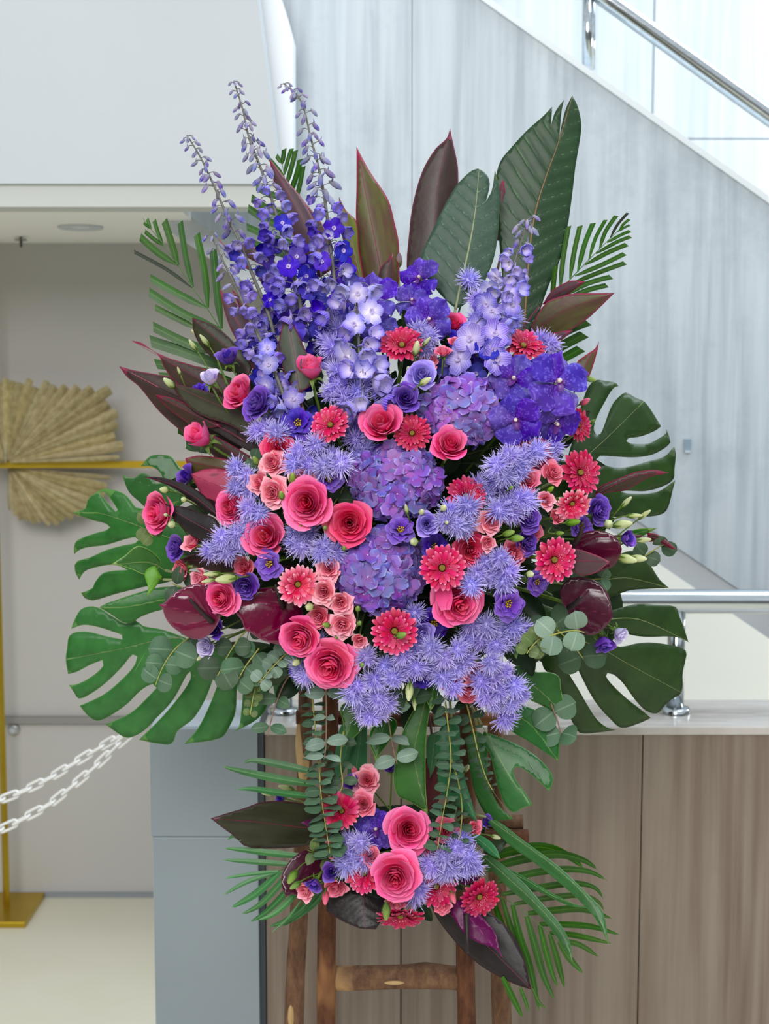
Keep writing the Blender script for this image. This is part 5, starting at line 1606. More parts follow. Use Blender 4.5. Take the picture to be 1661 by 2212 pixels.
monstera('green monstera leaf hanging down at right with a deep notch',
    [(1045, 1580), (1085, 1594), (1125, 1612), (1165, 1639), (1194, 1676), (1192, 1695), (1186, 1710), (1165, 1689), (1133, 1663), (1114, 1656), (1108, 1664), (1114, 1684), (1133, 1710), (1151, 1739), (1130, 1745), (1110, 1755), (1093, 1741), (1079, 1711), (1068, 1669), (1058, 1628), (1040, 1600)],
    [(1040, 1565), (1060, 1600), (1090, 1660), (1145, 1738)], 2.15, 2.10, mat=M_mon, veins=[[(1062, 1605), (1130, 1635), (1188, 1700)]], fold=.15)
monstera('broad dark green hanging leaf in front at bottom centre',
    [(915, 1500), (935, 1512), (927, 1542), (920, 1600), (919, 1660), (920, 1710), (925, 1761), (907, 1745), (882, 1731), (860, 1720), (851, 1697), (850, 1672), (857, 1622), (870, 1580), (885, 1547)],
    [(925, 1490), (908, 1560), (895, 1640), (924, 1758)], 2.10, 2.06, mat=M_monf, fold=.2)
monstera('curled green hanging lobe beneath the ageratum, left one',
    [(735, 1530), (745, 1518), (765, 1512), (790, 1540), (792, 1560), (778, 1580), (757, 1600), (738, 1616), (743, 1595), (741, 1562)],
    [(775, 1500), (762, 1550), (738, 1616)], 2.12, 2.09, mat=M_monf, fold=.2)
monstera('curled green hanging lobe beneath the ageratum, right one',
    [(800, 1580), (810, 1565), (835, 1545), (857, 1558), (855, 1578), (835, 1610), (820, 1630), (811, 1648), (808, 1630), (797, 1605)],
    [(850, 1530), (825, 1580), (811, 1648)], 2.13, 2.10, mat=M_monf, fold=.2)
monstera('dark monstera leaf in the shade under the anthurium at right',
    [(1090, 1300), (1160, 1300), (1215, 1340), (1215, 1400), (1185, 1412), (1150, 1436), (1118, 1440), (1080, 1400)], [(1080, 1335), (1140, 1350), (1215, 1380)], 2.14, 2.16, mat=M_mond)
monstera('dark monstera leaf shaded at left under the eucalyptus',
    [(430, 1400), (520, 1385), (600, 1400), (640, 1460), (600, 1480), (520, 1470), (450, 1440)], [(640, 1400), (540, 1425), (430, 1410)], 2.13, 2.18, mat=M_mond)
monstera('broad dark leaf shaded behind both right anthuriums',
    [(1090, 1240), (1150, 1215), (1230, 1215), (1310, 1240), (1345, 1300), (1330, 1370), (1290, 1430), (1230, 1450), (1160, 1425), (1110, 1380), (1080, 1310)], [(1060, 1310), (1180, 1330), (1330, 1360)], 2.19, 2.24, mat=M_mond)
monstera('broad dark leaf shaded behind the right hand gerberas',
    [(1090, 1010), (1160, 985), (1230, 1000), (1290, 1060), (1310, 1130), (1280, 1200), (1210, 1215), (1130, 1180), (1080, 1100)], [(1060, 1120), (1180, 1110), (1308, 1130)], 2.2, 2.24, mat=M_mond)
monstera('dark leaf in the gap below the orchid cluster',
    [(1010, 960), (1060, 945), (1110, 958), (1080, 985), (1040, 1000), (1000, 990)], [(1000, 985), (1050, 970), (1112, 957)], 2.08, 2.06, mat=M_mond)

# ---- long strap leaves and blades hanging under the bouquet
def strap(label, outline, rib, Yb, Yt, mat=None, **kw):
    leaf('strap_leaf', label, 'strap leaf', 'long green strap leaves below the bouquet', outline, rib, Yb, Yt, mat or M_strap, ribmat=M_rib_g, ribw=1.2, **kw)
strap('green strap leaf hanging behind curled lobes, upper left', [(742, 1560), (770, 1555), (765, 1600), (745, 1660), (730, 1690), (722, 1660), (728, 1600)], [(760, 1540), (748, 1620), (728, 1690)], 2.17, 2.15)
strap('green strap leaf hanging behind curled lobes, second from left', [(775, 1560), (793, 1556), (793, 1650), (790, 1690), (750, 1685), (752, 1635), (762, 1590)], [(785, 1540), (775, 1620), (765, 1690)], 2.18, 2.17)
strap('wide strap leaf behind the right eucalyptus strands', [(950, 1575), (975, 1560), (992, 1570), (993, 1635), (1005, 1685), (1020, 1735), (1031, 1777), (995, 1747), (965, 1722), (948, 1705), (946, 1640)], [(975, 1550), (970, 1640), (1031, 1776)], 2.14, 2.09)
strap('dark strap leaf between eucalyptus and notched monstera', [(1003, 1595), (1030, 1580), (1052, 1600), (1052, 1641), (1054, 1691), (1068, 1724), (1085, 1749), (1110, 1769), (1065, 1772), (1041, 1747), (1021, 1697), (1010, 1617)], [(1030, 1570), (1035, 1660), (1108, 1768)], 2.16, 2.12, mat=M_blade)
strap('narrow green strap leaf behind the broad hanging leaf', [(925, 1590), (948, 1580), (945, 1640), (930, 1680), (922, 1640)], [(940, 1560), (936, 1620), (928, 1682)], 2.17, 2.16)
strap('long green blade crossing lower right, the higher one', [(1052, 1775), (1072, 1772), (1130, 1815), (1207, 1872), (1268, 1930), (1302, 1970), (1315, 2040), (1286, 1985), (1240, 1935), (1160, 1868), (1100, 1825)], [(1050, 1765), (1110, 1808), (1207, 1880), (1280, 1955), (1315, 2040)], 2.12, 1.98, mat=M_blade, fold=.15)
strap('long green blade crossing lower right, the lower one', [(1036, 1848), (1060, 1850), (1124, 1900), (1170, 1950), (1213, 2000), (1232, 2040), (1237, 2078), (1210, 2035), (1160, 1972), (1090, 1910)], [(1030, 1838), (1090, 1890), (1160, 1955), (1215, 2020), (1237, 2078)], 2.12, 1.99, mat=M_blade, fold=.15)
strap('narrow green blade between the two long lower right blades', [(1078, 1872), (1100, 1878), (1140, 1898), (1190, 1928), (1240, 1952), (1275, 1963), (1230, 1957), (1180, 1934), (1120, 1905)], [(1070, 1868), (1140, 1903), (1200, 1938), (1275, 1963)], 2.14, 2.04, mat=M_blade, fold=.15)
strap('short pointed leaf at right of the small bouquet', [(1012, 1802), (1035, 1803), (1062, 1820), (1076, 1840), (1080, 1855), (1062, 1848), (1040, 1832)], [(1008, 1796), (1045, 1822), (1080, 1855)], 2.10, 2.05, mat=M_strap)

# ---- cordyline
CG = 'dark cordyline leaves'
def cord(label, outline, rib, Yb, Yt, mat=None, **kw):
    kw.setdefault('ribmat', M_cordp); kw.setdefault('fold', .3); kw.setdefault('ribw', 1.6)
    leaf('cordyline_leaf', label, 'cordyline leaf', CG, outline, rib, Yb, Yt, mat or M_cord, stemmat=M_cord, **kw)
cord('upright red-green cordyline leaf at top centre above the orchid', [(770, 316), (778, 332), (800, 372), (838, 430), (852, 480), (862, 530), (861, 620), (790, 620), (778, 560), (769, 480), (770, 400)], [(830, 640), (818, 560), (800, 470), (771, 318)], 2.24, 2.28, M_cordg)
cord('upright burgundy cordyline leaf with curved tip behind the banana leaf', [(972, 276), (979, 310), (988, 352), (990, 380), (988, 420), (960, 480), (935, 560), (915, 610), (882, 600), (884, 500), (892, 440), (912, 370), (940, 322), (965, 298)], [(920, 640), (935, 520), (945, 400), (972, 278)], 2.24, 2.28, M_cord)
cord('purple brown cordyline leaf leaning between tall delphiniums', [(582, 342), (596, 360), (620, 390), (655, 432), (680, 480), (700, 530), (720, 580), (690, 600), (655, 545), (625, 490), (600, 420), (588, 380)], [(720, 620), (680, 530), (640, 450), (582, 343)], 2.16, 2.2, M_cordp)
cord('short cordyline leaf behind the tallest delphinium spike', [(648, 425), (672, 452), (700, 490), (715, 540), (690, 545), (665, 500), (650, 460)], [(720, 570), (690, 505), (648, 426)], 2.2, 2.23, M_cordp)
cord('yellow green cordyline leaf right of the tallest delphinium', [(732, 425), (748, 455), (770, 478), (776, 540), (788, 610), (768, 615), (745, 540), (735, 480)], [(785, 640), (762, 540), (733, 427)], 2.22, 2.25, M_cordy)
cord('purple cordyline leaf at left below the palm frond', [(474, 624), (495, 642), (522, 668), (548, 712), (568, 760), (585, 810), (560, 815), (532, 768), (500, 715), (484, 670)], [(590, 840), (545, 760), (510, 690), (474, 626)], 2.08, 2.14, M_cordp)
cord('purple cordyline leaf partly behind the short delphinium', [(500, 625), (530, 650), (560, 690), (590, 760), (600, 800), (580, 800), (555, 740), (525, 680)], [(605, 830), (560, 720), (502, 628)], 2.17, 2.2, M_cordp)
cord('grey green cordyline leaf tip above the upright rose bud', [(620, 683), (640, 712), (655, 745), (668, 780), (672, 830), (640, 850), (612, 800), (602, 750), (608, 710)], [(650, 870), (636, 770), (620, 685)], 1.995, 2.03, leaf_mat('grey_green_cordyline', '#4a4f42', '#3d4038', '#5c3a40', '#7d2a44', .4, .45, 1.6, 0, 2.5, blotch='#55604e', streak=6))
cord('brown cordyline leaf at left behind the tall dark lisianthus cup', [(415, 686), (440, 694), (470, 708), (505, 738), (545, 785), (535, 815), (495, 800), (460, 775), (430, 742), (418, 715)], [(570, 850), (510, 770), (460, 725), (415, 687)], 2.12, 2.17, M_cordo)
cord('long burgundy cordyline leaf at left with a thin curled tip', [(284, 736), (305, 740), (335, 760), (370, 775), (420, 790), (480, 812), (530, 850), (560, 890), (500, 888), (440, 862), (385, 832), (355, 795), (340, 765)], [(590, 900), (480, 845), (380, 790), (286, 737)], 2.10, 2.18, M_cord)
cord('large burgundy cordyline leaf furthest left with a crimson rib', [(257, 791), (290, 800), (335, 808), (385, 818), (430, 842), (480, 890), (540, 960), (470, 985), (400, 938), (345, 890), (300, 835), (275, 815)], [(560, 990), (440, 890), (340, 835), (258, 792)], 2.11, 2.19, M_cord, ribmat=M_cordr, ribw=3.0)
cord('dark brown cordyline leaf in front above the nodding rose', [(366, 826), (410, 836), (460, 850), (510, 875), (560, 915), (600, 965), (560, 960), (500, 920), (430, 895), (390, 860)], [(620, 985), (520, 900), (440, 862), (367, 827)], 2.03, 2.12, M_cordo, fold=-.1)
cord('grey underside of a cordyline leaf sweeping behind the nodding rose', [(420, 893), (470, 897), (520, 908), (560, 930), (605, 968), (570, 985), (520, 965), (470, 935), (430, 912)], [(620, 995), (530, 935), (422, 894)], 2.05, 2.11, leaf_mat('grey_cordyline_back', '#4a4143', '#3e3638', '#584a4c', None, .5, .35, 1.4, 0, 1, blotch='#443a3c', streak=7))
cord('brown cordyline leaf edge beneath the dark front leaf', [(335, 852), (380, 862), (430, 890), (480, 920), (430, 925), (385, 900), (350, 870)], [(500, 935), (420, 895), (336, 853)], 2.08, 2.13, M_cord)
cord('dark cordyline leaf low behind the nodding rose stem', [(440, 930), (490, 955), (540, 985), (530, 1005), (480, 1000), (450, 970)], [(560, 1010), (500, 975), (441, 932)], 2.06, 2.1, M_cord)
cord('reddish brown cut cordyline leaf below the nodding rose', [(400, 990), (430, 984), (480, 990), (520, 1000), (500, 1030), (450, 1035), (412, 1030)], [(530, 1020), (470, 1010), (400, 995)], 2.05, 2.07, M_cordg, sharp=150)
cord('crimson folded leaf with dark blotches beside lilac ageratum', [(412, 1024), (450, 1012), (495, 1018), (520, 1050), (500, 1085), (470, 1110), (450, 1095), (432, 1065)], [(525, 1090), (480, 1055), (413, 1025)], 2.02, 2.04, M_cordr)
cord('narrow dark leaf pointing left above the far left rose', [(312, 1030), (340, 1030), (375, 1038), (420, 1055), (460, 1090), (480, 1125), (445, 1105), (410, 1078), (370, 1052)], [(500, 1140), (430, 1080), (370, 1046), (313, 1031)], 1.98, 2.06, M_cordk)
cord('wavy dark leaf lying over the far left rose', [(342, 1083), (370, 1092), (400, 1095), (430, 1108), (465, 1120), (485, 1160), (450, 1172), (410, 1155), (385, 1130), (355, 1105)], [(500, 1170), (430, 1135), (343, 1084)], 1.97, 2.02, M_cordk, wave=.3)
cord('dark burgundy leaf beneath the left reaching ageratum', [(385, 1210), (420, 1196), (470, 1190), (520, 1205), (500, 1238), (450, 1232), (410, 1222)], [(530, 1225), (460, 1212), (386, 1210)], 2.03, 2.06, M_cord)
cord('large brown cordyline leaf pointing right below the palm', [(1328, 632), (1290, 633), (1240, 634), (1205, 642), (1178, 655), (1150, 700), (1142, 730), (1170, 735), (1215, 722), (1265, 692), (1300, 660)], [(1135, 735), (1180, 695), (1240, 662), (1328, 633)], 2.20, 2.17, M_cordg, fold=.2)
cord('small brown cordyline leaf lying on the palm at right', [(1264, 608), (1235, 606), (1210, 616), (1188, 632), (1172, 658), (1200, 650), (1235, 630)], [(1165, 662), (1205, 632), (1264, 608)], 2.22, 2.19, M_cordp)
cord('little red edged cordyline leaf below the large brown one', [(1237, 714), (1210, 716), (1182, 728), (1172, 750), (1178, 765), (1200, 745), (1222, 728)], [(1172, 770), (1190, 738), (1237, 714)], 2.19, 2.17, M_cordp)
cord('reddish cordyline leaf tip standing behind the orchid cluster', [(1294, 738), (1286, 752), (1268, 765), (1245, 785), (1240, 830), (1262, 840), (1278, 800), (1290, 760)], [(1240, 850), (1265, 790), (1294, 739)], 2.21, 2.23, M_cordg)
cord('dark curled leaf lying across the upper right monstera', [(1444, 1022), (1420, 1016), (1380, 1018), (1345, 1030), (1290, 1055), (1285, 1075), (1310, 1065), (1355, 1058), (1400, 1032)], [(1275, 1075), (1330, 1045), (1390, 1024), (1444, 1021)], 2.12, 2.1, M_cord, fold=.35)
cord('greyish purple leaf over the upper right anthurium', [(1317, 1214), (1290, 1200), (1255, 1188), (1232, 1182), (1232, 1220), (1250, 1242), (1280, 1240), (1300, 1228)], [(1222, 1208), (1265, 1212), (1317, 1214)], 1.99, 1.95, M_cordp, fold=.15)
cord('small rolled dark leaf pointing right past the eucalyptus', [(1462, 1187), (1445, 1172), (1420, 1155), (1398, 1150), (1400, 1170), (1425, 1172), (1445, 1183)], [(1385, 1158), (1420, 1164), (1462, 1187)], 2.12, 2.08, M_cord)
cord('big dark cordyline leaf pointing left from the small bouquet', [(455, 1768), (490, 1757), (530, 1745), (560, 1734), (600, 1730), (650, 1735), (690, 1750), (700, 1790), (680, 1820), (640, 1830), (580, 1833), (530, 1828), (508, 1808), (478, 1786)], [(720, 1790), (640, 1786), (550, 1775), (456, 1769)], 2.17, 2.1, M_cordo, fold=.16)
cord('black cordyline leaf pointing down right under the small bouquet', [(925, 1945), (960, 1950), (1040, 1965), (1085, 1992), (1115, 2030), (1132, 2070), (1148, 2138), (1112, 2126), (1060, 2100), (1015, 2068), (975, 2025), (945, 1985)], [(915, 1935), (990, 1990), (1070, 2060), (1147, 2137)], 2.14, 2.06, M_cordk, fold=.14)
cord('black cut leaf hanging at the lower left of small bouquet', [(715, 1930), (760, 1925), (830, 1940), (826, 1985), (812, 2008), (778, 2006), (740, 1990), (704, 1967), (708, 1945)], [(790, 1915), (785, 1960), (790, 2006)], 2.11, 2.08, M_cordk, fold=.2, sharp=165, pin=24)
cord('reddish leaf seen behind the hanging eucalyptus strands', [(918, 1640), (950, 1630), (952, 1720), (925, 1755), (910, 1720)], [(935, 1610), (935, 1680), (925, 1754)], 2.19, 2.18, leaf_mat('dull_red_leaf', '#6a3434', '#5a2a2c', '#7a4442', None, .5, .35, 1.4, 0, 1))
cord('dark cordyline tip beside the upper orchid', [(848, 545), (838, 560), (822, 578), (818, 610), (840, 620), (850, 590)], [(835, 640), (836, 590), (848, 546)], 2.2, 2.22, M_cord)
cord('dark cordyline tip behind the second banana leaf', [(1088, 388), (1080, 400), (1074, 440), (1072, 520), (1090, 520), (1094, 440)], [(1080, 560), (1083, 460), (1088, 389)], 2.27, 2.28, M_cordp)
cord('brown cordyline leaf low behind the leftmost delphinium', [(500, 520), (530, 528), (570, 545), (600, 570), (590, 585), (550, 565), (515, 545)], [(620, 600), (560, 552), (501, 521)], 2.2, 2.23, M_cordp)
cord('slim red cordyline leaf at left of delphinium stems', [(470, 515), (490, 535), (520, 560), (540, 580), (525, 580), (495, 552)], [(560, 600), (515, 560), (471, 516)], 2.21, 2.24, M_cordr)

# ---- banana leaves
leaf('banana_leaf', 'tallest dark green banana leaf at top right with split tip', 'banana leaf', 'large banana leaves at the top',
    [(1236, 206), (1246, 225), (1252, 245), (1256, 270), (1253, 300), (1243, 360), (1236, 420), (1226, 490), (1210, 560), (1184, 620), (1160, 690), (1150, 715), (1120, 730), (1095, 680), (1085, 600), (1078, 520), (1072, 440), (1070, 395), (1080, 350), (1105, 318), (1140, 280), (1172, 252), (1193, 230), (1190, 272), (1193, 260), (1199, 242), (1219, 214), (1213, 240), (1208, 300), (1212, 275), (1222, 235)],
    [(1130, 740), (1142, 560), (1156, 460), (1180, 380), (1207, 305), (1236, 208)], 2.24, 2.30, M_ban, fold=.12, ribmat=M_rib_b, ribw=6.0, pin=34, sharp=60)
leaf('banana_leaf', 'shorter banana leaf at top centre with a cut folded top', 'banana leaf', 'large banana leaves at the top',
    [(1032, 364), (1020, 368), (1005, 380), (985, 402), (962, 440), (935, 495), (910, 550), (905, 575), (930, 610), (960, 645), (985, 665), (1000, 660), (1040, 620), (1066, 560), (1076, 500), (1079, 440), (1078, 400), (1069, 368), (1062, 412), (1050, 434), (1058, 398), (1052, 378)],
    [(984, 668), (996, 610), (1012, 540), (1026, 460), (1035, 366)], 2.19, 2.24, M_banl, fold=.10, ribmat=M_rib_l, ribw=7.0, pin=32, sharp=60, side_shift=-.06)

# ---- anthuriums: spathe, spadix, stem
def anthurium(label, outline, rib, Yb, Yt, mat, sp0, sp1, spr=7.5, fold=-.05, veins=(), curve=(0, 0), **kw):
    base = W(rib[0][0], rib[0][1], Yb)
    o = empty('anthurium', base)
    tag(o, label, 'anthurium', 'dark anthuriums')
    me = leaf_mesh('spathe', outline, rib, Yb, Yt, fold, mat, base, veins, fine=8, ridge=2.6, **kw)
    b = part('spathe', me, o)
    m = b.modifiers.new('thickness', 'SOLIDIFY'); m.thickness = .0009; m.offset = -1
    if sp0:
        a, c = W(*sp0) - base, W(*sp1) - base
        mid = (a + c) / 2 + Vector((curve[0], -.012, curve[1]))
        k = mpp(sp0[1], sp0[2])
        pts = [a * (1 - t)**2 + mid * 2 * t * (1 - t) + c * t * t for t in [i / 22 for i in range(23)]]
        rad = [spr * k * (1 - .42 * i / 22) * (.82 if i % 2 else 1) * (1 if i < 22 else .4) for i in range(23)]
        part('spadix', MB().tube(pts, rad, 10).build('spadix', M_spad), o)
    h = heart(rib[0][1])
    part('stem', MB().tube(bez(Vector((0, .004, 0)), Vector((0, .05, 0)), (h - base) * .6 + Vector((0, .03, 0)), h - base, 6), .0026, 6).build('stem', M_stem), o)
    return o
anthurium('burgundy anthurium at left with black spadix and pale tip', [(343, 1306), (352, 1304), (372, 1285), (395, 1270), (420, 1262), (445, 1266), (470, 1285), (478, 1320), (468, 1352), (445, 1376), (420, 1381), (395, 1370), (370, 1352), (356, 1332), (351, 1315)],
    [(456, 1340), (420, 1325), (344, 1306)], 1.99, 1.985, M_ant, (458, 1342, 1.985), (410, 1293, 1.955), 7, veins=[[(452, 1338), (400, 1350), (365, 1340)], [(450, 1335), (410, 1285), (385, 1285)], [(456, 1336), (440, 1275)]], fold=.08)
anthurium('large burgundy anthurium beside the pale pink gerbera', [(530, 1362), (522, 1340), (508, 1320), (512, 1298), (530, 1282), (556, 1272), (590, 1270), (620, 1278), (645, 1300), (655, 1330), (648, 1365), (620, 1392), (590, 1390), (560, 1380), (540, 1366)],
    [(610, 1308), (575, 1330), (531, 1361)], 2.0, 1.985, M_ant, (612, 1310, 1.995), (595, 1262, 1.955), 7, veins=[[(608, 1308), (560, 1300), (520, 1310)], [(612, 1310), (600, 1355), (560, 1375)], [(614, 1308), (640, 1340), (620, 1388)]], fold=.08)
anthurium('dark maroon anthurium at upper right with upright black spadix', [(1343, 1186), (1334, 1165), (1316, 1152), (1290, 1146), (1262, 1150), (1240, 1165), (1230, 1190), (1234, 1215), (1252, 1236), (1280, 1240), (1306, 1232), (1326, 1222), (1338, 1204)],
    [(1240, 1182), (1290, 1184), (1342, 1188)], 2.01, 1.99, M_antd, (1236, 1178, 1.985), (1259, 1128, 1.945), 7.5, veins=[[(1245, 1182), (1290, 1160), (1320, 1160)], [(1245, 1184), (1290, 1215), (1320, 1220)]], fold=.1, curve=(.004, -.004))
anthurium('dark maroon anthurium at lower right with a short spadix', [(1323, 1333), (1320, 1310), (1314, 1285), (1298, 1264), (1275, 1250), (1246, 1246), (1222, 1256), (1210, 1275), (1214, 1302), (1226, 1318), (1232, 1345), (1252, 1366), (1282, 1372), (1304, 1358), (1318, 1342)],
    [(1236, 1310), (1275, 1318), (1323, 1332)], 2.01, 1.99, M_antd, (1230, 1312, 1.99), (1256, 1287, 1.955), 7.5, veins=[[(1238, 1308), (1270, 1270), (1300, 1275)], [(1238, 1312), (1260, 1345), (1295, 1358)]], fold=.1)
anthurium('dark maroon anthurium at left of the small lower bouquet', [(618, 1938), (610, 1918), (608, 1895), (618, 1870), (638, 1848), (665, 1835), (700, 1838), (712, 1858), (705, 1890), (690, 1915), (670, 1930), (645, 1936), (630, 1932)],
    [(700, 1845), (660, 1880), (619, 1937)], 2.13, 2.09, M_antd, None, None, fold=.12)
anthurium('magenta folded anthurium with black spadix at the bottom right', [(1086, 2070), (1072, 2052), (1056, 2044), (1032, 2036), (1004, 2018), (984, 1990), (972, 1960), (985, 1945), (1010, 1950), (1030, 1970), (1052, 1992), (1072, 2020), (1078, 2046)],
    [(985, 1950), (1025, 1995), (1086, 2070)], 2.09, 2.03, M_antm, (1007, 1975, 2.055), (1010, 2060, 2.03), 7.0, fold=-.15, veins=[[(1000, 1965), (1000, 2010)], [(1030, 2000), (1060, 2010)]])
anthurium('purple anthurium edge showing beneath the lower right ageratum', [(985, 1892), (1010, 1885), (1040, 1880), (1035, 1898), (1010, 1912), (992, 1908)], [(985, 1885), (1010, 1897), (1036, 1890)], 2.09, 2.06, M_antm, None, None)
anthurium('small mauve anthurium tip on the big dark lower leaf', [(650, 1777), (665, 1772), (685, 1770), (695, 1782), (680, 1792), (664, 1786)], [(698, 1782), (675, 1781), (651, 1778)], 2.10, 2.08, M_antm, None, None)

# ============================================================ palm fronds, eucalyptus, ivy, fillers
M_palm = leaf_mat('palm_green', '#2e5c14', '#1f480e', '#446f26', None, .38, .45, 1.2, 0, 1, blotch='#3a681c', streak=10)
M_palmb = leaf_mat('soft_palm_green', '#35703a', '#2b6030', '#4f8a4c', None, .36, .45, 1.2, 0, 1, blotch='#3f8040', streak=10)
M_palmk = leaf_mat('withered_palm', '#26301f', '#1c2418', '#303a26', None, .5, .4, 1, 0, 1)
M_rach = plain('palm_rachis', '#3f6a26', .5)

def leaflet_mesh(pts, w, Ya, Yb, origin, mat, cut, tilt=.10):
    P = catmull([(x, y, 0) for x, y in pts], 5)
    tot = sum((b - a).length for a, b in zip(P, P[1:]))
    co, uv, rib, acc = [], [], [], 0
    k = mpp(P[0].y, Ya)
    for i, p in enumerate(P):
        if i: acc += (P[i] - P[i - 1]).length
        s = acc / tot
        t = (P[min(i + 1, len(P) - 1)] - P[max(i - 1, 0)]).normalized()
        nrm = Vector((-t.y, t.x, 0))
        ww = w * .5 * (min(1, .32 + s * 2.6) if cut else math.sin(PI * min(1, (.12 + s * .88))) ** .55)
        if not cut and s > .97: ww = .4
        Y = Ya + (Yb - Ya) * s
        for u in (-1, -.5, 0, .5, 1):
            q = p + nrm * ww * u
            if cut and i == len(P) - 1: q = q + t * ww * u * .55
            co.append(W(q.x, q.y, Y + abs(u) * ww * k * tilt + u * ww * k * .3) - origin)
            uv.append((.5 + u * ww / 100, acc / 100)); rib.append(abs(u) * ww)
    f = []
    for i in range(len(P) - 1):
        for j in range(4):
            a = i * 5 + j
            f.append((a, a + 1, a + 6, a + 5))
    me = mesh('leaflet', co, f, mat, True, uv)
    for nm, d in (('rib', rib), ('vein', [99] * len(co)), ('edge', [99] * len(co))):
        a = me.attributes.new(nm, 'FLOAT', 'POINT'); a.data.foreach_set('value', d)
    return me

def frond(label, rachis, Ya, Yb, leaflets, mat, w=13, cut=True, rw=3.5):
    base = W(*rachis[0], Ya)
    o = empty('palm_frond', base)
    tag(o, label, 'palm frond', 'feathery palm fronds')
    R = catmull([W(x, y, Ya + (Yb - Ya) * i / (len(rachis) - 1)) - base for i, (x, y) in enumerate(rachis)], 6)
    k = mpp(rachis[0][1], Ya)
    part('rachis', MB().tube(R, [rw * .5 * k * (1 - .7 * i / len(R)) for i in range(len(R))], 6).build('rachis', M_rach), o)
    RV = [Vector(p) for p in rachis]
    for L in leaflets:
        pts, ww, mm = L[0], (L[1] if len(L) > 1 and L[1] else w), (L[2] if len(L) > 2 else mat)
        s = poly_d(Vector(pts[0]), RV)[1]
        Y = Ya + (Yb - Ya) * s
        part('leaflet', leaflet_mesh(pts, ww, Y, Y + rnd.uniform(-.015, .02), base, mm, cut), o)
    h = heart(rachis[0][1])
    part('petiole', MB().tube(bez(Vector((0, 0, 0)), (R[0] - R[1]).normalized() * .05, (h - base) * .6, h - base, 6), rw * .55 * k, 6).build('petiole', M_rach), o)
    return o

frond('palm frond with trimmed leaflets at upper left', [(560, 830), (520, 775), (495, 737), (477, 711), (447, 665), (417, 622), (387, 576), (355, 531), (327, 496), (309, 472)], 2.22, 2.28, [
    ([(479, 710), (470, 640), (460, 541)], 17), ([(449, 665), (442, 590), (425, 506)], 15), ([(417, 621), (402, 560), (389, 480)], 13), ([(385, 575), (372, 530), (355, 477)], 15), ([(352, 529), (342, 505), (333, 476)], 9), ([(326, 495), (318, 473)], 7),
    ([(477, 711), (400, 680), (322, 631)], 18), ([(445, 665), (385, 635), (325, 601)], 16), ([(415, 622), (360, 582), (290, 544)], 8, M_palmk), ([(380, 571), (340, 545), (303, 512)], 15), ([(352, 530), (332, 516), (313, 500)], 9), ([(326, 494), (310, 482)], 6),
    ([(430, 712), (385, 690), (335, 664)], 13), ([(470, 765), (400, 740), (331, 706)], 20), ([(500, 800), (410, 765), (325, 737)], 24), ([(500, 820), (420, 800), (336, 786)], 20), ([(520, 850), (440, 820), (345, 810)], 12), ([(420, 950), (398, 938), (384, 930)], 10), ([(435, 970), (415, 968), (402, 962)], 14)], M_palm)
frond('palm frond behind the tall delphiniums at top', [(690, 620), (655, 540), (630, 470), (619, 410), (609, 350)], 2.26, 2.30, [
    ([(607, 352), (597, 336)], 9), ([(613, 380), (590, 352), (581, 343)], 8), ([(609, 355), (612, 338), (614, 322)], 10), ([(614, 378), (622, 345), (630, 321)], 9), ([(618, 402), (630, 360), (638, 325)], 11), ([(622, 430), (640, 380), (649, 344)], 12), ([(628, 460), (645, 410), (655, 360)], 10),
    ([(622, 430), (580, 418), (553, 404)], 14), ([(630, 470), (580, 452), (543, 428)], 16), ([(640, 500), (580, 478), (536, 450)], 16), ([(650, 530), (585, 512), (533, 490)], 15), ([(660, 560), (600, 545), (540, 522)], 14)], M_palm)
frond('palm frond with trimmed leaflets at upper right', [(1130, 740), (1180, 670), (1215, 622), (1231, 604), (1272, 561), (1318, 515), (1360, 474)], 2.24, 2.28, [
    ([(1231, 603), (1240, 545), (1253, 488)], 11), ([(1248, 587), (1262, 530), (1281, 482)], 11), ([(1272, 561), (1286, 515), (1308, 475)], 8), ([(1295, 537), (1308, 500), (1331, 466)], 9), ([(1318, 514), (1334, 485), (1356, 460)], 6, M_palmk), ([(1338, 496), (1347, 484), (1359, 474)], 6),
    ([(1210, 625), (1216, 560), (1228, 489)], 11), ([(1192, 650), (1196, 610), (1200, 575)], 11),
    ([(1242, 596), (1300, 572), (1349, 548)], 10), ([(1264, 572), (1312, 546), (1354, 528)], 10), ([(1287, 548), (1330, 524), (1362, 511)], 8), ([(1311, 524), (1340, 508), (1361, 499)], 7), ([(1333, 501), (1348, 492), (1360, 486)], 5),
    ([(1232, 614), (1290, 590), (1350, 568)], 10), ([(1215, 640), (1270, 612), (1320, 598)], 11), ([(1200, 660), (1260, 630), (1311, 616)], 11),
    ([(1160, 770), (1215, 720), (1269, 695)], 20), ([(1150, 790), (1200, 755), (1262, 722)], 21), ([(1170, 800), (1215, 775), (1255, 753)], 20)], M_palm)
frond('soft palm frond at lower left, upper group of leaflets', [(730, 1730), (700, 1712), (672, 1695)], 2.16, 2.16, [
    ([(680, 1668), (600, 1650), (545, 1642), (526, 1650)], 17), ([(680, 1695), (600, 1682), (530, 1668), (482, 1656)], 18), ([(680, 1721), (600, 1712), (545, 1704), (510, 1705)], 15)], M_palmb, cut=False)
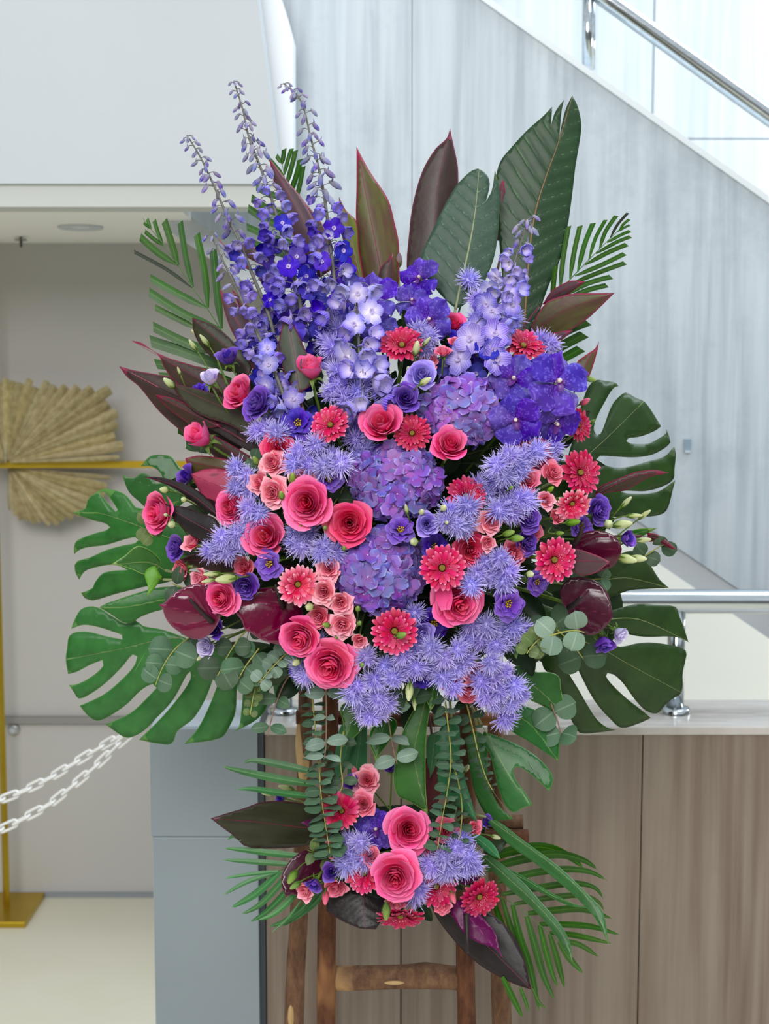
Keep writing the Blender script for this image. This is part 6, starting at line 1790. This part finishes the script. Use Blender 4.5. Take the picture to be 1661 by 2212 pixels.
frond('soft palm frond at lower left, lower group of leaflets', [(740, 1820), (690, 1848), (640, 1868), (600, 1882)], 2.15, 2.12, [
    ([(660, 1850), (580, 1842), (530, 1836), (485, 1832)], 15), ([(640, 1868), (560, 1862), (481, 1857)], 13), ([(600, 1882), (540, 1888), (485, 1897)], 9), ([(602, 1882), (540, 1902), (505, 1920), (483, 1934)], 11), ([(606, 1882), (560, 1925), (520, 1950), (499, 1960)], 17), ([(630, 1875), (600, 1915), (560, 1955), (522, 1975)], 15), ([(650, 1880), (615, 1930), (575, 1970), (541, 1991)], 15), ([(660, 1900), (625, 1945), (590, 1975), (559, 1987)], 14), ([(690, 1920), (655, 1960), (615, 1990), (581, 2001)], 15), ([(700, 1925), (680, 1950), (640, 1980), (610, 2000)], 15), ([(650, 1945), (620, 1985), (587, 2014)], 6),
    ([(520, 1816), (505, 1806), (492, 1814)], 7)], M_palmb, cut=False)
frond('wide dark palm frond spreading at lower right', [(990, 1880), (1040, 1915), (1075, 1935), (1107, 1952), (1165, 1997), (1207, 2034)], 2.16, 2.06, [
    ([(1030, 1868), (1090, 1842), (1165, 1830), (1220, 1845), (1265, 1878)], 22), ([(1050, 1880), (1120, 1858), (1200, 1845), (1260, 1858), (1292, 1880)], 20), ([(1075, 1905), (1140, 1888), (1210, 1878), (1270, 1882), (1312, 1902)], 16), ([(1085, 1932), (1160, 1918), (1240, 1908), (1285, 1918), (1303, 1942)], 15), ([(1110, 1953), (1180, 1940), (1250, 1934), (1290, 1946), (1305, 1968)], 13), ([(1140, 1973), (1200, 1966), (1260, 1964), (1321, 1984)], 16), ([(1165, 1996), (1220, 1997), (1280, 2002), (1337, 2019)], 14), ([(1187, 2015), (1240, 2020), (1320, 2038)], 13), ([(1207, 2032), (1250, 2040), (1292, 2066)], 12),
    ([(1060, 1930), (1085, 2000), (1110, 2060), (1130, 2110)], 14), ([(1085, 1942), (1105, 2010), (1128, 2080), (1144, 2130)], 14), ([(1107, 1955), (1122, 2020), (1145, 2090), (1165, 2184)], 16), ([(1137, 1979), (1155, 2040), (1175, 2110), (1198, 2160)], 17), ([(1165, 1998), (1178, 2050), (1192, 2100), (1204, 2131)], 15), ([(1187, 2018), (1203, 2070), (1219, 2134)], 14), ([(1207, 2034), (1228, 2068), (1259, 2102)], 14),
    ([(1085, 2110), (1105, 2150), (1129, 2198)], 14), ([(1124, 2134), (1134, 2160), (1143, 2186)], 8), ([(1150, 2135), (1165, 2165), (1180, 2180)], 7)], M_palm, cut=False)

# ---- eucalyptus strands: paired leaves on a stem
def euc_mat(name, a, b, v):
    k = NT(name, .55, .25)
    uv = k.n('ShaderNodeUVMap'); sp_ = k.n('ShaderNodeSeparateXYZ'); k.l(uv.outputs[0], sp_.inputs[0])
    c = k.ramp(k.noise(40, 3), [(.3, a), (.7, b)])
    d = k.math('ABSOLUTE', k.math('SUBTRACT', sp_.outputs[0], .5))
    mr = k.ramp(d, [(.0, '#ffffff'), (.05, '#000000')])
    k.base(k.vary(k.mix(k.math('MULTIPLY', mr, .5), c, v), .012, .1, .16))
    return k.m
M_euc = euc_mat('eucalyptus_green', '#4a6a50', '#5c7c60', '#8fa88e')
M_eucd = euc_mat('dark_eucalyptus', '#3a5038', '#48604a', '#6f8468')
M_eucs = euc_mat('silver_eucalyptus', '#71897a', '#87a08e', '#aebfae')
M_euco = euc_mat('olive_eucalyptus', '#56683a', '#687a4a', '#8a9a66')
M_eucstem = plain('yellow_green_stem', '#a3a452', .5)
M_eucstem_r = plain('reddish_stem', '#8c6a5a', .5)
def disc_leaf(mat, w=.5, bend=.15, point=0):
    def fn(u, v):
        ww = w * (max(0.0, 1 - (2 * v - 1) ** 2)) ** (.5 + .35 * point * v) + .012
        return (u * ww, v, bend * math.sin(v * 2.6) - .10 * abs(u) * w + .05 * u * math.sin(v * 5))
    return MB().grid(fn, 4, 8).build('leaf', mat)
EU = {m.name: [disc_leaf(m, .52, .12), disc_leaf(m, .46, .22), disc_leaf(m, .30, .2, 1), disc_leaf(m, .2, .15, 1.4)] for m in (M_euc, M_eucd, M_eucs, M_euco)}
def eucalyptus(label, pts, Ya, Yb, n, s0, s1, mat=None, shape=(0, 1), flat=.0, stemmat=None, tip=True, rad=.0014, droop=.0, seed=0, side_only=False, name='eucalyptus_strand', cat='eucalyptus', group='eucalyptus strands'):
    """leaf pairs; s0, s1 = leaf length px at the start and end; flat 0 = leaves lie level, 1 = they face the camera"""
    mat = mat or M_euc
    P = catmull([W(x, y, Ya + (Yb - Ya) * i / (len(pts) - 1)) for i, (x, y) in enumerate(pts)], 10)
    o = empty(name, P[0])
    tag(o, label, cat, group)
    r = random.Random(seed + int(pts[0][0]))
    part('stem', MB().tube([p - P[0] for p in P], [rad * (1 - .5 * i / len(P)) for i in range(len(P))], 6).build('stem', stemmat or M_eucstem), o)
    k = mpp(pts[0][1], Ya)
    for i in range(n):
        t = (i + .5) / n
        idx = t * (len(P) - 1); a = int(idx)
        c = P[a].lerp(P[min(a + 1, len(P) - 1)], idx % 1)
        tan = (P[min(a + 1, len(P) - 1)] - P[max(a - 1, 0)]).normalized()
        sz = (s0 + (s1 - s0) * t) * k * (r.uniform(.7, 1.2) if side_only else r.uniform(.88, 1.12))
        turn = (PI / 2 if i % 2 else 0) * (.55 if not side_only else .25) + r.uniform(-.3, .3)
        sx = tan.cross(Vector((0, 1, 0)))
        sx = sx.normalized() if sx.length > .1 else Vector((1, 0, 0))
        sy = tan.cross(sx).normalized()
        if sy.y > 0: sy = -sy
        for sd in (-1, 1):
            d = (sx * math.cos(turn) * sd + sy * math.sin(turn) * (1 if sd > 0 else -.35))
            d = (d + tan * (r.uniform(-.7, .8) if side_only else r.uniform(-.05, .35))).normalized()
            nrm = (-tan * (1 - flat) + Vector((0, -1, .15)) * (flat + .42)).normalized()
            y = d; z = (nrm - y * nrm.dot(y))
            z = z.normalized() if z.length > .05 else sy
            x = y.cross(z)
            M = Matrix((x, y, z)).transposed()
            part('leaf', EU[mat.name][shape[i % len(shape)]], o, loc=c - P[0] + d * .001, rot=M.to_quaternion() @ Quaternion((0, 1, 0), r.uniform(-.25, .25)), scale=sz)
    return o
eucalyptus('long grey green eucalyptus strand hanging in front of left logs', [(672, 1480), (680, 1560), (688, 1640), (694, 1720), (706, 1800), (714, 1850)], 2.09, 2.03, 22, 30, 40, seed=1)
eucalyptus('long eucalyptus strand with yellow stem hanging right of centre', [(960, 1500), (968, 1570), (974, 1640), (966, 1710), (955, 1770), (945, 1835)], 2.06, 2.02, 15, 34, 30, M_euc, seed=2)
eucalyptus('dark eucalyptus strand hanging before the notched monstera', [(1000, 1490), (1018, 1560), (1034, 1630), (1050, 1680), (1066, 1710)], 2.09, 2.06, 12, 34, 12, M_eucd, seed=3)
eucalyptus('thin eucalyptus twig right of the yellow stemmed strand', [(975, 1640), (990, 1690), (998, 1750), (992, 1820)], 2.06, 2.04, 8, 22, 22, M_eucd, seed=4)
eucalyptus('sparse silver eucalyptus twig hanging before the second log', [(704, 1478), (705, 1540), (704, 1610), (700, 1640)], 2.05, 2.04, 4, 46, 40, M_eucs, (2, 3), .5, M_eucstem_r, seed=5)
eucalyptus('silver eucalyptus twig hanging left of the broad green leaf', [(834, 1500), (840, 1560), (850, 1620), (858, 1650)], 2.06, 2.05, 3, 52, 56, M_eucs, (2, 3), .6, M_eucstem_r, seed=6)
eucalyptus('thin dark eucalyptus twig left of the curled lobes', [(742, 1580), (735, 1640), (740, 1690), (735, 1710)], 2.08, 2.06, 4, 28, 40, M_eucd, (2, 3), .5, seed=7)
eucalyptus('drooping eucalyptus twig at left over the steel post', [(640, 1440), (612, 1480), (590, 1540), (578, 1590)], 2.1, 2.06, 3, 40, 44, M_euc, (2, 2), .7, M_eucstem_r, seed=8)
eucalyptus('round leaved eucalyptus over the large left monstera', [(420, 1370), (380, 1400), (352, 1440), (336, 1480)], 2.08, 2.04, 4, 50, 44, M_euc, (0, 0), .95, side_only=True, seed=9)
eucalyptus('round leaved eucalyptus right of the whitish lisianthus', [(560, 1340), (520, 1375), (490, 1420), (470, 1460)], 2.06, 2.03, 3, 46, 48, M_eucd, (0, 0), .95, side_only=True, seed=10)
eucalyptus('pale eucalyptus leaves at left below the burgundy anthurium', [(560, 1400), (530, 1440), (510, 1478)], 2.05, 2.03, 3, 48, 44, M_euc, (0, 1), .95, side_only=True, seed=11)
eucalyptus('small leaved eucalyptus sprig above the steel post', [(620, 1410), (590, 1440), (560, 1475)], 2.05, 2.02, 5, 32, 26, M_eucs, (0, 1), .7, seed=12)
eucalyptus('tiny light green eucalyptus tip hanging over monstera', [(556, 1470), (548, 1500), (540, 1545)], 2.06, 2.04, 5, 24, 14, M_euco, (0, 1), .8, seed=13)
eucalyptus('silver dried eucalyptus below the lower right anthurium', [(1170, 1380), (1205, 1368), (1240, 1362), (1262, 1366)], 1.96, 1.94, 2, 50, 42, M_eucs, (0, 0), .95, side_only=True, seed=14)
eucalyptus('green eucalyptus sprig left of the silver dried one', [(1200, 1372), (1170, 1378), (1150, 1395), (1138, 1412)], 1.98, 1.96, 4, 34, 28, M_euco, (0, 1), .8, seed=15)
eucalyptus('eucalyptus twig furthest right beside the rolled dark leaf', [(1380, 1210), (1410, 1190), (1440, 1172)], 2.13, 2.11, 2, 44, 46, M_eucd, (0, 1), .95, seed=16, side_only=True)
eucalyptus('eucalyptus twig hanging below the pointed green lobe', [(1190, 1520), (1205, 1560), (1215, 1600)], 2.12, 2.11, 2, 50, 48, M_euc, (0, 0), .85, M_eucstem_r, seed=17)
eucalyptus('olive eucalyptus sprig left of the far left rose', [(330, 1120), (318, 1140), (330, 1160)], 2.06, 2.03, 3, 30, 26, M_euco, (0, 1), .8, seed=18)
eucalyptus('grey green eucalyptus leaves left of the anthurium', [(450, 1290), (410, 1275), (370, 1260)], 2.06, 2.03, 3, 52, 50, M_eucd, (2, 0), .95, side_only=True, seed=19)
eucalyptus('eucalyptus leaves in the shade of the large right monstera', [(1180, 1340), (1230, 1385), (1265, 1430)], 2.06, 2.07, 3, 56, 54, M_eucd, (0, 0), 1, side_only=True, seed=20)
eucalyptus('eucalyptus leaves deep between rose and middle hydrangea', [(720, 1090), (735, 1066), (742, 1052)], 2.0, 2.0, 2, 46, 44, M_eucd, (0, 0), 1, side_only=True, seed=21)
eucalyptus('eucalyptus leaves beneath the deep red-pink rose', [(600, 1010), (560, 1000), (545, 990)], 2.04, 2.02, 2, 34, 38, M_euc, (0, 0), 1, side_only=True, seed=22)
eucalyptus('eucalyptus leaves between the two right anthuriums', [(1240, 1250), (1280, 1252), (1310, 1248)], 2.05, 2.04, 2, 34, 30, M_euc, (0, 0), 1, side_only=True, seed=23)
eucalyptus('grey eucalyptus leaves under the bottom ageratum', [(860, 1460), (868, 1490), (880, 1520)], 2.06, 2.05, 3, 44, 50, M_eucd, (2, 0), .8, seed=24)
eucalyptus('small green leafy twig at left of the small bouquet', [(720, 1850), (690, 1846), (664, 1836)], 2.06, 2.03, 2, 36, 34, M_euco, (2, 2), .8, M_stem, seed=25)

# ---- ivy and single leaves
leaf('ivy_leaf', 'light green ivy leaf over the left monstera leaves', 'ivy leaf', None, [(312, 1240), (322, 1226), (336, 1222), (346, 1240), (352, 1246), (340, 1262), (328, 1278), (318, 1288), (320, 1270), (316, 1256)], [(352, 1252), (335, 1252), (316, 1284)], 2.06, 2.04, leaf_mat('ivy_green', '#5f9a34', '#528a2c', '#86b45a', None, .4, .45, 1.2, 0, 1), ribmat=M_rib_g, ribw=1.0)
for (lab, ol, rb, ya, yb) in [
    ('small pointed green leaf beneath the ageratum at lower right', [(1095, 1390), (1112, 1384), (1120, 1400), (1116, 1424), (1106, 1410)], [(1092, 1385), (1108, 1400), (1116, 1423)], 2.04, 2.02),
    ('small green leaf beside the behind orchid crimson gerbera', [(1262, 918), (1275, 908), (1288, 905), (1280, 918), (1268, 928)], [(1258, 926), (1272, 916), (1288, 905)], 2.1, 2.08),
    ('small pointed teal leaf at right above the eucalyptus', [(1350, 1150), (1380, 1142), (1420, 1140), (1400, 1152), (1372, 1164)], [(1345, 1158), (1380, 1151), (1420, 1140)], 2.14, 2.12),
    ('green pointed leaf under the bottom ageratum centre', [(918, 1500), (928, 1470), (948, 1480), (940, 1520), (930, 1535)], [(935, 1465), (934, 1500), (930, 1534)], 2.07, 2.05)]:
    leaf('green_leaf', lab, 'leaf', 'small single green leaves', ol, rb, ya, yb, M_monf, ribmat=M_rib_g, ribw=1.0)

# ---- foam blocks holding the stems, and filler leaves in the depth
M_foam = plain('dark_green_foam', '#131d10', .9, .1, nz=(60, '#1c2a16'))
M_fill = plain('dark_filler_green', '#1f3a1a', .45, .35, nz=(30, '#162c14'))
def foam(label, cx, cy, rx, ry, rz, Y):
    c = W(cx, cy, Y)
    o = empty('floral_foam', c)
    tag(o, label, 'floral foam', 'blocks of dark floral foam')
    mb = MB()
    n, m_ = 26, 16
    for j in range(m_ + 1):
        ph = PI * j / m_
        for i in range(n):
            a = 2 * PI * i / n
            e = lambda v: math.copysign(abs(v) ** .8, v)
            q = Vector((e(math.sin(ph)) * e(math.cos(a)), e(math.sin(ph)) * e(math.sin(a)), e(math.cos(ph))))
            w_ = 1 + .05 * noise.noise(q * 5)
            mb.v.append(Vector((q.x * rx * w_, q.y * ry * w_, q.z * rz * w_))); mb.uv.append((0, 0))
    for j in range(m_):
        for i in range(n):
            b = (i + 1) % n
            mb.f.append((j * n + i, j * n + b, (j + 1) * n + b, (j + 1) * n + i)); mb.mi.append(0)
    part('block', mb.build('block', M_foam), o)
    mb = MB()
    for s_ in (-.35, .35):
        mb.tube([(math.cos(a) * rx * 1.04, math.sin(a) * ry * 1.05, s_ * rz) for a in [2 * PI * i / 24 for i in range(25)]], .003, 5)
    part('strap', mb.build('strap', plain('black_plastic', '#141414', .4)), o)
foam('dark foam block hidden inside the main bouquet', 840, 1150, .23, .13, .235, 2.21)
foam('dark foam block hidden inside the small lower bouquet', 865, 1845, .115, .075, .075, 2.21)
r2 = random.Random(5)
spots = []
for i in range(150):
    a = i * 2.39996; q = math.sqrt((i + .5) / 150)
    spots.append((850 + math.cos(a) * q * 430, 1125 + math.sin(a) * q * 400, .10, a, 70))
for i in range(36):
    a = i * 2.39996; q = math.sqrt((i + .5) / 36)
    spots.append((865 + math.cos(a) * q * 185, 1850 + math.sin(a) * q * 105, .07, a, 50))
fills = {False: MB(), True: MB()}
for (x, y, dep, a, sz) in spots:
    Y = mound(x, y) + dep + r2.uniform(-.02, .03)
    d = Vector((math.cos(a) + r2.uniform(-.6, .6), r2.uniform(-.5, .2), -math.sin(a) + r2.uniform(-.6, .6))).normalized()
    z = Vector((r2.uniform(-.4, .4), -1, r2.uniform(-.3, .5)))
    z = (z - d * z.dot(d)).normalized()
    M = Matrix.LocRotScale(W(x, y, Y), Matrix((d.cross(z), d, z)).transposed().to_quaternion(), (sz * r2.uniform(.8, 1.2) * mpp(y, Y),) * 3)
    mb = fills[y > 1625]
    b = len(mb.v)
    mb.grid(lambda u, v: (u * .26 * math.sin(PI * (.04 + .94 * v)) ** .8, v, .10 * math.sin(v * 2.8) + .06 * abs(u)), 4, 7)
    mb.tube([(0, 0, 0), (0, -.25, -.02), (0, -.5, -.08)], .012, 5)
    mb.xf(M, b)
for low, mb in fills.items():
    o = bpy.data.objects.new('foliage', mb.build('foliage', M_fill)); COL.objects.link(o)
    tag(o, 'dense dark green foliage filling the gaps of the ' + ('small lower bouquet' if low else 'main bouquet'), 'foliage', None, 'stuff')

# ============================================================ the log stand
def bark_mat(name, a, b, c, peel):
    k = NT(name, .85, .2)
    f1 = k.noise(45, 7, stretch=(1, 1, .35), rough=.7)
    f2 = k.noise(70, 4, stretch=(1, 1, .5))
    col = k.ramp(f1, [(.3, a), (.5, b), (.7, c)])
    col = k.mix(k.math('MULTIPLY', f2, .5), col, a)
    f3 = k.noise(5.5, 3, stretch=(1.4, 1.4, .5), dist=.4)
    col = k.mix(k.ramp(f3, [(.60, '#000000'), (.64, '#ffffff')]), col, peel)
    k.base(col)
    k.bump(k.math('ADD', f1, k.math('MULTIPLY', f2, .4)), .8, .006)
    return k.m
M_bark = bark_mat('brown_bark', '#4a3428', '#7c5c46', '#9a785a', '#b08c62')
M_barkr = bark_mat('red_brown_bark', '#3c241a', '#6a4430', '#83573c', '#8f6442')
M_wood = plain('pale_cut_wood', '#cdb084', .75, .2, nz=(40, '#b0905f', (1, 1, .2)))
M_endw = plain('sawn_end', '#8a6a48', .8, .2, nz=(50, '#6f5236'))

def log(name, a, b, ra, rb, mat, parent, seed, n=14, knots=3):
    a, b = Vector(a), Vector(b)
    L = (b - a).length; m_ = max(10, int(L / .022))
    t = (b - a).normalized()
    x = t.cross(Vector((0, 1, 0.001))).normalized(); y = t.cross(x)
    mb = MB(); r = random.Random(seed)
    kn = [(r.uniform(.1, .9), r.uniform(0, 2 * PI)) for _ in range(knots)]
    for j in range(m_ + 1):
        s = j / m_
        am = min(.006, L * .006)
        c = a.lerp(b, s) + x * am * math.sin(s * 5 + seed) + y * am * .7 * math.sin(s * 7 + seed * 2)
        R = ra + (rb - ra) * s
        for i in range(n):
            g = 2 * PI * i / n
            q = R * (1 + .09 * noise.noise(Vector((math.cos(g) * 1.4, math.sin(g) * 1.4, s * L * 14 + seed * 9))))
            for ks, ka in kn:
                dd = ((s - ks) * L / .022) ** 2 + ((g - ka + PI) % (2 * PI) - PI) ** 2 / .2
                q += R * .12 * math.exp(-dd)
            mb.v.append(c + (x * math.cos(g) + y * math.sin(g)) * q); mb.uv.append((i / n, s))
    for j in range(m_):
        for i in range(n):
            k_ = (i + 1) % n
            mb.f.append((j * n + i, j * n + k_, (j + 1) * n + k_, (j + 1) * n + i)); mb.mi.append(0)
    mb.f.append(tuple(reversed(range(n)))); mb.mi.append(1)
    mb.f.append(tuple(m_ * n + i for i in range(n))); mb.mi.append(1)
    return part(name, mb.build(name, [mat, M_endw]), parent)
st = empty('log_stand', (W(860, 1900, 2.34).x, 2.34, 0))
tag(st, 'rustic stand of bark covered logs carrying both bouquets', 'stand')
O = st.location
def ext(p, q, Yp, Yq):
    """line through two pixels, carried on to the floor"""
    A, B = W(p[0], p[1], Yp), W(q[0], q[1], Yq)
    s = A.z / (A.z - B.z)
    return A - O, A.lerp(B, s) - O
px = mpp(2000, 2.34)
A, B = ext((654, 1470), (640, 2212), 2.40, 2.42); log('leg', A, B, 15 * px, 27 * px, M_bark, st, 1)
patch = part('peeled_patch', MB().grid(lambda u, v: (u * .0095 * (math.sin(PI * v) ** .4 + .25) + .001 * math.sin(v * 9), -.0115 - .0035 * (1 - u * u), v * .14), 4, 10).build('peeled_patch', M_wood), st, loc=W(655, 1690, 2.405) - O)
patch = part('peeled_patch', MB().grid(lambda u, v: (u * .0050 * (math.sin(PI * v) ** .5 + .1), -.0175 - .003 * (1 - u * u), v * .045), 4, 8).build('peeled_patch', M_wood), st, loc=W(630, 2212, 2.42) - O)
A, B = ext((707, 1470), (713, 2212), 2.33, 2.31); log('leg', A, B, 17 * px, 23 * px, M_barkr, st, 2)
A, B = ext((1012, 1500), (1012, 2212), 2.33, 2.31); log('leg', A, B, 19 * px, 21 * px, M_barkr, st, 3)
A, B = ext((1076, 1500), (1080, 2212), 2.40, 2.42); log('leg', A, B, 17 * px, 26 * px, M_bark, st, 4)
log('crossbar', W(720, 2112, 2.325) - O, W(1002, 2112, 2.325) - O, 26 * px, 25 * px, M_bark, st, 5)
part('peeled_patch', MB().grid(lambda u, v: (v * .034, -.017 - .0025 * (1 - u * u), u * .0035 * (math.sin(PI * v) ** .5 + .1)), 4, 8).build('peeled_patch', M_wood), st, loc=W(830, 2114, 2.315) - O)
log('rail', W(620, 1774, 2.36) - O, W(1129, 1772, 2.36) - O, 15 * px, 15 * px, M_bark, st, 6)
log('rail', W(612, 1806, 2.35) - O, W(1141, 1803, 2.35) - O, 16 * px, 15 * px, M_barkr, st, 7)
log('rail', W(640, 1552, 2.36) - O, W(1105, 1552, 2.36) - O, 15 * px, 15 * px, M_barkr, st, 8)
log('rail', W(640, 1230, 2.36) - O, W(1105, 1230, 2.36) - O, 15 * px, 15 * px, M_bark, st, 9)
for (a_, b_, y0, y1, r0) in ((707, 703, 1480, 1180, 17), (1012, 1008, 1510, 1180, 18)):
    log('upright', W(a_, y0, 2.33) - O, W(b_, y1, 2.345) - O, r0 * px, r0 * .9 * px, M_barkr, st, y0)

for ch in st.children:
    if ch.name.startswith('peeled_patch'): ch['label'] = 'pale bare wood where the bark has peeled'

# every label names one thing only
_dup = [l for l, g in LABELS.items() if len(g) > 1 and 'filler' not in l]
if _dup: print('DUPLICATE LABELS', _dup)
_bad = [l for l in LABELS if not 4 <= len(l.split()) <= 16]
if _bad: print('LABEL LENGTH', _bad)
